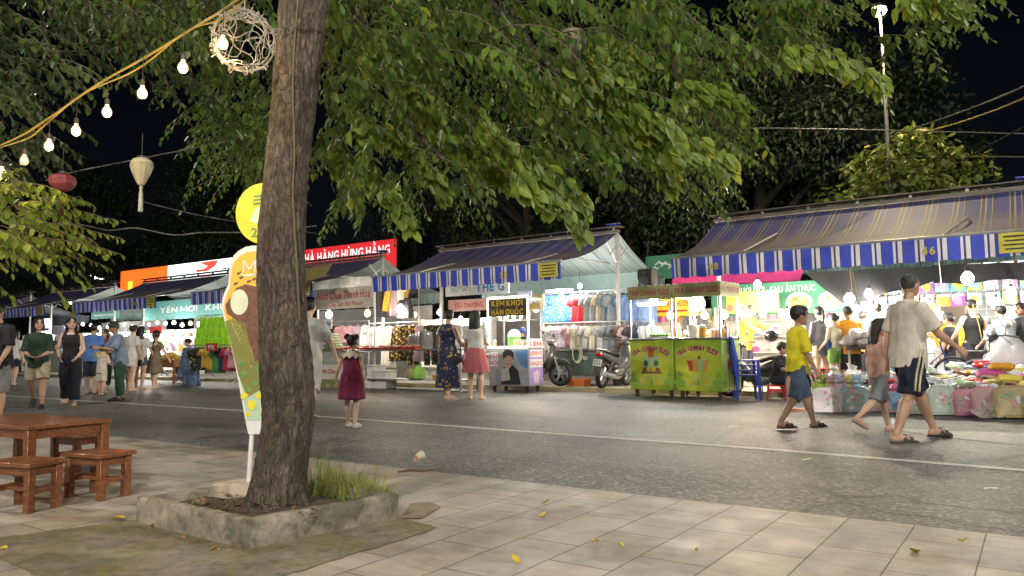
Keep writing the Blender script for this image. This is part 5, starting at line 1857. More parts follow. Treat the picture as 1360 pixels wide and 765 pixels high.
mb.build('lettering', [mat('blue_ink', (.05, .28, .60), .5), mat('grey_ink', (.35, .38, .42), .5)], t, smooth=False)
M_PKB = mat('pink_banner', (.70, .42, .40), .6)
t, W_, H_ = sign('shop_banner', 'pink red banner hanging behind the ice cream cart', 596, 399, 414, 650, 396, -.2, M_PKB)
mb = MB()
put_text(mb, 'YÊU THƯƠNG', 0, 0, .17, -.024, 0, bold=.02, width=W_ * .7)
mb.build('lettering', M_RLET, t, smooth=False)
t, W_, H_ = sign('shop_board', 'small white board with red KEM lettering behind the front motorbike', 700, 450, 472, 720, 448, 1.5, M_WBRD)
mb = MB(); put_text(mb, 'KEM', W_ * .05, H_ * .2, .15, -.024, 0, bold=.04); mb.build('lettering', M_RLET, t, smooth=False)
t, W_, H_ = sign('shop_board', 'lilac board hanging at the right of the ice cream cart roof', 687, 387, 404, 706, 385, 1.2, mat('lilac_board', (.50, .50, .75), .5))
mb = MB()
for k in range(3):
    mb.box((0, -.022, H_ * (.28 - .28 * k)), (W_ * .75, .003, H_ * .13))
mb.build('lettering', M_WBRD, t, smooth=False)
t, W_, H_ = sign('shop_board', 'ochre board with pale letters behind the lilac board', 700, 392, 412, 722, 390, .4, mat('ochre_board', (.50, .36, .12), .5))
mb = MB(); put_text(mb, 'CHÈO', 0, H_ * .1, .15, -.024, 0, bold=.03); mb.build('lettering', M_PALE, t, smooth=False)
t, W_, H_ = sign('lit_sign', 'glowing pink white screen board above the crowd at the far left', 53, 424, 452, 68, 422, -1.2, mat('lit_pink_panel', (.9, .8, .85), .5, emit=(1, .82, .9), es=1.6))
mb = MB(); put_text(mb, 'MOMO', 0, H_ * .0, .20, -.026, 0, bold=.03) if False else mb.box((0, -.024, 0), (W_ * .7, .004, H_ * .14)); mb.build('lettering', mat('blue_violet_ink', (.25, .2, .6), .5), t, smooth=False)
t, W_, H_ = sign('flag', 'red cloth square hanging among the bulbs left of the green vests', 199, 434, 443, 215, 433, 0, mat('red_cloth', (.65, .04, .04), .8), .015, part='cloth')
# tarps
def tarp(label, pts, w, m, sag=.06, name='tarp'):
    a, b, c, d = [P(x, y, ww) for x, y, ww in pts]      # tl, tr, br, bl
    gp = []
    for i in range(25):
        r = []
        for j in range(7):
            u, v = i / 24, j / 6
            p = (a * (1 - u) + b * u) * (1 - v) + (d * (1 - u) + c * u) * v
            p = p + N * (.05 * math.sin(u * 17) * v) - Vector((0, 0, sag * math.sin(PI * u * 2) ** 2 * v + .02 * noise.noise(Vector((u * 9, v * 3, 0)))))
            r.append(p)
        gp.append(r)
    o = sheet(name, gp, m)
    return tag(o, label, 'tarp')
tarp('bright magenta tarp slung under the left half of the right tent', ((893, 362, -1.6), (1068, 351, -1.6), (1062, 373, -1.3), (893, 380, -1.3)), 0, mat('magenta_tarp', (.62, .05, .22), .6), .03)
tarp('black tarp drooping below the teal valance of the right tent', ((1068, 362, -.6), (1260, 352, -.6), (1245, 372, -.3), (1120, 404, -.3)), 0, mat('black_tarp', (.02, .02, .024), .6), .05)
tarp('black tarp edge at the right end under the right tent', ((1240, 352, -.6), (1420, 346, -.6), (1420, 366, -.4), (1240, 376, -.4)), 0, mat('black_tarp', (.02, .02, .024), .6), .05)
tarp('white scalloped tarp edge above the pickled pork stall banner', ((412, 372, 1.0), (500, 366, 1.0), (498, 384, 1.1), (412, 386, 1.1)), 0, mat('white_tarp', (.68, .68, .66), .7), .02)
tarp('olive yellow tarp roof between the trunk and the pickled pork stall', ((395, 358, 2.2), (442, 350, 2.2), (430, 366, 3.0), (395, 378, 3.0)), 0, mat('olive_tarp', (.32, .26, .10), .7), .02)
tarp('dark grey tarp low between the middle tent and the tea carts', ((640, 372, -1.9), (850, 360, -1.9), (850, 388, -1.9), (640, 396, -1.9)), 0, mat('teal_tarp', (.18, .27, .27), .7), .02)

# ------------------------------------------------------------------ bulbs of the stalls
NB = [0]
def stall_bulb(px, py, w, r, on, label, power=None, cord=.35, group='bulbs under the tents'):
    q = P(px, py, w)
    t = thing('stall_bulb', label, 'light bulb', q, 0, group)
    MB().lathe([(r * .2, -r), (r * .75, -r * .72), (r, -r * .1), (r * .9, r * .45), (r * .45, r * 1.05), (r * .3, r * 1.2)], 12).build('glass', M_BULBY if on == 2 else M_BULBW, t)
    MB().lathe([(r * .34, r * 1.2), (r * .36, r * 1.7), (r * .1, r * 1.85)], 8).tube([(0, 0, r * 1.8), (0, 0, cord)], .006, 4).build('socket', M_SOCK, t)
    if power:
        light('bulb_light', (0, 0, -r - .05), power * P_STALL, (1, .93, .80) if on == 1 else (1, .66, .34), r, t)
    return t
stall_bulb(437, 418, 1.6, .10, 1, 'white bulb below the Thanh Hóa banner', 1.0)
stall_bulb(488, 416, 1.6, .09, 2, 'warm bulb at the right end below the Thanh Hóa banner', .6)
stall_bulb(532, 411, .6, .12, 1, 'white bulb in front of the dark skirt on the clothes rail', 1.3)
stall_bulb(551, 418, -.6, .07, 2, 'small bulb right of the clothes rail bulb', .5)
stall_bulb(584, 415, -.8, .08, 1, 'bulb glowing behind the woman in the floral dress', .8)
stall_bulb(612, 424, -.8, .07, 1, 'bulb behind the head of the long haired woman', .6)
stall_bulb(712, 410, .3, .08, 2, 'warm bulb by the ochre board', .7)
stall_bulb(770, 380, -.2, .06, 1, 'bulb above the red shirts under the middle tent', 1.4)
stall_bulb(868, 397, 1.9, .085, 1, 'white bulb in the left tea cart', .9)
stall_bulb(927, 403, 1.9, .14, 1, 'largest white bulb in the right tea cart', 1.6)
stall_bulb(936, 419, 1.6, .07, 1, 'lower bulb right of the largest bulb in the tea cart', .4)
stall_bulb(890, 419, 1.4, .07, 2, 'warm bulb low between the two tea carts', .4)
stall_bulb(962, 418, 1.2, .08, 2, 'warm bulb at the right corner of the tea carts', .6)
stall_bulb(987, 417, .3, .08, 2, 'warm bulb on the left below the yellow banner', .7)
stall_bulb(1013, 416, .3, .08, 2, 'warm bulb on the right below the yellow banner', .7)
stall_bulb(1006, 378, .2, .08, 1, 'white bulb in front of the green food banner', 1.0)
stall_bulb(1038, 415, .5, .06, 1, 'left bulb of the pair right of the yellow banner', .5)
stall_bulb(1046, 417, .5, .085, 1, 'right bulb of the pair right of the yellow banner', .9)
stall_bulb(1128, 397, .2, .10, 1, 'white bulb hanging above the man in orange', 1.5)
stall_bulb(1154, 390, .0, .08, 1, 'white bulb right above the yellow cords', .9)
stall_bulb(1194, 399, -.6, .08, 1, 'white bulb behind the walking man in the polo', .9)
stall_bulb(1285, 370, 1.0, .10, 1, 'big bright white bulb under the right end of the right tent', 1.5)
stall_bulb(1324, 404, -.4, .10, 1, 'white bulb before the toy packs at the right edge', .8)
stall_bulb(1343, 388, -.6, .08, 1, 'smaller white bulb above and right of the toy packs bulb', .8)
stall_bulb(1228, 402, -.8, .08, 1, 'bulb between the walking man and the toy packs', .7)
ords = ['first', 'second', 'third', 'fourth', 'fifth', 'sixth', 'seventh', 'eighth', 'ninth', 'tenth', 'eleventh', 'twelfth', 'thirteenth', 'fourteenth', 'fifteenth', 'sixteenth', 'seventeenth', 'eighteenth', 'nineteenth', 'twentieth']
def ordn(i):
    return ords[i] if i < 20 else '%dth' % (i + 1)
# rows of bulbs under the left tents
rowx = list(range(88, 328, 11))
for i, x in enumerate(rowx):
    y = 434 - (x - 88) * .022 + RN.uniform(-3, 3)
    stall_bulb(x, y, RN.uniform(-.6, .9), RN.choice([.055, .065, .075]), 1 if RN.random() < .72 else 2, 'glowing bulb, %s from the left in the upper row under the left tents' % ordn(i), .9 if i % 4 == 0 else None, .25, 'bulb row under the left tents')
for i, x in enumerate(range(100, 326, 17)):
    y = 444 + RN.uniform(-5, 9)
    stall_bulb(x, y, RN.uniform(-1.4, -.3), RN.choice([.05, .06, .08]), 1 if RN.random() < .6 else 2, 'glowing bulb, %s from the left in the lower row under the left tents' % ordn(i), 1.0 if i % 4 == 2 else None, .25, 'lower bulb row under the left tents')
stall_bulb(193, 449, 1.2, .13, 1, 'biggest bulb under the left tents, beside the girl in the plaid dress', 1.8)
for i, (x, y) in enumerate(((82, 401), (86, 401.5), (90, 402), (94, 402.5), (98, 403))):
    stall_bulb(x, y, 1.0, .04, 1, '%s small bulb of the short cluster above the woman in black' % ordn(i), None, .1, 'bulb cluster')
for i, (x, y) in enumerate(((121, 367), (126, 369), (130, 369), (134, 370.5), (137, 371))):
    stall_bulb(x, y, -6, .06, 1, '%s far bulb in the row above the left awnings' % ordn(i), None, .1, 'far bulb row')
def tube_lamp(label, px0, py0, px1, py1, w, power):
    a, b = P(px0, py0, w), P(px1, py1, w)
    t = thing('tube_lamp', label, 'lamp', (a + b) / 2, ROT, 'tube lamps')
    h = (b - a).length / 2
    MB().tube([(-h, 0, 0), (h, 0, 0)], .016, 8).build('tube', M_BULBW, t)
    MB().box((0, 0, .035), (2 * h + .06, .04, .03), bev=.004).build('batten', M_WHITE, t)
    light('lamp_light', (0, -.03, -.06), power * P_STALL, (1, .98, .94), .08, t)
tube_lamp('white tube lamp above the cups in the left tea cart', 848, 405, 884, 404, 1.7, .6)
tube_lamp('white tube lamp on the rail above the blue patterned shirts', 725, 387, 760, 386, .1, 1.0)
tube_lamp('tube lamp high under the right tent beside the black tarp', 1150, 372, 1185, 370, -.9, .8)
# ------------------------------------------------------------------ clothes on rails
HANGM = M_TUBE
GC = {}
def gm(name):
    C = {'blue print': lambda: print_cloth('blue_print', (.03, .13, .42), (.12, .36, .62), (.30, .50, .70), 22), 'red': lambda: cloth('red', (.50, .02, .03)), 'grey': lambda: cloth('grey', (.24, .27, .28)), 'beige': lambda: cloth('beige', (.46, .40, .30)),
         'slate': lambda: cloth('slate', (.18, .23, .28)), 'sky blue': lambda: cloth('skyblue', (.20, .32, .62)), 'pale grey': lambda: cloth('palegrey', (.42, .44, .46)), 'cream': lambda: cloth('cream', (.62, .58, .48)), 'white': lambda: cloth('white', (.72, .72, .70)),
         'dark': lambda: cloth('dark', (.03, .03, .035)), 'navy': lambda: cloth('navy', (.025, .035, .09)), 'yellow': lambda: cloth('yellow', (.58, .38, .05)), 'pink': lambda: cloth('pink', (.58, .30, .34)), 'mauve': lambda: cloth('mauve', (.42, .30, .36)),
         'yellow black print': lambda: print_cloth('yb_print', (.02, .02, .02), (.60, .38, .03), (.50, .30, .05), 11), 'black yellow print': lambda: print_cloth('by_print', (.02, .02, .02), (.45, .40, .05), (.30, .40, .08), 15, .22),
         'violet print': lambda: print_cloth('v_print', (.60, .55, .62), (.25, .20, .55), (.60, .15, .30), 20), 'green': lambda: cloth('green', (.06, .25, .06)), 'neon green': lambda: mat('neon_vest', (.30, .72, .02), .6, c2=(.45, .75, .03), scale=9, emit=(.3, .8, .02), es=.02), 'blue': lambda: cloth('blue', (.04, .12, .40)),
         'camouflage': lambda: print_cloth('camo', (.10, .16, .28), (.35, .42, .50), (.05, .08, .16), 14), 'lime print': lambda: print_cloth('lime_print', (.03, .04, .03), (.50, .60, .05), (.65, .65, .2), 13), 'lace white': lambda: print_cloth('lace', (.70, .70, .68), (.50, .50, .50), (.6, .6, .6), 30), 'crimson': lambda: cloth('crimson', (.40, .03, .07)), 'brown': lambda: cloth('brown', (.16, .10, .07))}
    if name not in GC:
        GC[name] = C[name]()
    return GC[name]
GMESH = {}
def garment_mesh(kind, color, var):
    key = (kind, color, var)
    if key in GMESH:
        return GMESH[key]
    mb = MB(); r = random.Random(hash(key) % 9999 if False else sum(map(ord, kind + color)) + var * 17)
    def body(w_top, w_bot, z_top, z_bot, d=.035, n=28, rip=.012):
        rings = []
        for k in range(9):
            t = k / 8
            w_ = w_top + (w_bot - w_top) * t
            ring = []
            for j in range(n):
                a = 2 * PI * j / n
                x = math.copysign(abs(math.cos(a)) ** .7, math.cos(a)) * w_ / 2
                y = math.sin(a) * d + rip * (.3 + t) * math.sin(x * 38 + r.random() * .3 + var)
                ring.append((x, y, z_top + (z_bot - z_top) * t + .006 * math.sin(x * 20)))
            rings.append(ring)
        mb.loft(rings)
    if kind == 'shirt':
        mb.loft([[(w * math.cos(2 * PI * j / 20), .03 * math.sin(2 * PI * j / 20), z) for j in range(20)] for w, z in ((.07, .0), (.15, -.03), (.21, -.07))])
        body(.42, .46, -.06, -.68)
        for s in (-1, 1):
            mb.tube([(s * .18, 0, -.07), (s * .25, .0, -.14), (s * .29, .005, -.27)], [(.03, .075), (.03, .08), (.028, .085)], 10, ref=Vector((0, 1, 0)))
    elif kind == 'dress':
        mb.loft([[(w * math.cos(2 * PI * j / 20), .03 * math.sin(2 * PI * j / 20), z) for j in range(20)] for w, z in ((.07, .0), (.14, -.03), (.18, -.09))])
        body(.34, .62, -.08, -1.1, .045, 36, .02)
    elif kind == 'trousers':
        body(.34, .38, 0, -.25)
        for s in (-1, 1):
            mb.tube([(s * .09, 0, -.2), (s * .10, 0, -.55), (s * .11, .01, -1.0)], [(.035, .095), (.032, .09), (.03, .095)], 12, ref=Vector((0, 1, 0)))
    elif kind == 'skirt':
        body(.30, .48, 0, -.5, .045, 36, .02)
    elif kind == 'vest':
        body(.36, .40, -.04, -.46)
        for s in (-1, 1):
            mb.tube([(s * .11, 0, -.06), (s * .09, 0, .02)], [(.02, .05), (.02, .04)], 8, ref=Vector((0, 1, 0)))
    me = bpy.data.meshes.new('garment')
    me.from_pydata(mb.v, [], mb.f); me.materials.append(gm(color)); me.shade_smooth()
    hk = MB().tube([(-.19, 0, -.05), (0, 0, .02), (.19, 0, -.05)], .006, 5).tube([(0, 0, .02), (0, 0, .07), (.02, 0, .095), (.04, 0, .07)], .004, 5)
    hm = bpy.data.meshes.new('hanger'); hm.from_pydata(hk.v, [], hk.f); hm.materials.append(M_TUBE)
    GMESH[key] = (me, hm)
    return GMESH[key]
LABELS = {}
def garment(kind, color, p, rz, label, group, scale=1.0, hanger=True):
    me, hm = garment_mesh(kind, color, RN.randrange(3))
    o = link('hanging_' + {'vest': 'vest', 'shirt': 'shirt', 'dress': 'dress', 'trousers': 'trousers', 'skirt': 'skirt'}[kind], me)
    o.location = p; o.rotation_euler = (RN.uniform(-.03, .03), RN.uniform(-.03, .03), rz); o.scale = (scale * RN.uniform(.88, 1.1), scale, scale * RN.uniform(.86, 1.12))
    tag(o, label, {'vest': 'vest', 'shirt': 'shirt', 'dress': 'dress', 'trousers': 'trousers', 'skirt': 'skirt'}[kind], group)
    if hanger:
        link('hanger', hm, o)
    return o
def rail(label, px0, py0, px1, py1, w, legs=True, name='clothes_rail'):
    a, b = P(px0, py0, w), P(px1, py1, w)
    t = thing(name, label, 'clothes rail', ((a.x + b.x) / 2, (a.y + b.y) / 2, MKT), ROT, 'clothes rails')
    h = (b - a).dot(-U) / 2; z = (a.z + b.z) / 2 - MKT
    mb = MB().tube([(-h, 0, z), (h, 0, z)], .014, 6)
    mb.build('bar', M_TUBE, t)
    if legs:
        for x in (-h, h):
            MB().tube([(x, 0, z), (x, 0, .05)], .014, 6).tube([(x, -.28, .02), (x, 0, .12), (x, .28, .02)], .012, 6).build('leg', M_TUBE, t)
    return t
def fillrail(px0, py0, px1, py1, w, items, where, rot=0, sc_=1.0, drop=.08):
    n = len(items)
    a, b = P(px0, py0, w), P(px1, py1, w)
    cnt = {}
    tot = {}
    for k, c in items:
        tot[(k, c)] = tot.get((k, c), 0) + 1
    for i, (k, c) in enumerate(items):
        cnt[(k, c)] = cnt.get((k, c), 0) + 1
        p = a.lerp(b, (i + .5) / n) + N * RN.uniform(-.03, .03)
        lb = c + ' ' + {'vest': 'safety vest', 'shirt': 'shirt', 'dress': 'dress', 'trousers': 'trousers', 'skirt': 'skirt'}[k]
        if tot[(k, c)] > 1:
            lb = ordn(cnt[(k, c)] - 1) + ' ' + lb + ' from the left'
        garment(k, c, (p.x, p.y, p.z - drop), ROT + rot + RN.uniform(-.12, .12), lb + ' ' + where, 'clothes for sale', sc_)
rail('clothes rail of patterned and plain shirts under the right half of the middle tent', 722, 388, 860, 385, -.35)
fillrail(722, 388, 768, 387, -.35, [('shirt', 'blue print')] * 3, 'at the left end of the middle tent rail', 0, 1.12)
fillrail(766, 388, 784, 387, -.30, [('shirt', 'red')] * 2, 'in the middle of the middle tent rail', .5)
fillrail(783, 388, 822, 386, -.32, [('shirt', 'grey'), ('shirt', 'grey'), ('shirt', 'beige'), ('shirt', 'slate'), ('shirt', 'slate')], 'right of the red shirts', .8)
fillrail(826, 388, 864, 386, -.32, [('shirt', 'sky blue')] * 4, 'right of the tent post', .5)
rail('lower clothes rail behind the leaning motorbike', 722, 428, 868, 427, .2)
fillrail(724, 429, 766, 428, .2, [('shirt', 'white'), ('shirt', 'violet print'), ('shirt', 'violet print'), ('shirt', 'pink')], 'on the lower rail above the front motorbike', .4, .8)
fillrail(764, 429, 868, 427, .2, [('shirt', 'cream'), ('shirt', 'beige'), ('shirt', 'pale grey'), ('shirt', 'cream'), ('shirt', 'pale grey'), ('shirt', 'grey'), ('shirt', 'slate'), ('shirt', 'brown'), ('shirt', 'mauve'), ('shirt', 'dark'), ('shirt', 'navy'), ('shirt', 'pale grey')], 'on the lower rail behind the leaning motorbike', .7, .85)
rail('upper clothes rail left of the floral dress woman', 498, 376, 556, 374, .2)
fillrail(500, 377, 556, 375, .2, [('dress', 'dark'), ('dress', 'yellow'), ('dress', 'mauve'), ('dress', 'yellow'), ('skirt', 'dark')], 'on the upper rail left of the white bulb', .35, .72)
p = P(532, 379, .75); garment('shirt', 'lace white', p, ROT, 'white lace blouse hanging above the dark skirt', 'clothes for sale', .62)
p = P(538, 396, .45); garment('skirt', 'dark', p, ROT, 'short black skirt hanging behind the white bulb', 'clothes for sale', 1.25)
rail('lower clothes rail behind the stainless food counter', 490, 429, 612, 426, .6)
fillrail(490, 430, 612, 427, .6, [('shirt', 'pale grey'), ('shirt', 'white'), ('dress', 'white'), ('dress', 'yellow black print'), ('trousers', 'yellow black print'), ('trousers', 'yellow black print'), ('trousers', 'mauve'), ('trousers', 'black yellow print'), ('trousers', 'black yellow print'), ('shirt', 'pale grey'), ('shirt', 'white')], 'on the rail behind the stainless counter', .3, .95)
rail('small clothes rail behind the Thanh Hóa food stall', 428, 428, 490, 426, .3)
fillrail(430, 430, 490, 428, .3, [('shirt', 'camouflage'), ('shirt', 'dark'), ('shirt', 'pink'), ('shirt', 'pink'), ('shirt', 'mauve'), ('dress', 'white')], 'on the small rail behind the Thanh Hóa stall', .3, .7)
# left: vests and shirts
rail('frame of green safety vests left of the cone sign', 262, 419, 312, 418, 2.4)
for r_ in range(3):
    rail('%s bar of the green vest frame' % ['upper', 'middle', 'lower'][r_], 264 - r_ * 2, 421 + r_ * 13, 310, 420 + r_ * 13, 2.5, False, 'display_bar') if r_ else None
    fillrail(267 - r_ * 3, 419 + r_ * 13, 310, 418 + r_ * 13, 2.5 + .06 * r_, [('vest', 'neon green')] * (6), 'in the %s row of the vest frame' % ['top', 'middle', 'bottom'][r_], .3, .9, .06)
rail('clothes rail of bright print shirts below the green vests', 246, 459, 318, 458, 3.2)
fillrail(246, 459, 318, 458, 3.2, [('dress', 'camouflage'), ('dress', 'camouflage'), ('shirt', 'lime print'), ('shirt', 'black yellow print'), ('shirt', 'yellow'), ('shirt', 'yellow'), ('shirt', 'green'), ('shirt', 'navy'), ('shirt', 'crimson'), ('shirt', 'pink')], 'on the rail below the green vests', .6, .95, .06)
t, W_, H_ = sign('price_sign', 'red 99K price sign in front of the bright shirts', 274, 456, 466, 289, 456, 3.5, M_RLET, .02)
mb = MB(); put_text(mb, '99K', 0, 0, .17, -.014, 0, bold=.03); mb.build('lettering', M_WBRD, t, smooth=False)
t, W_, H_ = sign('price_sign', 'red price sign half behind the cone sign', 305, 463, 472, 317, 463, 3.4, M_RLET, .02)
mb = MB(); put_text(mb, '99K', 0, 0, .14, -.014, 0, bold=.03); mb.build('lettering', M_WBRD, t, smooth=False)

# ------------------------------------------------------------------ generic stall counters
def counter(label, px0, px1, pyb, w, h, dpt, m, legs=True, name='stall_table', skirt=True):
    a, b = P(px0, pyb, w), P(px1, pyb, w)
    ln = (b - a).dot(-U)
    c = (a + b) / 2
    gz = MKT if w < KERB_W - .2 else 0
    t = thing(name, label, 'table', (c.x, c.y, gz), ROT, 'stall tables')
    MB().box((0, dpt / 2, h - .02), (ln, dpt, .04), bev=.006).build('table_top', m, t)
    for sx in (-1, 1):
        for y in (.05, dpt - .05):
            MB().box((sx * (ln / 2 - .05), y, (h - .04) / 2), (.04, .04, h - .042)).build('leg', M_TUBE, t)
    if skirt:
        gp = []
        for i in range(31):
            x = -ln / 2 + ln * i / 30
            gp.append([(x, -.012 + .012 * math.sin(i * 1.7) * j / 3, h - .03 - (h - .25) * j / 3) for j in range(4)])
        sheet('cloth_skirt', gp, m, t)
    return t, ln, gz + h, a
M_STEEL = mat('stainless_steel', (.55, .56, .57), .28, .85)
def box_goods(n, px0, px1, w, z, cols, where, dp=.3, smin=.1, smax=.22, name='goods_box', cat='box'):
    for i in range(n):
        t_ = (i + .5) / n
        q = P(px0 + (px1 - px0) * t_, 440, w)
        q = q - N * RN.uniform(0, dp)
        a, b, c = RN.uniform(smin, smax), RN.uniform(smin, smax), RN.uniform(smin, smax)
        cn, cv = cols[i % len(cols)]
        mb = MB().box((0, 0, c / 2), (a, b, c), 0, bev=.012).box((0, -b / 2 - .002, c * .55), (a * .6, .003, c * .4), 1)
        o = mb.build(name, [plastic(cn.replace(' ', '_'), cv), M_WBRD], smooth=False)
        o.location = (q.x, q.y, z); o.rotation_euler = (0, 0, ROT + RN.uniform(-.5, .5))
        tag(o, '%s %s, %s from the left %s' % (cn, cat, ordn(i), where), cat, 'goods for sale')
PAST = [('pale pink', (.62, .38, .42)), ('mint', (.35, .60, .48)), ('white', (.72, .72, .72)), ('sky blue', (.25, .45, .65)), ('lemon yellow', (.68, .60, .20)), ('lilac', (.48, .40, .62)), ('orange', (.70, .30, .06)), ('hot pink', (.70, .12, .35)), ('grey', (.32, .33, .35)), ('cream', (.62, .55, .42))]
M_TBL = cloth('tablecloth_white', (.50, .50, .50))
_, _, zt, _ = counter('long white covered table at the far left under the tents', 60, 118, 500, .9, .85, .7, M_TBL)
box_goods(9, 62, 116, .8, zt, PAST, 'on the far left white table')
_, _, zt, _ = counter('white covered table behind the crowd under the left tents', 122, 200, 500, .9, .85, .7, M_TBL)
box_goods(12, 124, 198, .8, zt, PAST[3:] + PAST[:3], 'on the table behind the market crowd')
_, _, zt, _ = counter('white covered table between the plaid girl and the vests', 212, 262, 500, .5, .9, .7, M_TBL)
box_goods(8, 214, 260, .4, zt, PAST[::-1], 'on the table behind the wooden cart')
# shelves of small goods at the back of the left tents
def shelf(label, px0, px1, w, rows, h=1.75):
    a, b = P(px0, 460, w), P(px1, 460, w)
    ln = (b - a).dot(-U); c = (a + b) / 2
    t = thing('display_shelf', label, 'shelf', (c.x, c.y, MKT), ROT, 'display shelves')
    for k in range(rows):
        MB().box((0, .15, .35 + k * (h - .3) / rows), (ln, .3, .025)).build('shelf_board', M_WHITE, t)
    for sx in (-1, 1):
        MB().box((sx * (ln / 2 + .013), .15, h / 2), (.025, .32, h)).build('side_post', M_WHITE, t)
    MB().box((0, .32, h / 2), (ln, .015, h)).build('back_panel', M_WHITE, t)
    return t, ln, [MKT + .3625 + k * (h - .3) / rows for k in range(rows)], c
for px0, px1, w, rows, where in ((30, 100, -1.0, 4, 'far left shelf'), (110, 185, -1.0, 4, 'shelf behind the crowd'), (196, 262, -1.0, 4, 'shelf left of the vests'), (560, 650, -1.2, 4, 'shelf behind the ice cream cart'), (868, 950, -1.0, 4, 'shelf behind the tea carts'), (965, 1065, -1.6, 4, 'dried fruit shelf'), (1090, 1185, -1.8, 4, 'shelf behind the orange shirted man')):
    t, ln, zs, c = shelf('white display shelf: %s' % where, px0, px1, w, rows)
    for k, z in enumerate(zs):
        n = max(4, int(ln / .55))
        for i in range(n):
            x = -ln / 2 + ln * (i + .5) / n
            cn, cv = PAST[RN.randrange(10)]
            hgt = RN.uniform(.12, .24); wd = RN.uniform(.12, .26)
            mb = MB()
            if RN.random() < .5:
                mb.lathe([(wd * .4, 0), (wd * .42, hgt * .7), (wd * .25, hgt * .85), (wd * .25, hgt)], 10)
                nm = 'jar'
            else:
                mb.box((0, 0, hgt / 2), (wd, .14, hgt), bev=.01); nm = 'box'
            o = mb.build('goods_' + nm, plastic(cn.replace(' ', '_'), cv))
            q = c + (-U) * x - N * .13
            o.location = (q.x, q.y, z); o.rotation_euler = (0, 0, ROT + RN.uniform(-.3, .3))
            tag(o, '%s %s, board %s, %s, %s from left' % (cn, nm, ['one', 'two', 'three', 'four'][k], where, ordn(i)), nm, 'goods on shelves')

# wooden cart of mangos
q = G(231, 509, 0)
t = thing('wooden_cart', 'small wooden selling table with yellow fruit beside the plaid dressed girl', 'cart', (q.x, q.y, 0), ROT)
MB().box((0, 0, .62), (1.1, .7, .24), bev=.01).build('tray', mat('cart_wood', (.34, .15, .05), .6, c2=(.26, .11, .04)), t)
for sx in (-1, 1):
    for sy_ in (-1, 1):
        MB().tube([(sx * .46, sy_ * .28, .5), (sx * .50, sy_ * .31, 0)], [.045, .03], 8).build('leg', mat('cart_wood', (.34, .15, .05), .6), t)
for i in range(7):
    o = MB().ball((0, 0, 0), (.13, .09, .08), 10, 7).build('mango', mat('mango_skin', (.68, .45, .06), .5, c2=(.62, .35, .05)))
    o.location = Vector((q.x, q.y, .80 + (.08 if i > 4 else 0))) + (-U) * (-.42 + .17 * (i % 5) + (.09 if i > 4 else 0)) + N * RN.uniform(-.1, .2)
    o.rotation_euler = (0, 0, RN.uniform(0, 3))
    tag(o, 'yellow mango, %s on the wooden selling table' % ordn(i), 'mango', 'mangos')

# ------------------------------------------------------------------ Thanh Hoa food stall
t, W_, H_ = sign('stall_banner', 'cream banner of the pickled pork stall with red script letters', 418, 385, 412, 496, 379, 2.0, mat('cream_banner', (.66, .60, .50), .6), .02)
mb = MB(); put_text(mb, 'Nem Chua Thanh Hóa', 0, H_ * .17, .30, -.013, 0, bold=.015, width=W_ * .9, shear=.15)
put_text(mb, 'Đặc Sản Xứ Thanh', W_ * .05, -H_ * .27, .15, -.013, 0, bold=.02)
mb.build('lettering', M_RLET, t, smooth=False)
fr = P(457, 525, 2.0)
ft = thing('banner_stand', 'white pipe stand that carries the cream pork banner', 'stand', (fr.x, fr.y, 0), ROT)
for px in (420, 496):
    x = (P(px, 500, 2.0) - fr).dot(-U)
    MB().tube([(x, .04, 0), (x, .04, 2.5)], .022, 8).build('pole', M_WHITE, ft)
MB().tube([(-.95, .04, 2.48), (.95, .04, 2.48)], .018, 8).build('crossbar', M_WHITE, ft)
ct, ln, zt, a = counter('long stainless counter of the pork stall with red trays', 425, 612, 523, 2.4, .98, .75, M_STEEL, skirt=False)
MB().box((0, .375, .25), (ln - .12, .65, .02)).build('lower_shelf', M_STEEL, ct)
for i, (px0, px1, col_, lb) in enumerate(((452, 496, 'red', 'left'), (500, 536, 'red', 'middle'), (538, 560, 'red', 'right'))):
    q = P((px0 + px1) / 2, 466, 2.2); wd = (P(px1, 466, 2.2) - P(px0, 466, 2.2)).dot(-U)
    tt = thing('food_tray', 'red plastic food tray, %s on the stainless counter' % lb, 'tray', (q.x, q.y, zt), ROT, 'food trays')
    MB().loft([[(sx * wd / 2 * k, sy_ * .22 * k, z) for sx, sy_ in ((-1, -1), (1, -1), (1, 1), (-1, 1))] for k, z in ((.9, 0), (1, .045), (.96, .045), (.88, .012))]).build('tray', plastic('tray_red', (.62, .05, .03)), tt)
    mb = MB()
    for j in range(26):
        mb.ball((RN.uniform(-wd * .4, wd * .4), RN.uniform(-.15, .15), .06 + RN.uniform(0, .03)), (.05, .03, .025), 7, 5, RN.randrange(2))
    mb.build('sausages', [mat('nem_pink', (.62, .30, .24), .5), mat('nem_cream', (.66, .52, .36), .5)], tt)['kind'] = 'stuff'
mbs = []
q = P(443, 470, 2.1)
for lv in range(6):
    nn = 6 - lv
    for i in range(nn):
        mb = MB().tube([(0, -.14, .04), (0, .14, .04)], .042, 8, round_caps=True)
        o = mb.build('leaf_parcel', mat('leaf_wrap', (.10, .15, .08), .6, c2=(.16, .20, .12)))
        o.location = Vector((q.x, q.y, zt + lv * .072)) + (-U) * ((i - nn / 2 + .5) * .09 - .02) + N * RN.uniform(-.02, .02)
        o.rotation_euler = (0, 0, ROT)
        tag(o, 'leaf wrapped pork roll, %s in level %s of the pyramid' % (ordn(i), ['one', 'two', 'three', 'four', 'five', 'six'][lv]), 'food parcel', 'pork roll pyramid')
q = P(458, 448, 2.05)
t, W_, H_ = sign('price_sign', 'small framed price board beside the pork roll pyramid', 430, 424, 437, 441, 424, 2.2, M_WBRD, .02)
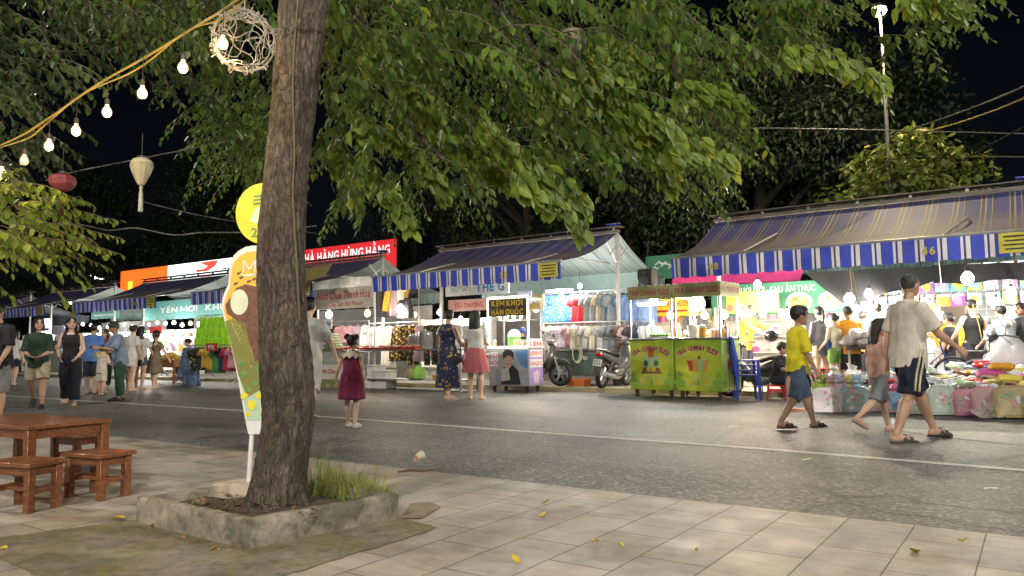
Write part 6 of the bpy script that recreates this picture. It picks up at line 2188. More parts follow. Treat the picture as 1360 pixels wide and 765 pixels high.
mb = MB(); put_text(mb, '70K', 0, 0, .14, -.013, 0, bold=.03); mb.build('lettering', M_BLACK, t, smooth=False)
t, W_, H_ = sign('stall_banner', 'low pork stall banner below the counter behind the girl', 420, 484, 523, 452, 483, 2.45, mat('cream_banner', (.66, .60, .50), .6), .02)
mb = MB(); put_text(mb, 'Nem Chua', 0, H_ * .28, .17, -.013, 0, bold=.02, width=W_ * .8)
mb.box((0, -.0115, -H_ * .22), (W_ * .96, .003, H_ * .45), 1)
for j in range(5):
    mb.disc(-W_ * .35 + j * W_ * .17, -H_ * .2 + .04 * (j % 2), .07, .06, -.016, -.013, 2 + j % 2, 10)
mb.build('lettering', [M_RLET, mat('leaf_photo', (.16, .20, .10), .5, c2=(.3, .2, .14), scale=18), mat('nem_pink', (.62, .30, .24), .5), mat('food_green', (.16, .32, .08), .5)], t, smooth=False)
for px, w_, h_, lb in ((503, .5, .42, 'white foam cooler box under the stainless counter'), (492, .3, .55, 'tall white foam box left of the cooler under the counter')):
    q = P(px, 520, 2.25)
    t = thing('cooler_box', lb, 'box', (q.x, q.y, 0), ROT)
    MB().box((0, .2, h_ / 2), (w_, .4, h_), bev=.02).build('body', M_WHITE, t)
    MB().box((0, .2, h_ + .022), (w_ + .03, .43, .04), bev=.012).build('lid', M_WHITE, t)
q = P(548, 518, 2.35)
for i, (dx, c, lb) in enumerate(((0, (.35, .30, .12), 'brown sack under the stainless counter'), (.2, (.30, .58, .10), 'lime green bag under the stainless counter'))):
    mb = MB().lathe([(.06, 0), (.17, .03), (.19, .13), (.14, .24), (.05, .30), (.07, .34)], 14)
    mb.v = [tuple(Vector(v) * (1 + .12 * noise.noise(Vector(v) * 12 + Vector((i * 9, 0, 0))))) for v in mb.v]
    o = mb.build('goods_bag', plastic('sack%d' % i, c))
    o.location = q + (-U) * dx; o.location.z = .26
    tag(o, lb, 'bag')
q = P(590, 520, 2.4)
o = MB().loft([[(sx * .25 * k, sy_ * .15 * k, z) for sx, sy_ in ((-1, -1), (1, -1), (1, 1), (-1, 1))] for k, z in ((.9, 0), (1, .12), (.95, .12), (.87, .02))]).build('plastic_basket', plastic('basket_yellow', (.62, .40, .05)))
o.location = (q.x, q.y, .26); o.rotation_euler = (0, 0, ROT); tag(o, 'orange yellow basket on the lower shelf by the floral dress', 'basket')
# steel pots
for px, r, h, lb in ((565, .17, .38, 'big steel pot on the stainless counter'), (548, .12, .28, 'smaller steel pot left of the big one'), (585, .10, .34, 'narrow steel urn right of the big pot')):
    q = P(px, 466, 2.0)
    t = thing('steel_pot', lb, 'pot', (q.x, q.y, zt), 0, 'steel pots')
    MB().lathe([(r * .96, 0), (r, .02), (r, h), (r * 1.04, h + .008)], 20).build('body', M_STEEL, t)
    MB().lathe([(r * 1.05, h + .008), (r * .8, h + .05), (r * .12, h + .07), (r * .12, h + .1), (r * .05, h + .11)], 20).build('lid', M_STEEL, t)

# ------------------------------------------------------------------ ice cream cart
q = P(676, 520, 2.1)
cart = thing('ice_cream_cart', 'smoke ice cream cart with a light framed top and portrait poster front', 'cart', (q.x, q.y, 0), ROT + rad(3))
CW, CD, CH = 1.04, .62, .98
MB().box((0, CD / 2, .14 + (CH - .14) / 2), (CW, CD, CH - .14), bev=.01).build('cabinet', mat('cart_grey', (.30, .30, .33), .5), cart)
MB().box((0, CD / 2, CH + .015), (CW + .06, CD + .06, .03), bev=.006).build('counter_top', M_WHITE, cart)
for sx in (-1, 1):
    for y in (.08, CD - .08):
        w_ = MB().torus((sx * (CW / 2 - .1), y, .06), .045, .018, 'X', 16, 6).box((sx * (CW / 2 - .1), y, .105), (.05, .05, .07))
        w_.build('wheel', RUB, cart)
po = MB()
y0, y1 = -.006, -.003
po.box((0, -.002, .56), (CW - .02, .004, CH - .2), 0)
X = lambda u: -CW / 2 + CW * u
Zc = lambda v: .16 + (CH - .18) * v
po.prism([(X(.30), Zc(.02)), (X(.33), Zc(.40)), (X(.42), Zc(.55)), (X(.62), Zc(.55)), (X(.74), Zc(.40)), (X(.80), Zc(.02))], -.008, -.004, 2)
po.prism([(X(.40), Zc(.50)), (X(.395), Zc(.70)), (X(.42), Zc(.80)), (X(.50), Zc(.84)), (X(.57), Zc(.80)), (X(.595), Zc(.70)), (X(.58), Zc(.55)), (X(.52), Zc(.46)), (X(.45), Zc(.46))], -.011, -.004, 3)
po.prism([(X(.37), Zc(.72)), (X(.36), Zc(.90)), (X(.42), Zc(.98)), (X(.56), Zc(.98)), (X(.63), Zc(.90)), (X(.62), Zc(.70)), (X(.585), Zc(.78)), (X(.50), Zc(.83)), (X(.41), Zc(.77))], -.013, -.004, 2)
po.prism([(X(.64), Zc(.95)), (X(.97), Zc(.98)), (X(.97), Zc(.45)), (X(.80), Zc(.55))], -.009, -.004, 4)
po.prism([(X(.30), Zc(.10)), (X(.34), Zc(.45)), (X(.50), Zc(.48)), (X(.54), Zc(.15))], -.014, -.004, 5)
po.prism([(X(.45), Zc(.6)), (X(.55), Zc(.6)), (X(.53), Zc(.57)), (X(.47), Zc(.57))], -.0135, -.004, 6)
for u in (.45, .54):
    po.disc(X(u), Zc(.68), .018, .008, -.0135, -.004, 2, 8)
po.box((X(.13), -.006, Zc(.72)), (CW * .2, .004, CH * .32), 7)
put_text(po, 'KHÁCH', X(.13), Zc(.80), .10, -.010, 8, bold=.03); put_text(po, 'NÓI', X(.13), Zc(.62), .12, -.010, 8, bold=.03)
po.build('poster', [mat('poster_grey', (.34, .35, .38), .4, c2=(.25, .25, .28)), M_BLACK, mat('poster_black', (.03, .03, .035), .4), mat('poster_skin', (.52, .34, .27), .4), mat('poster_blue', (.10, .24, .48), .4), mat('poster_smoke', (.50, .45, .42), .4, c2=(.6, .56, .52)), LIP, M_WBRD, M_RLET], cart, smooth=False)
sd = MB()
MS = Matrix.Translation((CW / 2 + .002, CD / 2, 0)) @ Matrix.Rotation(PI / 2, 4, 'Z')
sd.box((0, -.002, .56), (CD - .02, .004, CH - .2), 0, MS)
sd.box((0, -.005, .86), (CD * .86, .004, .16), 1, MS); sd.box((0, -.005, .64), (CD * .86, .004, .18), 1, MS)
put_text(sd, 'KEM KHÓI', 0, .86, .13, -.009, 2, bold=.03, M=MS, width=CD * .78); put_text(sd, 'HÀN QUỐC', 0, .64, .13, -.009, 2, bold=.03, M=MS, width=CD * .8)
sd.prism([(-.10, .2), (-.14, .42), (.06, .5), (.14, .4), (.10, .2)], -.008, -.004, 3, MS)
sd.build('side_poster', [mat('poster_violet', (.32, .20, .50), .4, c2=(.42, .30, .58)), M_WBRD, M_RLET, mat('poster_lilac', (.66, .55, .70), .4)], cart, smooth=False)
TZ = 2.08
fr = MB()
for sx in (-1, 1):
    for y in (.02, CD - .02):
        fr.box((sx * (CW / 2 - .02), y, (CH + .03 + TZ) / 2), (.035, .035, TZ - CH - .03))
fr.box((0, CD / 2, TZ), (CW + .02, CD, .04))
fr.box((0, CD / 2, CH + .62), (CW - .06, CD * .5, .02))
fr.build('frame', M_TUBE, cart, smooth=False)
M_LED = mat('led_strip', (1, .95, .8), .5, emit=(1, .90, .66), es=9)
led = MB()
for sx in (-1, 1):
    led.tube([(sx * (CW / 2 + .005), -.02, CH + .04), (sx * (CW / 2 + .005), -.02, TZ + .03)], .014, 6)
led.tube([(-CW / 2, -.02, TZ + .03), (CW / 2, -.02, TZ + .03)], .014, 6).tube([(-CW / 2, -.035, CH + .02), (CW / 2, -.035, CH + .02)], .016, 6)
led.build('led_strip', M_LED, cart)
sg = MB().box((0, -.03, TZ - .20), (CW - .04, .02, .38), 0)
put_text(sg, 'KEM KHÓI', 0, TZ - .10, .17, -.046, 1, bold=.035, width=CW * .78)
put_text(sg, 'HÀN QUỐC', 0, TZ - .30, .17, -.046, 1, bold=.035, width=CW * .80)
sg.build('name_board', [mat('board_brown', (.06, .045, .03), .5), mat('gold_lettering', (.75, .55, .04), .5)], cart, smooth=False)
light('cart_light', (0, .15, TZ - .46), P_STALL * .8, (1, .93, .8), .08, cart)
def on_cart(c, x, y, z):
    r = c.rotation_euler.z
    return Vector(c.location) + Vector((x * math.cos(r) - y * math.sin(r), x * math.sin(r) + y * math.cos(r), z))
def cup(label, p, rz, c, liquid, s=1.0, name='drink_cup', lid=True):
    t = thing(name, label, 'cup', p, rz, 'cups on the carts', s)
    MB().lathe([(.032, 0), (.045, .12), (.047, .125)], 14).build('cup', mat(liquid[0], liquid[1], .25), t)
    if lid:
        MB().lathe([(.048, .125), (.046, .14), (.03, .165), (.01, .17)], 14).build('lid', mat('clear_lid', (.75, .78, .78), .15, alpha=.55), t)
cols = [('pink_drink', (.62, .30, .25)), ('cream_drink', (.70, .58, .42)), ('orange_drink', (.75, .38, .04)), ('milk_drink', (.70, .68, .62))]
for i in range(5):
    cup('paper cup, %s on the upper shelf of the ice cream cart' % ordn(i), on_cart(cart, -.40 + .19 * i, .28, CH + .63), 0, None, cols[3])
for i in range(5):
    cup('pinkish cup, %s on the ice cream cart counter' % ordn(i), on_cart(cart, -.42 + (.0 if i == 0 else .44 + .10 * i), .08, CH + .03), 0, None, cols[i % 2], .95)
t = thing('juice_tank', 'green jelly tank with a pale lid on the ice cream cart', 'container', on_cart(cart, .0, .25, CH + .03), 0)
MB().lathe([(.13, 0), (.15, .02), (.15, .22)], 18).build('tank', mat('green_jelly', (.20, .55, .10), .3), t)
MB().lathe([(.155, .22), (.14, .30), (.08, .37), (.02, .39)], 18).build('lid', mat('pale_mint', (.5, .7, .6), .3), t)

# ------------------------------------------------------------------ lemon tea carts
M_TG = None
def tea_green():
    m, nt, b = new_mat('lime_print')
    t = nt.nodes.new('ShaderNodeTexCoord')
    s = nt.nodes.new('ShaderNodeSeparateXYZ'); nt.links.new(t.outputs['Object'], s.inputs[0])
    # printed ground of the poster: yellow in the middle, leaf green round it
    d = nt.nodes.new('ShaderNodeVectorMath'); d.operation = 'DISTANCE'; nt.links.new(t.outputs['Object'], d.inputs[0]); d.inputs[1].default_value = (0, 0, .62)
    f = ramp(nt, d.outputs['Value'], [(.20, (.66, .68, .06)), (.42, (.48, .62, .05)), (.60, (.26, .46, .035))])
    cc = mixc(nt, .5, f, ramp(nt, noise_n(nt, coord(nt), 7, 3), [(.3, (.7, .7, .7)), (.7, (1.1, 1.1, 1.1))]), 'MULTIPLY')
    nt.links.new(cc, b.inputs['Base Color']); b.inputs['Roughness'].default_value = .35
    return m
M_TG = tea_green()
M_MAG = mat('magenta_lettering', (.42, .02, .08), .5)
M_MAGO = mat('pale_pink_outline', (.72, .55, .50), .5)
M_LIME = mat('lime_fruit_print', (.20, .40, .05), .4, c2=(.34, .52, .08), scale=14)
M_LIMED = mat('leaf_print_dark', (.05, .20, .03), .4)
M_LEMON = mat('lemon_print', (.70, .62, .06), .4)
M_TRAY = mat('tray_print', (.32, .13, .06), .4)
M_GLASSP = mat('glass_print', (.50, .62, .40), .4, c2=(.36, .52, .2), scale=20)
TW, TD, TH = .92, .86, 1.10
def lime_row(mb, W, y, M=None):
    xs = [-.40, -.20, .0, .20, .40]
    for i, u in enumerate((-.41, -.17, .17, .41)):
        mb.disc(u * W, .30 + (.0 if i in (0, 3) else .02), .10 * W / .92 * 1.05, .085, y - .002, y, 0 if i in (0, 3) else 3, 16, M)
        if i in (1, 2):
            mb.disc(u * W, .32, .075 * W / .92, .06, y - .004, y - .002, 4, 14, M)
    for sx in (-1, 1):
        mb.prism([(sx * .05 * W, .26), (sx * .02, .44), (sx * .10 * W, .54), (sx * .13 * W, .44)], y - .003, y, 3, M)
        mb.prism([(sx * .47 * W, .30), (sx * .36 * W, .44), (sx * .42 * W, .52), (sx * .49 * W, .44)], y - .003, y, 0, M)
    mb.prism([(-.03, .28), (0, .40), (.03, .28), (0, .22)], y - .005, y, 0, M)
def tea_cart(label, loc, rz, art):
    t = thing('tea_cart', label, 'cart', loc, rz, 'lemon tea carts')
    MB().box((0, TD / 2, .15 + (TH - .15) / 2), (TW, TD, TH - .15), bev=.012).build('cabinet', M_TG, t)
    MB().box((0, TD / 2, TH + .02), (TW + .03, TD + .04, .04), bev=.008).build('counter_top', M_STEEL, t)
    for sx in (-1, 1):
        for y in (.09, TD - .09):
            MB().torus((sx * (TW / 2 - .09), y, .065), .048, .02, 'X', 16, 6).box((sx * (TW / 2 - .09), y, .115), (.06, .05, .065)).build('wheel', mat('caster_brown', (.10, .06, .045), .6), t)
    mb = MB()
    for sh in ((.006, -.006, 1, -.004), (0, 0, 0, -.007)):
        arc_text(mb, 'TRÀ CHANH TƯƠI', sh[0], .27 + sh[1], .68, .125, -.58, .58, sh[3], sh[2], .05 if sh[2] else .025)
    mb.build('lettering', [M_MAG, M_MAGO], t, smooth=False)
    mb = MB(); lime_row(mb, TW, -.003)
    if art == 0:
        mb.prism([(-.22, .46), (.22, .46), (.17, .58), (-.17, .58)], -.008, -.003, 5)
        mb.prism([(-.17, .58), (.17, .58), (.20, .80), (-.20, .80)], -.010, -.003, 6)
        for sx in (-1, 1):
            mb.disc(sx * .055, .545, .045, .05, -.012, -.003, 4, 14)
            mb.disc(sx * .11, .66, .05, .06, -.012, -.003, 2, 10)
        for k in range(4):
            mb.box((-.045 + .03 * k, -.011, .86), (.016, .003, .17), 7)
        mb.prism([(-.20, .78), (-.10, .86), (.10, .86), (.20, .78)], -.0095, -.003, 4)
    else:
        for k, (u, c) in enumerate(((-.15, 7), (-.05, 8), (.05, 6), (.15, 8))):
            sl = u * .25
            mb.prism([(u - .035 - sl * .4, .52), (u + .035 - sl * .4, .52), (u + .055 + sl * .4, .72), (u - .055 + sl * .4, .72)], -.008 - .001 * k, -.003, c)
            mb.disc(u + sl * .4, .74, .055, .03, -.0105, -.003, 3, 12)
        mb.disc(.03, .77, .03, .03, -.012, -.003, 2, 8)
    pal = [M_LIME, M_LIMED, M_LIMED, mat('lime_slice', (.52, .62, .16), .4), M_LEMON, M_TRAY, M_GLASSP, mat('strawberry_print', (.60, .10, .05), .4), mat('orange_print', (.70, .42, .08), .4)]
    mb.build('printed_picture', pal, t, smooth=False)
    MS = Matrix.Translation((TW / 2 + .002, TD / 2, 0)) @ Matrix.Rotation(PI / 2, 4, 'Z')
    mb = MB().box((0, -.002, .62), (TD - .02, .003, TH - .2), 9, MS)
    lime_row(mb, TD * .9, -.005, MS)
    for k, (u, c) in enumerate(((-.13, 7), (0, 8), (.12, 6))):
        mb.prism([(u - .035, .54), (u + .035, .54), (u + .055, .74), (u - .055, .74)], -.009 - .001 * k, -.004, c, MS)
    put_text(mb, 'TRÀ CHANH', 0, .92, .12, -.008, 10, bold=.03, M=MS, width=.44)
    mb.build('side_poster', pal + [mat('side_lime', (.42, .58, .14), .4, c2=(.55, .66, .26)), mat('pinkish_ink', (.65, .40, .38), .5)], t, smooth=False)
    fz = 2.12
    mb = MB()
    for sx in (-1, 1):
        for y in (.02, TD - .02):
            mb.box((sx * (TW / 2 - .02), y, (TH + .04 + fz) / 2), (.03, .03, fz - TH - .05))
    mb.build('frame', M_TUBE, t, smooth=False)
    MB().box((0, TD / 2, fz + .01), (TW + .02, TD + .02, .03)).build('roof', mat('cart_roof', (.5, .5, .48), .5), t, smooth=False)
    for M_, W__ in ((Matrix.Translation((0, -.014, 0)), TW + .03), (Matrix.Translation((TW / 2 + .018, TD / 2, 0)) @ Matrix.Rotation(PI / 2, 4, 'Z'), TD + .02)):
        mb = MB().box((0, 0, fz - .10), (W__, .012, .26), 0, M_)
        put_text(mb, 'TRÀ CHANH TƯƠI', 0, fz - .10, .15, -.010, 1, bold=.03, width=W__ * .9, M=M_)
        for k in range(7):
            mb.tube([(-W__ / 2 + W__ * (k + .25) / 7, -.004, fz + .03), (-W__ / 2 + W__ * (k + .75) / 7, -.004, fz + .03)], .011, 6, 2, M_)
        mb.build('name_band', [mat('band_green', (.30, .34, .10), .5, c2=(.36, .30, .14)), M_MAG, M_WHITE], t, smooth=False)
    return t
rzc = ROT + rad(-4)
q1 = P(866, 529, 2.35); q1.z = 0
tc1 = tea_cart('left lemon tea cart with a pitcher and tray printed on its front', q1, rzc, 0)
dx = Vector((math.cos(rzc), math.sin(rzc), 0)) * (TW + .045)
tc2 = tea_cart('right lemon tea cart with a row of juice cups printed on its front', q1 + dx, rzc, 1)
# things on the tea carts
for i in range(3):
    o = MB().lathe([(.05, 0), (.055, .22), (.05, .24), (.048, .02)], 12).build('cup_stack', mat('clear_cups', (.66, .72, .74), .2, alpha=.7))
    o.location = on_cart(tc1, -.32 + .11 * i, .2 + .05 * i, TH + .04); tag(o, 'stack of clear cups, %s on the left tea cart' % ordn(i), 'cup stack', 'cup stacks')
t = thing('lime_tray', 'tray of limes on the left tea cart', 'tray', on_cart(tc1, .12, .22, TH + .04), rzc)
MB().box((0, 0, .015), (.42, .28, .03), bev=.006).build('tray', M_STEEL, t)
for i in range(18):
    o = MB().ball((0, 0, 0), .032, 10, 7).build('lime', mat('lime_skin', (.12, .28, .03), .4))
    o.location = on_cart(tc1, .12 - .17 + .07 * (i % 6), .22 - .09 + .075 * (i // 6), TH + .04 + .061); tag(o, 'green lime, %s on the tray of the left tea cart' % ordn(i), 'lime', 'limes on the tray')
t = thing('ice_bucket', 'white tub with straws on the right tea cart', 'tub', on_cart(tc2, -.16, .18, TH + .04), 0)
MB().lathe([(.09, 0), (.115, .22), (.12, .23), (.112, .225), (.088, .01)], 18).build('tub', M_WHITE, t)
mb = MB()
for k in range(9):
    mb.tube([(RN.uniform(-.06, .06), RN.uniform(-.06, .06), .02), (RN.uniform(-.09, .09), RN.uniform(-.06, .06), .34)], .005, 5)
mb.build('straws', M_WHITE, t)
cup('tall orange tea cup on the right tea cart', on_cart(tc2, .06, .12, TH + .04), 0, None, cols[2], 1.4)
for i in range(4):
    cup('small cup, %s behind the orange tea cup' % ordn(i), on_cart(tc2, .16 + .07 * i, .3, TH + .04), 0, None, [cols[1], cols[0], cols[3], cols[2]][i])
for i, (c, cn) in enumerate((((.60, .06, .04), 'red'), ((.72, .40, .05), 'orange'), ((.60, .62, .60), 'white'), ((.08, .06, .05), 'dark'))):
    o = MB().lathe([(.04, 0), (.042, .18), (.018, .23), (.018, .29), (.022, .29)], 12).build('syrup_bottle', plastic('syrup_' + cn, c))
    o.location = on_cart(tc1 if i < 2 else tc2, (.25 + .1 * i) if i < 2 else (.25 + .08 * (i - 2)), .5, TH + .04); tag(o, '%s syrup bottle on the %s tea cart' % (cn, 'left' if i < 2 else 'right'), 'bottle', 'syrup bottles')
# loudspeaker hung at the tent post
q = P(860, 371, 1.4)
t = thing('loudspeaker', 'black loudspeaker box hanging above the left tea cart', 'loudspeaker', q, ROT - .1)
MB().box((0, 0, 0), (.34, .28, .42), bev=.02).build('cabinet', M_DARK, t)
MB().torus((0, -.142, -.05), .11, .012).disc(0, -.05, .10, .10, -.148, -.14, 0).disc(0, .13, .05, .05, -.148, -.14, 0).build('speaker_cone', mat('speaker_grille', (.06, .06, .065), .7), t)
MB().tube([(0, 0, .2), (0, .05, .75)], .008, 5).build('hanging_strap', M_DARK, t)

# ------------------------------------------------------------------ chairs, stools, boxes
M_BLUEP = plastic('blue_chair', (.05, .10, .58), .35)
q = P(992, 527, 2.0); q.z = 0
for k in range(4):
    t = thing('plastic_chair', '%s blue plastic chair in the stack beside the tea carts' % ['lowest', 'second lowest', 'third', 'topmost'][k], 'chair', q + Vector((0, 0, .0 + .09 * k)), ROT + rad(118), 'stacked blue chairs')
    MB().box((0, 0, .44), (.42, .42, .025), bev=.01).build('seat', M_BLUEP, t)
    gp = MB()
    for sx in (-1, 1):
        gp.tube([(sx * .19, .19, .45), (sx * .18, .23, .66), (sx * .14, .26, .86)], [(.03, .015), (.03, .014), (.035, .014)], 8)
    gp.tube([(-.15, .26, .85), (0, .275, .90), (.15, .26, .85)], [(.035, .012), (.04, .012), (.035, .012)], 8)
    for x in (-.07, 0, .07):
        gp.tube([(x, .2, .45), (x, .262, .86)], [(.034, .008), (.034, .008)], 6)
    gp.build('backrest', M_BLUEP, t)
    for sx in (-1, 1):
        for y in (-1, 1):
            MB().tube([(sx * .18, y * .18, .44), (sx * .20, y * .20, 0)], [.028, .022], 8).build('leg', M_BLUEP, t)
def plastic_stool(label, p, rz, m, h=.28, w=.3):
    t = thing('plastic_stool', label, 'stool', p, rz, 'plastic stools')
    MB().box((0, 0, h - .012), (w, w, .024), bev=.01).build('seat', m, t)
    for sx in (-1, 1):
        for y in (-1, 1):
            MB().tube([(sx * w * .42, y * w * .42, h - .02), (sx * w * .52, y * w * .52, 0)], [(.034, .014), (.026, .012)], 8).build('leg', m, t)
    MB().box((0, 0, h * .45), (w * .86, w * .86, .02)).build('brace', m, t) if False else None
    for y in (-1, 1):
        MB().box((0, y * w * .46, h * .62), (w * .8, .012, .05), bev=.004).build('apron', m, t)
    return t
M_REDP = plastic('red_stool', (.58, .03, .04), .35)
qs = G(1031, 532, 0)
plastic_stool('red plastic stool under the sitting boy in black', qs, ROT + .3, M_REDP)
for i, px in enumerate((1082, 1098)):
    q = P(px, 486, .2); q.z = MKT
    plastic_stool('red plastic stool, %s of two by the women at the back' % ['left', 'right'][i], q, ROT, M_REDP, .42)

# big black speaker box + blue drum on the ground
q = P(1302, 490, 1.0); q.z = MKT
t = thing('speaker_cabinet', 'large worn black speaker cabinet standing behind the toy heap', 'loudspeaker', q, ROT + .2)
MB().box((0, .22, .38), (.58, .44, .76), bev=.02).build('cabinet', mat('speaker_wood', (.06, .05, .05), .7, c2=(.10, .085, .08)), t)
MB().torus((0, -.003, .38), .19, .014).disc(0, .38, .18, .18, -.008, .0, 0, 24).build('speaker_cone', mat('speaker_grille', (.06, .06, .065), .7), t)
q = P(1330, 490, .7); q.z = MKT
t = thing('plastic_drum', 'blue plastic drum right of the black speaker cabinet', 'drum', q, 0)
MB().lathe([(.20, 0), (.24, .02), (.25, .25), (.24, .3), (.25, .35), (.25, .62), (.22, .72)], 20).build('drum', plastic('drum_blue', (.05, .13, .42)), t)
MB().lathe([(.235, .72), (.235, .76), (.05, .77)], 20).build('lid', plastic('drum_blue', (.05, .13, .42)), t)
# table of wrapped bundles behind the pink girl
_, _, zt, _ = counter('folding table with wrapped bundles behind the girl in pink', 1124, 1172, 486, .7, .82, .5, M_DARK, skirt=False)
for i in range(5):
    mb = MB().ball((0, 0, .11), (.19, .15, .12), 12, 8)
    mb.v = [tuple(Vector(v) * (1 + .25 * noise.noise(Vector(v) * 9 + Vector((i * 5, 0, 0))))) for v in mb.v]
    o = mb.build('wrapped_bundle', mat('bundle_wrap', (.36, .34, .31), .35, c2=(.22, .20, .18), scale=16), ang=30)
    q = P(1128 + 10 * i, 450, .5); o.location = (q.x, q.y, zt + (.12 if i % 2 else 0)); o.rotation_euler = (0, 0, i)
    tag(o, 'grey plastic wrapped bundle, %s from the left on the folding table' % ordn(i), 'bundle', 'wrapped bundles')
for i, (px, py, s_, c, lb) in enumerate(((1108, 489, .34, (.50, .55, .50), 'clear white plastic sack on the ground under the folding table'), (1132, 488, .38, (.62, .64, .64), 'full white plastic sack beside the folding table leg'), (1063, 488, .40, (.66, .68, .70), 'white plastic bag hanging beside the yellow shirt boy'), (1150, 486, .22, (.08, .32, .12), 'green round bag under the folding table'))):
    q = P(px, py, 1.1); mb = MB().lathe([(.25, 0), (.48, .08), (.50, .5), (.40, .95), (.16, 1.2), (.24, 1.35)], 16)
    mb.v = [tuple(Vector(v) * s_ * (1 + .14 * noise.noise(Vector(v) * 3 + Vector((i * 5, 0, 0))))) for v in mb.v]
    o = mb.build('plastic_sack', mat('sack_%d' % i, c, .25, c2=tuple(x * .85 for x in c)), ang=30); o.location = (q.x, q.y, MKT); tag(o, lb, 'bag')

# ------------------------------------------------------------------ toy packs on the wall grid
q0 = P(1275, 404, -2.0)
gt = thing('wire_grid', 'white wire display grid behind the toys at the right', 'display grid', (q0.x, q0.y, 1.2), ROT)
mb = MB()
for i in range(27):
    mb.tube([(-1.95 + .15 * i, 0, 0), (-1.95 + .15 * i, 0, 1.35)], .004, 4)
for i in range(10):
    mb.tube([(-1.95, 0, .15 * i), (1.95, 0, .15 * i)], .004, 4)
mb.build('grid', M_WHITE, gt)
PK = [('violet', (.40, .22, .58)), ('pink', (.68, .28, .42)), ('teal', (.12, .45, .50)), ('orange', (.72, .32, .06)), ('sky blue', (.22, .42, .70)), ('lime', (.40, .60, .12)), ('magenta', (.60, .10, .40)), ('yellow', (.74, .58, .08)), ('lilac', (.52, .45, .70)), ('turquoise', (.20, .55, .58))]
for r_ in range(4):
    for i in range(13):
        x = -1.75 + i * .29 + RN.uniform(-.02, .02); z = 2.46 - r_ * .30
        if r_ == 3 and i % 3:
            continue
        n1, c1 = PK[(i * 3 + r_ * 4) % 10]; n2, c2_ = PK[(i * 7 + r_ * 3 + 2) % 10]
        mb = MB().box((0, 0, 0), (.25, .02, .25), 0, bev=.006).disc(RN.uniform(-.03, .03), -.02, .08, .09, -.05, -.01, 1, 12).box((0, -.013, .095), (.22, .006, .05), 2).box((-.06, -.03, .03), (.06, .03, .10), 3)
        o = mb.build('toy_pack', [plastic('pack_' + n1.replace(' ', '_'), c1, .2), plastic('pack_' + n2.replace(' ', '_'), c2_, .2), M_WBRD, plastic('pack_' + PK[(i + r_) % 10][0].replace(' ', '_'), PK[(i + r_) % 10][1], .2)], smooth=False)
        p = q0 + (-U) * x + N * .04; o.location = (p.x, p.y, z); o.rotation_euler = (RN.uniform(-.05, .05), RN.uniform(-.08, .08), ROT)
        tag(o, '%s and %s toy pack, wire grid row %s, %s from left' % (n1, n2, ['one', 'two', 'three', 'four'][r_], ordn(i)), 'toy pack', 'toy packs on the grid')
# hanging white toys + yellow crate at the back
q = P(1262, 440, -.8)
for i, (px, py, w_, h_, c, lb) in enumerate(((1258, 446, .62, .42, (.66, .48, .03), 'yellow crate behind the seated boy in black at the right'), (1262, 420, .55, .36, (.10, .07, .05), 'dark brown carton on top of the yellow crate'), (1240, 420, .40, .38, (.22, .15, .10), 'brown carton left of the dark carton'))):
    p = P(px, py, -.9); t = thing('carton', lb, 'box', (p.x, p.y, p.z - h_ / 2), ROT, 'cartons')
    MB().box((0, 0, h_ / 2), (w_, .4, h_), bev=.01).build('box', plastic('carton%d' % i, c, .6), t)
    MB().box((0, -.203, h_ * .5), (w_ * .3, .004, h_ * .18)).build('label_card', M_DARK, t)
for i in range(9):
    p = P(1200 + i * 5.5, 412 + (i * 37 % 17), -.5)
    mb = MB().ball((0, 0, 0), (.10, .08, .09), 10, 7).ball((0, -.02, .11), .065, 10, 7).ball((-.05, 0, .17), .026, 7, 5).ball((.05, 0, .17), .026, 7, 5)
    for s_ in (-1, 1):
        mb.ball((s_ * .09, -.02, .02), (.04, .03, .06), 7, 5).ball((s_ * .05, -.05, -.08), (.04, .06, .035), 7, 5)
    mb.tube([(0, 0, .15), (0, 0, .3)], .004, 4)
    nm, c = PAST[(0, 2, 9, 2, 7, 0, 2, 4, 2)[i]]
    o = mb.build('soft_toy', cloth('plush_' + nm.replace(' ', '_'), c)); o.location = p; o.rotation_euler = (0, 0, ROT + RN.uniform(-.6, .6))
    tag(o, '%s soft toy hanging behind the walking man, %s from the left' % (nm, ordn(i)), 'soft toy', 'hanging soft toys')

# ------------------------------------------------------------------ toys spread on the ground
def plush(label, p, rz, nm, c, s=1.0):
    mb = MB().ball((0, 0, .09), (.10, .085, .09), 12, 8).ball((0, -.02, .21), (.085, .08, .075), 12, 8).ball((-.06, 0, .275), .03, 8, 6).ball((.06, 0, .275), .03, 8, 6).ball((0, -.095, .195), (.035, .02, .025), 8, 5, 1)
    for s_ in (-1, 1):
        mb.ball((s_ * .1, -.03, .12), (.035, .035, .06), 8, 6).ball((s_ * .065, -.09, .04), (.04, .065, .04), 8, 6).ball((s_ * .03, -.095, .225), .009, 6, 4, 2)
    o = mb.build('soft_toy', [cloth('plush_' + nm.replace(' ', '_'), c), cloth('plush_cream', (.62, .55, .42)), M_BLACK])
    o.location = p; o.rotation_euler = (0, 0, rz); o.scale = (s,) * 3
    return tag(o, label, 'soft toy', 'soft toys on the ground')
M_CLEAR = mat('clear_plastic', (.72, .76, .78), .12, alpha=.35)
def bag_mesh(i):
    mb = MB(); n = 16
    rings = []
    for k in range(9):
        t = k / 8
        wd = .5 * (math.sin(PI * min(1, max(.0, t))) ** .35)
        th_ = .5 * math.sin(PI * t) ** .8
        rings.append([(math.cos(2 * PI * j / n) * max(wd, .06) * (.92 + .12 * noise.noise(Vector((j, k, i)))), (t - .5), math.sin(2 * PI * j / n) * max(th_, .03) * .42 * (.9 + .4 * noise.noise(Vector((j * .8, k * .8, i + 5)))) + .15) for j in range(n)])
    mb.loft(rings)
    return mb
BAGM = {}
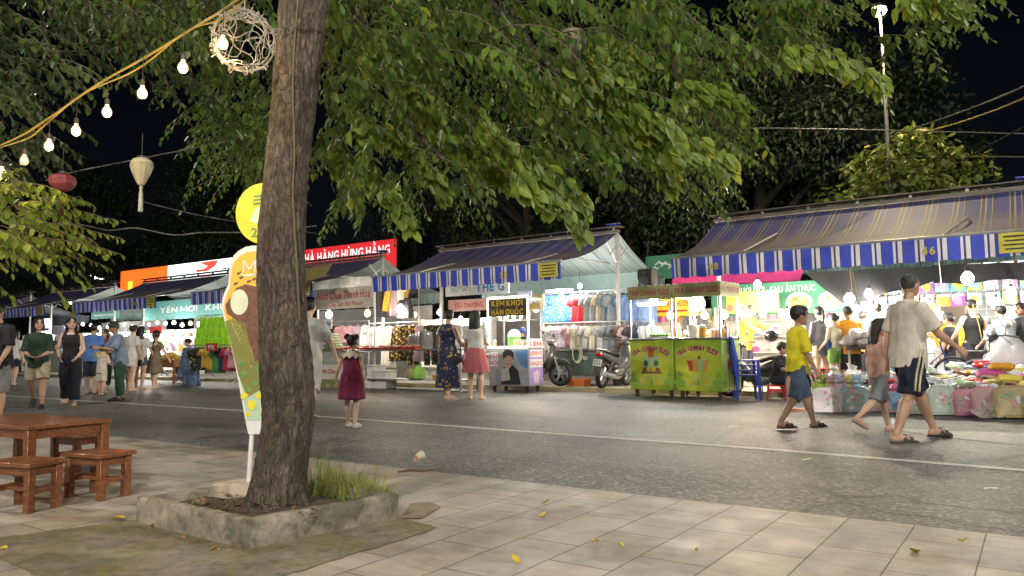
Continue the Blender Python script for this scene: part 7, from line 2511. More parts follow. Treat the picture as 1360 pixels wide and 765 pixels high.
def toy_bag(label, p, rz, nm, c, s):
    i = RN.randrange(4)
    key = (i, nm)
    if key not in BAGM:
        mb = bag_mesh(i)
        k0 = len(mb.v)
        mb.box((-.1, 0, .30), (.5, .4, .12), 1, bev=.03).ball((.22, .1, .3), (.18, .22, .14), 8, 6, 2)
        o = mb.build('toy_bag', [mat('bag_' + nm.replace(' ', '_'), c, .15, c2=tuple(min(1, x * 1.25) for x in c), scale=3, bump=.6, bscale=5), plastic('bagcore_' + nm.replace(' ', '_'), tuple(min(.85, x * 1.2) for x in c)), M_WBRD], ang=50)
        BAGM[key] = o.data
    else:
        o = link('toy_bag', BAGM[key])
    o.location = p; o.scale = (s * RN.uniform(.9, 1.2), s, s * RN.uniform(.8, 1.1)); o.rotation_euler = (RN.uniform(-.35, .1), RN.uniform(-.2, .2), rz)
    return tag(o, label, 'toy bag', 'bagged toys in the heap')
def toy_case(label, p, rz, W, H, Dp, m1, m2, lean=.18, handle=True, art='flower'):
    t = thing('toy_case', label, 'toy case', p, rz, 'toy cases in the front row')
    R_ = Matrix.Rotation(-lean, 4, 'X')
    def outl(w, h, r, x0=0, z0=0):
        o = []
        for cx, cz, a0 in ((w / 2 - r, h - r, 0), (-w / 2 + r, h - r, PI / 2)):
            for k in range(6):
                a = a0 + PI / 2 * k / 5
                o.append((cx + r * math.cos(a), cz + r * math.sin(a)))
        o += [(-w / 2 + .02, 0), (w / 2 - .02, 0)]
        return o
    MB().prism(outl(W, H, min(W, H) * .3), -Dp / 2, Dp / 2, 0, R_).build('shell', m1, t, ang=35)
    fm = MB().prism([(x * .86, .03 + z * .86) for x, z in outl(W, H, min(W, H) * .28)], -Dp / 2 - .006, -Dp / 2, 0, R_)
    fm.build('front_panel', m2, t, ang=35)
    mb = MB()
    k = 0
    if art == 'flower':
        for i in range(9):
            a = i * 2.4; rr_ = .10 * W * math.sqrt(i)
            mb.disc(rr_ * math.cos(a) , H * .5 + rr_ * math.sin(a) * 1.1, W * .07, W * .07, -Dp / 2 - .011, -Dp / 2 - .005, i % 3, 9, R_)
    else:
        for i in range(7):
            a = i * 1.9 + W * 40
            mb.disc(W * .26 * math.cos(a) * (i % 3) / 2, H * .48 + H * .26 * math.sin(a) * (.4 + .3 * (i % 3)), W * (.05 + .025 * (i % 3)), W * (.09 - .02 * (i % 3)), -Dp / 2 - .012 - .002 * i, -Dp / 2 - .005, i % 3, 8, R_)
    mb.build('printed_picture', [plastic('art_pink', (.66, .25, .35)), plastic('art_white', (.7, .7, .68)), plastic('art_green', (.3, .5, .3))], t, smooth=False)
    if handle:
        MB().tube([(-W * .18, 0, H - .01), (-W * .15, 0, H + .05), (W * .15, 0, H + .05), (W * .18, 0, H - .01)], .012, 6, 0, R_).build('handle', m1, t)
    return t
ROW = [(1100, 548, .40, .36, .05, 'white', (.66, .62, .62), (.68, .55, .58), False, 'flower', 'flat white case with a pink flower picture beside the yellow shirt boy'),
       (1136, 548, .44, .36, .05, 'grey blue', (.30, .38, .42), (.42, .52, .54), False, 'flower', 'flat grey blue case with a flower picture left of the walking girl'),
       (1160, 547, .20, .30, .06, 'brown pink', (.30, .16, .15), (.40, .22, .2), False, 'block', 'narrow brown pink case behind the legs of the walking girl'),
       (1192, 549, .28, .30, .12, 'rose blue', (.52, .30, .34), (.20, .32, .50), False, 'block', 'rose and blue toy pack between the legs of the walking man'),
       (1221, 551, .34, .33, .12, 'olive', (.30, .32, .24), (.38, .40, .32), True, 'block', 'olive toy case left of the arched mint case'),
       (1253, 552, .36, .40, .12, 'mint', (.42, .52, .44), (.52, .60, .52), True, 'flower', 'arched mint toy case with a pale front, middle of the front row'),
       (1283, 553, .30, .36, .12, 'rose', (.52, .22, .30), (.58, .32, .38), True, 'block', 'rose pink toy case right of the arched mint case'),
       (1312, 554, .36, .40, .12, 'pink', (.60, .32, .36), (.62, .42, .42), True, 'block', 'pale pink arched case behind the silver wrapper'),
       (1347, 556, .44, .42, .16, 'gold', (.46, .36, .16), (.56, .48, .28), True, 'block', 'golden clear case with mixed pieces at the right end of the front row'),
       (1390, 560, .40, .38, .14, 'grey', (.42, .44, .46), (.5, .5, .5), True, 'block', 'grey toy case beyond the right edge')]
for px, py, W_, H_, Dp, nm, c1, c2_, hd, art, lb in ROW:
    q = G(px, py, 0)
    toy_case(lb, (q.x, q.y, 0.004), ROT + rad(22) + RN.uniform(-.12, .12), W_, H_, Dp, mat('case_' + nm.replace(' ', '_'), c1, .22, c2=tuple(x * .85 for x in c1), coat=.3), mat('casefront_' + nm.replace(' ', '_'), c2_, .2, c2=tuple(x * .8 for x in c2_), scale=14), .2, hd, art)
q = G(1312, 556, 0)
gp = [[(.20 * (i / 6 - .5) * 2, -.12 + .24 * j / 4, .02 + .025 * noise.noise(Vector((i * 1.1, j * 1.3, 2))) + .09 * j / 4) for j in range(5)] for i in range(7)]
o = sheet('foil_wrapper', gp, mat('silver_foil', (.75, .76, .78), .18, .8, bump=.6, bscale=20)); o.location = (q.x, q.y, 0); o.rotation_euler = (0, 0, .1); tag(o, 'silver foil wrapper lying in front of the pale pink case', 'wrapper')
for i, px in enumerate((1092, 1104, 1116, 1128, 1140, 1152, 1164, 1178, 1190)):
    q = G(px, 539 + i * .3, 0); nm, c = [('lime', (.45, .60, .12)), ('pale pink', (.62, .38, .42)), ('lilac', (.48, .40, .62)), ('lemon yellow', (.68, .60, .20)), ('sky blue', (.25, .45, .65)), ('white', (.72, .72, .72)), ('cream', (.62, .55, .42)), ('mint', (.35, .60, .48)), ('pale pink', (.62, .38, .42))][i]
    plush('%s soft toy, %s from the left in the row behind the flat cases' % (nm, ordn(i)), (q.x, q.y, .20), ROT + RN.uniform(-.5, .7), nm, c, 1.05)
    if i % 1 == 0:
        pass
# shelf board that carries the soft toys and the heap
hp = thing('ground_mat', 'low display platform covered in a pale tarp under the toy heap', 'platform', S(-6.75, 2.5, 0), ROT)
MB().box((0, 0, .10), (3.3, 2.0, .2), bev=.03).build('platform', M_TARP, hp)
for i in range(14):
    q = S(-5.35 - .12 * (i % 5) * 1.0 - .05, 2.2 - .28 * (i // 5), .2 + .035 * (i % 3) + .1 * (i // 5))
    nm, c = [('dark brown', (.10, .06, .05)), ('white', (.7, .7, .7)), ('navy', (.04, .05, .14)), ('crimson', (.45, .05, .08)), ('cream', (.62, .55, .42)), ('grey', (.32, .33, .35))][i % 6]
    mb = MB().box((0, 0, .02), (.34, .26, .04), 0, bev=.004).box((0, 0, .0415), (.26, .18, .003), 1)
    o = mb.build('flat_pack', [plastic('flat_' + nm.replace(' ', '_'), c, .3), M_WBRD], smooth=False); o.location = q; o.rotation_euler = (RN.uniform(-.08, .08), RN.uniform(-.1, .1), ROT + RN.uniform(-.5, .5))
    tag(o, '%s flat boxed toy, %s in the flat stack right of the boy in yellow' % (nm, ordn(i)), 'box', 'flat boxed toys')
HEAP = [('mint', (.38, .62, .50)), ('pale pink', (.66, .42, .46)), ('white', (.74, .74, .74)), ('grey', (.34, .36, .38)), ('sky blue', (.30, .50, .68)), ('hot pink', (.66, .16, .38)), ('lemon yellow', (.70, .62, .22)), ('white', (.74, .74, .74)), ('pale green', (.42, .58, .36)), ('black', (.05, .05, .05)), ('orange', (.74, .34, .05)), ('silver', (.55, .57, .60)), ('red', (.48, .04, .05)), ('navy', (.04, .06, .20)), ('brown', (.22, .12, .07))]
for r_ in range(7):
    for i in range(13):
        L = -5.75 - i * .21 + RN.uniform(-.05, .05) - (0.1 if r_ % 2 else 0)
        w_ = 3.30 - r_ * .29 + RN.uniform(-.06, .06)
        z = .20 + .045 * r_ + RN.uniform(0, .10) + .05 * math.sin(i * 1.3 + r_)
        nm, c = HEAP[RN.randrange(15)]
        toy_bag('%s bagged toy, row %s of the heap, %s from the left' % (nm, ['one', 'two', 'three', 'four', 'five', 'six', 'seven'][r_], ordn(i)), S(L, w_, z), ROT + RN.uniform(-1.2, 1.2), nm, c, RN.uniform(.24, .34))
for i, (px, py, nm, c, lb) in enumerate(((1314, 500, 'hot pink', (.66, .12, .36), 'hot pink boxed tea set on top of the toy heap'), (1330, 492, 'orange', (.75, .36, .04), 'orange toy box on the toy heap'), (1340, 508, 'lemon yellow', (.72, .62, .10), 'yellow toy box near the right end of the heap'), (1212, 496, 'turquoise', (.15, .55, .62), 'turquoise boxed toy behind the walking man'))):
    q = P(px, py, 2.9)
    mb = MB().box((0, 0, .05), (.30, .2, .09), 0, bev=.02).box((0, -.02, .096), (.22, .13, .008), 1)
    o = mb.build('toy_box', [plastic('tb_' + nm.replace(' ', '_'), c, .2), M_CLEAR], smooth=False); o.location = q; o.rotation_euler = (-.25, .05, ROT + .3)
    tag(o, lb, 'toy box')

# hanging cords under the right tent
for i, (px0, py0, px1, py1, m, lb) in enumerate(((1127, 346, 1133, 398, M_YCABLE, 'left yellow cord hanging under the right tent'), (1127, 346, 1140, 398, M_YCABLE, 'right yellow cord hanging under the right tent'), (1244, 326, 1250, 378, M_WWIRE, 'white cord hanging from the number 46 valance'), (1292, 405, 1305, 455, M_YCABLE, 'beige cord hanging down to the black speaker cabinet'))):
    o = MB().tube([P(px0, py0, .6), P(px0 + (px1 - px0) * .6, (py0 + py1) / 2, .6), P(px1, py1, .6)], .009, 5).build('dangling_string', m); tag(o, lb, 'cord')

# ------------------------------------------------------------------ motorbikes
M_BIKE = mat('bike_black', (.025, .026, .028), .28, coat=.6)
M_SILV = mat('bike_silver', (.42, .43, .44), .3, .6)
M_SEAT = mat('bike_seat', (.02, .02, .02), .55)
M_TAIL = mat('tail_lamp', (.45, .02, .02), .2)
M_PLATE = mat('number_plate', (.72, .72, .70), .5)
def wheel(par, x, name='wheel', R_=.285, w=.048, disc=True):
    t = MB().torus((x, 0, R_), R_ - w, w, 'Y', 36, 10).build(name, RUB, par)
    rm = MB().torus((x, 0, R_), R_ - w * 1.75, .014, 'Y', 32, 6)
    for k in range(6):
        a = k * PI / 3
        for s_ in (-.12, .12):
            rm.tube([(x, 0, R_), (x + (R_ - w * 1.7) * math.cos(a + s_), 0, R_ + (R_ - w * 1.7) * math.sin(a + s_))], .010, 5)
    rm.tube([(x, -.07, R_), (x, .07, R_)], .035, 12)
    if disc:
        rm.torus((x, .04, R_), .075, .012, 'Y', 20, 5)
    rm.build('rim', M_SILV, t)
def motorbike(label, loc, rz, mats=None, tilt=0):
    B_ = mats or M_BIKE
    t = thing('motorbike', label, 'motorbike', loc, rz, 'motorbikes parked under the tents')
    t.rotation_euler = (tilt, 0, rz)
    wheel(t, .62, 'front_wheel'); wheel(t, -.60, 'rear_wheel')
    mb = MB()
    for s_ in (-1, 1):
        mb.tube([(.62, s_ * .075, .285), (.50, s_ * .07, .62), (.42, s_ * .06, .80)], [.02, .022, .024], 8)
    mb.build('front_fork', M_SILV, t)
    MB().loft([[Vector((.62 + (.32) * math.cos(a) * k, y, .285 + .33 * math.sin(a) * k)) for k, y in ((1, -.06), (1.05, 0), (1, .06), (.93, .05), (.95, 0), (.93, -.05))] for a in [rad(x) for x in range(40, 175, 12)]]).build('front_mudguard', B_, t)
    # leg shield and front cowl
    mb = MB()
    def hull(st):
        mb.loft([[Vector((x + dx * math.sin(q) * 0, w_ * math.cos(q), z)) + Vector((d_ * math.sin(q), 0, 0)) for q in [2 * PI * j / 14 for j in range(14)]] for x, z, w_, d_, dx in st])
    hull([(.30, .34, .08, .05, 0), (.36, .48, .19, .06, 0), (.42, .66, .21, .07, 0), (.42, .80, .14, .09, 0), (.40, .92, .10, .08, 0)])
    mb.tube([(.36, 0, .60), (.22, 0, .46), (.05, 0, .42), (-.15, 0, .46)], [(.08, .12), (.07, .09), (.07, .09), (.08, .12)], 10, round_caps=True)
    mb.build('leg_shield', B_, t)
    MB().tube([(-.05, 0, .52), (-.25, 0, .60), (-.55, 0, .68), (-.86, 0, .76)], [(.10, .11), (.11, .13), (.10, .12), (.05, .07)], 14, round_caps=True).build('rear_cowl', B_, t)
    MB().tube([(-.02, 0, .70), (-.18, 0, .755), (-.42, 0, .765), (-.68, 0, .80)], [(.05, .10), (.05, .13), (.05, .13), (.04, .10)], 14, ref=Vector((0, 0, 1)), round_caps=True).build('seat', M_SEAT, t)
    mb = MB().tube([(-.62, .13, .80), (-.80, .12, .84), (-.90, 0, .85), (-.80, -.12, .84), (-.62, -.13, .80)], .014, 7)
    mb.build('grab_rail', M_SILV, t)
    MB().box((-.885, 0, .73), (.06, .15, .085), bev=.02).build('tail_lamp', M_TAIL, t)
    MB().loft([[Vector((-.80 - .14 * k, y, .66 - .36 * k)) for y in (-.07, .07)] + [Vector((-.82 - .14 * k, y, .66 - .36 * k)) for y in (.07, -.07)] for k in (0, .5, 1)]).build('rear_mudguard', M_SEAT, t)
    pm = MB().box((0, 0, 0), (.008, .19, .14), 0, M=Matrix.Translation((-.905, 0, .56)) @ Matrix.Rotation(.25, 4, 'Y'))
    for k in range(2):
        for j in range(4):
            pm.box((-.007, -.06 + .04 * j, .03 - .055 * k), (.004, .022, .035), 1, M=Matrix.Translation((-.905, 0, .56)) @ Matrix.Rotation(.25, 4, 'Y'))
    pm.build('number_plate', [M_PLATE, M_BLACK], t, smooth=False)
    MB().tube([(.40, 0, .90), (.36, 0, 1.0)], .05, 8).tube([(.22, .34, 1.02), (.31, .2, 1.03), (.36, 0, 1.0), (.31, -.2, 1.03), (.22, -.34, 1.02)], .014, 7).build('handlebar', M_DARK, t)
    MB().ball((.40, 0, .98), (.11, .13, .085), 12, 8).build('headlight_cowl', B_, t)
    MB().ball((.485, 0, .965), (.03, .085, .05), 10, 6).build('headlight', mat('lamp_glass', (.6, .62, .65), .1), t)
    for s_ in (-1, 1):
        MB().tube([(.30, s_ * .22, 1.03), (.32, s_ * .27, 1.12), (.31, s_ * .31, 1.17)], .006, 5).ball((.30, s_ * .33, 1.20), (.015, .075, .05), 10, 6).build('mirror', M_DARK, t)
        MB().tube([(.22, s_ * .34, 1.02), (.17, s_ * .42, 1.01)], .02, 8).build('grip', RUB, t)
    MB().box((.02, 0, .33), (.34, .22, .20), bev=.05).tube([(.1, 0, .34), (.28, 0, .36)], .075, 12).ball((0, .12, .33), (.09, .05, .09), 10, 7).build('engine', mat('engine_metal', (.20, .20, .20), .4, .6), t)
    MB().tube([(.14, -.10, .26), (-.1, -.13, .22), (-.35, -.15, .26), (-.80, -.16, .34)], [.022, .024, .05, .045], 10).build('exhaust', M_SILV, t)
    MB().tube([(0, -.05, .3), (-.6, -.06, .285)], .03, 8).tube([(-.35, .11, .62), (-.58, .10, .3)], .028, 8).tube([(-.35, -.11, .62), (-.58, -.10, .3)], .028, 8).build('swing_arm', M_DARK, t)
    MB().tube([(-.02, .1, .28), (-.06, .26, .02)], .012, 6).tube([(.04, -.24, .27), (.04, .24, .27)], .014, 7).build('side_stand', M_DARK, t)
    return t
q = G(744, 513, MKT)
mk = Vector((q.x, q.y, MKT)) 
ang1 = rad(-24)
b1 = motorbike('grey and black motorbike with its front wheel out beside the ice cream cart', mk - Vector((math.cos(ang1), math.sin(ang1), 0)) * .62, ang1, mat('bike_grey', (.045, .05, .055), .28, coat=.6), rad(-6))
q = G(799, 516, MKT)
ang2 = rad(56)
d2_ = Vector((math.cos(ang2), math.sin(ang2), 0))
b2 = dup(b1, Vector((q.x, q.y, MKT)) + d2_ * .60, ang2, 'black motorbike seen from behind with a white number plate beside the tea carts', 'motorbikes parked under the tents')
b2.rotation_euler = (rad(7), 0, ang2)
q = P(1012, 500, 1.3)
b3 = dup(b1, (q.x, q.y, 0.0), rad(150), 'black scooter standing behind the sitting boy', 'motorbikes parked under the tents')
q = P(1352, 490, .9)
b4 = dup(b1, (q.x, q.y, MKT), rad(170), 'motorbike at the right edge carrying the white bag rider', 'motorbikes parked under the tents')
# green chest behind the bikes
q = P(782, 500, .1)
t = thing('metal_chest', 'dark green metal chest behind the parked motorbikes', 'chest', (q.x, q.y, MKT), ROT)
MB().box((0, 0, .50), (1.9, .6, .56), bev=.015).build('body', mat('chest_green', (.05, .09, .08), .5, c2=(.08, .11, .09)), t)
MB().box((0, 0, .80), (1.96, .66, .04), bev=.01).build('lid', mat('chest_lid', (.09, .08, .075), .5), t)
for sx in (-1, 1):
    MB().box((sx * .8, 0, .11), (.08, .5, .22)).build('foot', M_DARK, t)
MB().box((.1, -.33, .62), (.12, .04, .10), bev=.01).build('latch', M_STEEL, t)
q = P(765, 470, .46)
mb = MB()
for k in range(4):
    mb.tube([Vector((.10 * math.sin(a) * (1 + .1 * k) + .02 * k, -.012 * k, -.16 + .17 * math.cos(a) * (1 + .08 * k))) for a in [2 * PI * j / 20 for j in range(21)]], .011, 5)
o = mb.build('rope_coil', mat('pale_rope', (.46, .48, .36), .8)); o.location = (q.x, q.y, q.z + .16); o.rotation_euler = (0, 0, ROT); tag(o, 'pale coil of rope hanging on the green chest', 'rope')
q = P(768, 506, .75)
o = MB().loft([[(sx * .26 * k, sy_ * .16 * k, z) for sx, sy_ in ((-1, -1), (1, -1), (1, 1), (-1, 1))] for k, z in ((.85, 0), (1, .16), (.95, .16), (.82, .02))]).build('plastic_basket', plastic('basket_orange', (.72, .20, .04))); o.location = (q.x, q.y, MKT); o.rotation_euler = (0, 0, ROT); tag(o, 'orange plastic basket on the ground between the motorbikes', 'basket')
# helmets
for px, py, w_, lb, c in ((1024, 446, 1.0, 'black helmet on the scooter behind the sitting boy', (.03, .03, .03)), ):
    q = P(px, py, w_); o = MB().ball((0, 0, 0), (.13, .15, .12), 14, 9).box((0, -.13, -.03), (.2, .06, .02), bev=.005).build('helmet', plastic('helmet_black', c, .2)); o.location = q; tag(o, lb, 'helmet')
# bicycle
q = P(1222, 494, 1.2)
t = thing('bicycle', 'bicycle with upturned handlebar standing behind the walking man', 'bicycle', (q.x, q.y, .1), ROT + rad(12))
for x, nm in ((-.5, 'rear_wheel'), (.5, 'front_wheel')):
    w_ = MB().torus((x, 0, .33), .31, .02, 'Y', 32, 6).build(nm, RUB, t)
    mb = MB().torus((x, 0, .33), .285, .009, 'Y', 28, 5)
    for k in range(12):
        a = k * PI / 6
        mb.tube([(x, 0, .33), (x + .28 * math.cos(a), .0, .33 + .28 * math.sin(a))], .002, 3)
    mb.build('rim', M_SILV, w_)
MB().tube([(-.5, 0, .33), (-.12, 0, .30), (-.22, 0, .75), (-.5, 0, .33)], .014, 6).tube([(-.12, 0, .30), (.36, 0, .72), (-.20, 0, .68)], .018, 6).tube([(.5, 0, .33), (.34, 0, .80), (.32, 0, .92)], .015, 6).build('frame', mat('bicycle_blue', (.05, .08, .25), .35), t)
MB().tube([(.22, .3, 1.0), (.34, .22, .98), (.32, 0, .92), (.34, -.22, .98), (.22, -.3, 1.0)], .012, 6).build('handlebar', M_SILV, t)
MB().tube([(-.22, 0, .72), (-.24, 0, .84)], .013, 6).ball((-.26, 0, .86), (.14, .08, .035), 10, 6).build('saddle', M_SEAT, t)
MB().torus((-.12, 0, .30), .09, .008, 'Y', 20, 5).tube([(-.12, -.08, .30), (-.06, -.1, .16)], .01, 5).build('crank', M_SILV, t)
q = P(1222, 486, 1.7)
mb = MB().ball((0, 0, .16), (.26, .2, .19), 14, 9)
mb.v = [tuple(Vector(v) * (1 + .25 * noise.noise(Vector(v) * 8))) for v in mb.v]
o = mb.build('black_bag', plastic('bin_bag', (.02, .02, .022), .2), ang=30); o.location = (q.x, q.y, .22); tag(o, 'shiny black plastic bag in front of the bicycle', 'bag')
# orange ring left on the road
q = G(1054, 546, 0)
o = MB().torus((0, 0, .015), .16, .012, 'Z', 30, 6).build('plastic_ring', mat('orange_ring', (.85, .22, .03), .4)); o.location = (q.x, q.y, .0); tag(o, 'orange ring lying on the road in front of the red stool', 'ring')
# ------------------------------------------------------------------ the people in the photo
c_ = cloth
M_FLORAL = print_cloth('floral_dress', (.028, .035, .10), (.50, .32, .04), (.42, .28, .06), 13, .30)
M_PLAID = check_cloth('plaid_brown', (.10, .075, .05), (.26, .21, .15), 26)
M_GING = check_cloth('red_check', (.50, .16, .17), (.30, .05, .07), 60)
M_DENIM = mat('denim', (.045, .075, .13), .85, c2=(.07, .11, .18), scale=8, bump=.4, bscale=60)
SND = mat('sandal_black', (.02, .02, .02), .6)
SNB = mat('sandal_beige', (.55, .38, .28), .6)
SNW = mat('shoe_white', (.66, .64, .60), .6)
def feet(px, py, z=0):
    q = G(px, py, z); return (q.x, q.y, z)
def mkt(px, top, w):
    q = P(px, 440, w); gz = MKT if w < KERB_W else 0
    return (q.x, q.y, gz), P(px, top, w).z - gz
def row(px, top, w):
    return mkt(px, top, w)
# walking man
def stripes(T, A, J, SC, HM, hh, B):
    hip, kn, an, td, d1, d2 = J[1]
    mb = MB(); o_ = Vector((-1, 0, 0))
    for off in (-.013, .013):
        f_ = Vector((0, -1, 0)); f_ = (f_ - d1 * f_.dot(d1)).normalized()
        pth = []
        for k in range(8):
            p = hip + Vector((0, 0, .05)) + d1 * (.05 + .2) * k / 7
            out = o_ - d1 * o_.dot(d1); out.normalize()
            pth.append(p + out * (.0775 + .004 * math.sin(k)) + f_ * off * 1.0)
        mb.tube(pth, [(.006, .0062)] * 8, 6, ref=o_)
    mb.v = [tuple(SC @ Vector(p)) for p in mb.v]
    mb.build('side_stripe', cloth('stripe_cream', (.62, .56, .38)), T)
    cl = MB().torus(B(0, -.004, .835), .040, .012, 'Z', 20, 6)
    cl.v = [tuple(SC @ Vector(p)) for p in cl.v]
    cl.build('collar', cloth('polo_cream', (.68, .62, .54)), T)
person('man in a cream polo shirt and navy shorts with pale stripes striding right', feet(1212, 585), rad(98), 1.74, 'b', ('shirt', c_('polo_cream', (.68, .62, .54)), .44, .85), ('shorts', c_('navy_shorts', (.016, .020, .045)), .92), 'crop', ((27, 6), (-14, 10)), ((-16, 8, 12), (30, 8, 22)), 3, 20, 2, ('sandal', SND), 1.10, vox=.0075, hair_mat=HAIRG, extra=stripes)
person('boy in a bright yellow tee shirt and denim shorts walking right', feet(1062, 569), rad(98), 1.46, 'c', ('tee', c_('bright_yellow', (.70, .62, .02)), .47, .95), ('shorts', M_DENIM, 1.08), 'short', ((24, 8), (-16, 18)), ((12, 6, 25), (4, 8, 22)), 3, 0, 6, ('sandal', SND), .98, True, vox=.0075)
person('girl with long black hair in a pink top, mostly hidden behind the striding man', feet(1171, 573), rad(100), 1.26, 'a', ('tee', c_('dusty_pink', (.56, .33, .28)), .48, .7), ('shorts', c_('grey_shorts', (.20, .22, .24)), 1.0), 'long', ((18, 8), (-24, 28)), ((-12, 8, 20), (18, 8, 40)), 2, 0, 4, ('sandal', SNB), .92, True, vox=.0085, female=True)
person('boy in a black tee shirt sitting on the red stool', (qs.x + .05, qs.y + .05, 0), rad(38), 1.36, 'b', ('tee', c_('black_tee', (.02, .02, .024)), .47, .9), ('shorts', c_('dark_shorts', (.025, .03, .05)), .95), 'short', ((100, 104, 12), (98, 100, 14)), ((35, 10, 55, .5), (38, 10, 55, .5)), 12, 30, 5, ('sandal', SND), .95, True, vox=.009, sit=.285)
def frill(T, A, J, SC, HM, hh, B):
    n = 60; rg = []
    for k in range(5):
        t = k / 4
        rg.append([B((.05 + .085 * t + .006 * t * math.sin(j * 2 * PI / n * 12)) * math.cos(2 * PI * j / n), (.042 + .055 * t + .006 * t * math.sin(j * 2 * PI / n * 12)) * math.sin(2 * PI * j / n), .845 - .075 * t - .014 * t * math.sin(j * 2 * PI / n * 12 + 1)) for j in range(n)])
    mb = MB().loft(rg, caps=False)
    mb.v = [tuple(SC @ Vector(p)) for p in mb.v]
    mb.build('frill_collar', cloth('frill_cream', (.62, .56, .42)), T, ang=120)
person('little girl in a maroon dress with a cream frill collar seen from behind', feet(467, 567), rad(172), 1.15, 'a', ('dress', c_('maroon', (.17, .012, .055), (.12, .008, .04)), .50, 0), ('dress', .74, .30, .125, .007), 'pigtails', ((9, 4), (-6, 8)), ((16, 30, 14), (4, 10, 8)), 0, 0, 0, ('shoe', SNW), .95, True, vox=.008, extra=frill)
person('man in a white tee shirt behind the trunk leading the maroon dressed girl', feet(408, 560), rad(178), 1.70, 'a', ('tee', c_('white_tee', (.66, .66, .64)), .44, .8), ('shorts', c_('pale_shorts', (.52, .53, .55)), 1.15), 'short', ((10, 4), (-12, 20)), ((-6, 8, 10), (14, 24, 10)), 2, -10, 4, ('sandal', SND), 1.05, vox=.0085)
person('woman in a blue and yellow floral dress with her hair tied up', feet(595, 531), rad(140), 1.72, 'a', ('dress', M_FLORAL, .50, 0), ('dress', .60, .13, .105, .004), 'bun', ((6, 4), (-5, 6)), ((8, 10, 20), (20, 8, 40)), 1, 35, -5, ('sandal', SNB), 1.12, vox=.0085, female=True)
person('woman with long straight black hair in a white top and red checked skirt', feet(632, 531), rad(176), 1.70, 'a', ('tee', c_('white_tee', (.66, .66, .64)), .52, .7), ('skirt', M_GING, .30, .075, .006), 'long', ((4, 2), (-3, 4)), ((6, 10, 30), (22, 8, 60)), 0, -10, 0, ('sandal', SNB), .95, vox=.0085, female=True)
person('woman in a dark green tee shirt and beige shorts walking at the left', feet(48, 542), rad(22), 1.62, 'b', ('tee', c_('bottle_green', (.018, .045, .030)), .45, 1.0), ('shorts', c_('beige_shorts', (.52, .44, .32)), .80), 'bob', ((14, 6), (-16, 24)), ((6, 8, 62, .6), (4, 10, 66, .6)), 2, 20, 0, ('shoe', SND), 1.08, vox=.0085, female=True)
person('woman in a black sleeveless top and wide black trousers walking at the left', feet(92, 538), rad(20), 1.66, 'a', ('tank', c_('black_top', (.014, .014, .018)), .50, 0), ('wide', c_('black_trousers', (.010, .012, .022)), 1.93), 'long', ((14, 6), (-14, 16)), ((4, 14, 46, .5), (2, 14, 46, .45)), 2, 18, 0, ('sandal', SNB), 1.0, vox=.0085, female=True)
person('man in a black tee shirt and grey shorts cut off by the left edge', feet(-5, 562), rad(-15), 1.68, 'b', ('tee', c_('black_tee', (.02, .02, .024)), .45, .9), ('shorts', c_('grey_short', (.24, .24, .25)), 1.05), 'short', ((6, 4), (-6, 8)), ((8, 10, 30), (4, 8, 30)), 2, 0, 5, ('sandal', SND), 1.1)
person('person in a white shirt and black skirt behind the man at the left edge', feet(18, 512), rad(170), 1.66, 'a', ('tee', c_('white_tee', (.66, .66, .64)), .46, .8), ('skirt', c_('black_trousers', (.010, .012, .022)), .34, .03, .004), 'bob', ((6, 2), (-5, 6)), ((6, 8, 20), (6, 8, 12)), 0, 0, 0, ('sandal', SND), 1.0, female=True)
pm_ = person('vendor in a grey blue shirt and dark green trousers looking down at his box', feet(158, 532), rad(-48), 1.60, 'c', ('shirt', c_('grey_blue', (.19, .25, .36)), .44, .95), ('trousers', c_('dark_green', (.018, .060, .035)), 1.95), 'short', ((4, 2), (-4, 6)), ((28, 10, 72, .3), (30, 10, 72, .3)), 10, 0, 24, ('shoe', SND), 1.08)
q = pm_.location + Vector((-.26, -.28, .92))
t = thing('goods_tray', 'small open box of goods held by the vendor in green trousers', 'box', q, rad(-48))
MB().box((0, 0, 0), (.30, .20, .08), bev=.01).build('box', mat('card_box', (.50, .42, .25), .7), t)
MB().box((-.05, 0, .06), (.1, .14, .05), bev=.008).box((.08, .02, .055), (.09, .1, .04), bev=.008).build('packs', plastic('pack_y', (.66, .58, .2)), t)
person('man in a blue polo shirt standing with his back turned in the market crowd', feet(121, 523), rad(184), 1.66, 'c', ('shirt', c_('polo_blue', (.08, .20, .50), (.05, .13, .36)), .45, .9), ('shorts', c_('dark_shorts', (.025, .03, .05)), 1.1), 'short', ((4, 2), (-4, 6)), ((6, 8, 40), (6, 8, 20)), 2, 0, 0, ('sandal', SND), 1.08)
person('child in white clothes standing beside the vendor in green trousers', feet(134, 525), rad(170), 1.12, 'b', ('tee', c_('cream_tee', (.62, .58, .50)), .44, .9), ('shorts', c_('cream_shorts', (.60, .56, .48)), .95), 'short', ((5, 2), (-4, 6)), ((40, 10, 30), (20, 8, 50)), 2, 20, 0, ('sandal', SND), 1.0, True)
person('woman in a brown red top facing the camera between the blue polo and the vendor', feet(138, 517), rad(15), 1.58, 'a', ('tee', c_('brown_red', (.16, .05, .04)), .45, .8), ('trousers', c_('dark_shorts', (.025, .03, .05)), 1.9), 'bob', ((3, 2), (-3, 3)), ((20, 8, 60, .3), (15, 8, 60, .3)), 2, -20, 6, ('sandal', SNB), 1.0, female=True)
person('woman in a long white tee dress behind the vendor in green trousers', feet(173, 519), rad(165), 1.66, 'a', ('dress', c_('white_tee', (.66, .66, .64)), .50, .7), ('dress', .62, .36, .07, .003), 'bun', ((4, 2), (-4, 6)), ((6, 8, 18), (6, 8, 18)), 2, 20, 0, ('sandal', SNB), 1.02, female=True)
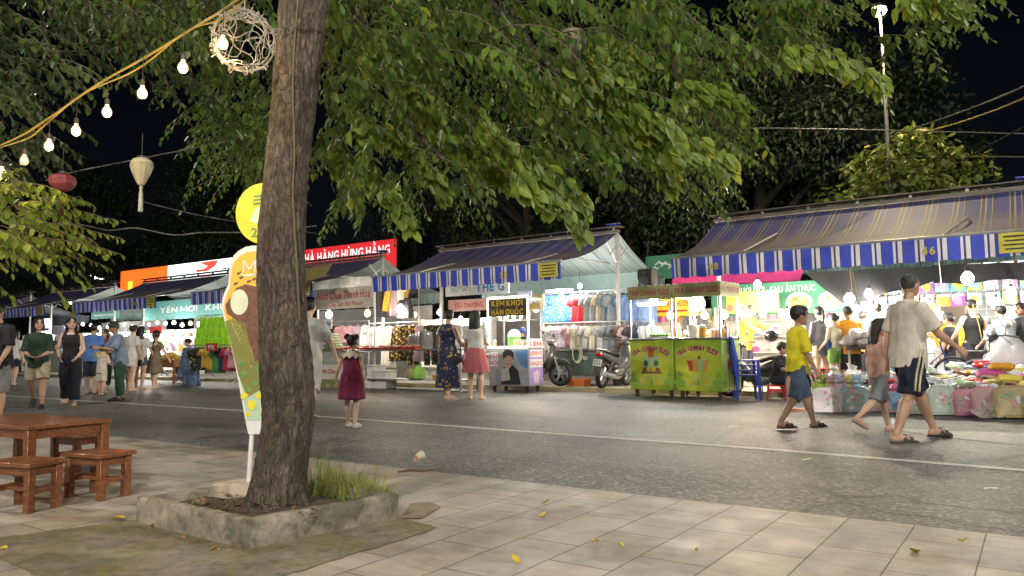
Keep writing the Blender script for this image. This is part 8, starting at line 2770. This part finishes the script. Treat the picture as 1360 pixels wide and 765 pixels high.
person('woman in a pale tee shirt and denim shorts left of the plaid dress', feet(185, 518), rad(185), 1.64, 'b', ('tee', c_('pale_tee', (.56, .56, .54)), .46, .8), ('shorts', M_DENIM, .55), 'long', ((6, 2), (-6, 8)), ((4, 8, 14), (14, 16, 20)), 0, 0, 0, ('sandal', SNB), 1.0, female=True)
person('girl with a ponytail in a brown plaid dress with a white collar', feet(205, 517), rad(160), 1.50, 'a', ('dress', M_PLAID, .50, .6), ('dress', .63, .27, .12, .006), 'ponytail', ((6, 2), (-6, 10)), ((20, 14, 25), (14, 28, 10)), 0, 25, 4, ('sandal', SNB), .98, True, female=True, extra=frill)
person('seated vendor with tied black hair between the plaid dress and the green vests', feet(252, 508), rad(-70), 1.52, 'a', ('tee', c_('pale_blue_top', (.40, .48, .58)), .46, .9), ('trousers', c_('grey_short', (.24, .24, .25)), 1.9), 'bun', ((85, 85, 6), (82, 84, 6)), ((20, 8, 70, .3), (20, 8, 60, .3)), 6, 0, 8, ('sandal', SND), 1.0, sit=.55, female=True)
_q = G(252, 508); plastic_stool('red stool under the seated vendor left of the green vests', (_q.x, _q.y, 0), 0, M_REDP, .53, .34)
person('slim person in dark clothes behind the green vest rack', feet(262, 500), rad(0), 1.62, 'b', ('tee', c_('black_tee', (.02, .02, .024)), .45, .9), ('trousers', c_('dark_shorts', (.025, .03, .05)), 1.9), 'short', arms=((6, 8, 12), (6, 8, 12)))
p_, h_ = row(1090, 409, .35); person('woman in a loose grey jacket with tied hair, back turned, under the right tent', p_, rad(190), h_, 'a', ('shirt', c_('grey_jacket', (.17, .17, .20)), .42, 1.8), ('shorts', c_('beige_shorts', (.52, .44, .32)), .5), 'ponytail', arms=((6, 10, 30), (6, 10, 30)), female=True)
p_, h_ = row(1109, 417, .45); person('woman in a beige sleeveless top and green shorts right of the grey jacket', p_, rad(200), h_, 'a', ('tank', c_('beige_top', (.58, .54, .42)), .46, 0), ('shorts', c_('grass_green', (.16, .30, .06)), .65), 'bun', arms=((10, 10, 40), (16, 10, 50)), female=True)
p_, h_ = row(1128, 408, .35); person('man in an orange tee shirt and black shorts with his back turned', p_, rad(178), h_, 'b', ('tee', c_('orange_tee', (.72, .30, .02)), .43, 1.0), ('shorts', c_('black_shorts', (.015, .015, .02)), 1.1), 'short', ((5, 2), (-4, 6)), ((10, 10, 40), (10, 8, 20)), fat=1.08)
p_, h_ = row(1141, 413, -.35); person('person in an amber shirt leaning over the goods beside the orange shirted man', p_, rad(120), h_, 'b', ('tee', c_('amber_tee', (.66, .36, .06)), .45, .9), ('trousers', c_('dark_shorts', (.025, .03, .05)), 1.9), 'short', arms=((50, 10, 20), (40, 10, 20)), lean=14)
p_, h_ = row(1167, 404, -.1); person('man in a white tee shirt behind the girl in pink', p_, rad(175), h_, 'a', ('tee', c_('white_tee', (.66, .66, .64)), .44, .9), ('shorts', c_('grey_short', (.24, .24, .25)), 1.0), 'short')
p_, h_ = row(1293, 399, .15); person('woman in a black halter top with her back turned before the toy packs', p_, rad(176), h_, 'a', ('tank', c_('black_top', (.014, .014, .018)), .46, 0), ('shorts', c_('dark_shorts', (.025, .03, .05)), .8), 'bun', arms=((12, 24, 20), (12, 24, 20)), female=True, fat=1.08)
p_, h_ = row(1262, 419, -.1); person('boy in a black tee shirt in front of the yellow crate', p_, rad(-150), h_, 'b', ('tee', c_('black_tee', (.02, .02, .024)), .45, .9), ('shorts', c_('dark_shorts', (.025, .03, .05)), 1.0), 'short', child=True)
p_, h_ = row(1230, 437, .25); person('small child in a white shirt facing the camera beside the bicycle', p_, rad(10), h_, 'a', ('tee', c_('white_tee', (.66, .66, .64)), .45, .9), ('shorts', c_('cream_shorts', (.60, .56, .48)), .9), 'crop', child=True)
p_, h_ = row(1336, 406, .55); person('person in a white tee shirt standing by the motorbike at the right edge', p_, rad(185), h_, 'b', ('tee', c_('pale_tee', (.56, .56, .54)), .43, .9), ('shorts', c_('grey_short', (.24, .24, .25)), 1.0), 'short', arms=((20, 16, 30), (30, 14, 30)), lean=8, fat=1.1)
p_, h_ = row(1359, 404, .2); person('man in a dark shirt at the right edge beside the white shirted person', p_, rad(-80), h_, 'c', ('tee', c_('dark_tee', (.05, .05, .06)), .43, .9), ('trousers', c_('dark_shorts', (.025, .03, .05)), 1.9), 'short')
p_, h_ = row(924, 402, .75); person('vendor in a black shirt behind the lemon tea carts', p_, rad(-10), h_, 'b', ('tee', c_('black_tee', (.02, .02, .024)), .44, .9), ('trousers', c_('dark_shorts', (.025, .03, .05)), 1.9), 'short', arms=((30, 10, 50, .3), (30, 10, 50, .3)), lean=6, headpitch=12)
p_, h_ = row(989, 404, -.35); person('vendor in an orange top reaching across the dried fruit stall', p_, rad(40), h_, 'a', ('tee', c_('orange_top', (.68, .28, .05)), .44, 1.6), ('trousers', c_('dark_shorts', (.025, .03, .05)), 1.9), 'bun', arms=((60, 10, 10), (50, 10, 20)), lean=12, female=True)
p_, h_ = row(694, 443, 1.0); pv = person('vendor in a blue cap behind the ice cream cart', p_, rad(-20), max(1.35, h_), 'b', ('tee', c_('black_tee', (.02, .02, .024)), .44, .9), ('trousers', c_('dark_shorts', (.025, .03, .05)), 1.9), 'short', arms=((30, 10, 50), (30, 10, 50)), lean=5)
_H = max(1.35, h_)
mb = MB().ball((0, .0, 0), (.105, .125, .095), 14, 8).box((0, -.15, -.02), (.15, .12, .012), bev=.004)
o = mb.build('cap', c_('cap_blue', (.04, .08, .30))); o.location = Vector(p_) + Vector((-.03, -.04, _H * .965 - .02)); o.rotation_euler = (0, 0, rad(-20)); tag(o, 'blue cap on the head of the ice cream vendor', 'cap')
# things carried
q = Vector(feet(608, 531)); t = thing('shoulder_bag', 'black shoulder bag at the hip of the floral dress woman', 'bag', q + Vector((-.02, -.12, .80)), rad(150))
MB().ball((0, 0, 0), (.15, .06, .11), 14, 8).build('bag', mat('bag_black', (.015, .015, .017), .4), t)
MB().tube([(-.12, 0, .06), (-.10, .02, .3), (.0, .05, .58)], .009, 6).build('strap', mat('bag_black', (.015, .015, .017), .4), t)
q = P(1337, 455, 1.1); mb = MB().lathe([(.12, -.36), (.27, -.32), (.30, -.1), (.26, .14), (.10, .32), (.05, .40), (.09, .46)], 18)
mb.v = [tuple(Vector(v) * (1 + .14 * noise.noise(Vector(v) * 6))) for v in mb.v]
o = mb.build('white_sack', mat('white_bag', (.68, .69, .70), .3, c2=(.6, .61, .63)), ang=40); o.location = (q.x, q.y, .82); tag(o, 'big white sack slung on the motorbike at the right edge', 'bag')
p_, h_ = row(1100, 450, .4)
o = MB().ball((0, 0, 0), (.12, .07, .15), 12, 8).tube([(-.08, 0, .1), (0, 0, .34), (.08, 0, .1)], .008, 5).build('handbag', c_('bag_navy', (.03, .06, .20))); o.location = Vector(p_) + Vector((.0, -.12, .85)); tag(o, 'navy blue handbag between the grey jacket and the green shorts', 'bag')
o = MB().ball((0, 0, 0), (.10, .07, .12), 12, 8).build('plastic_bag', mat('pink_bag', (.66, .36, .42), .3)); q = Vector(feet(616, 531)); o.location = q + Vector((.04, -.06, .78)); tag(o, 'pink plastic bag held between the two women at the ice cream cart', 'bag')
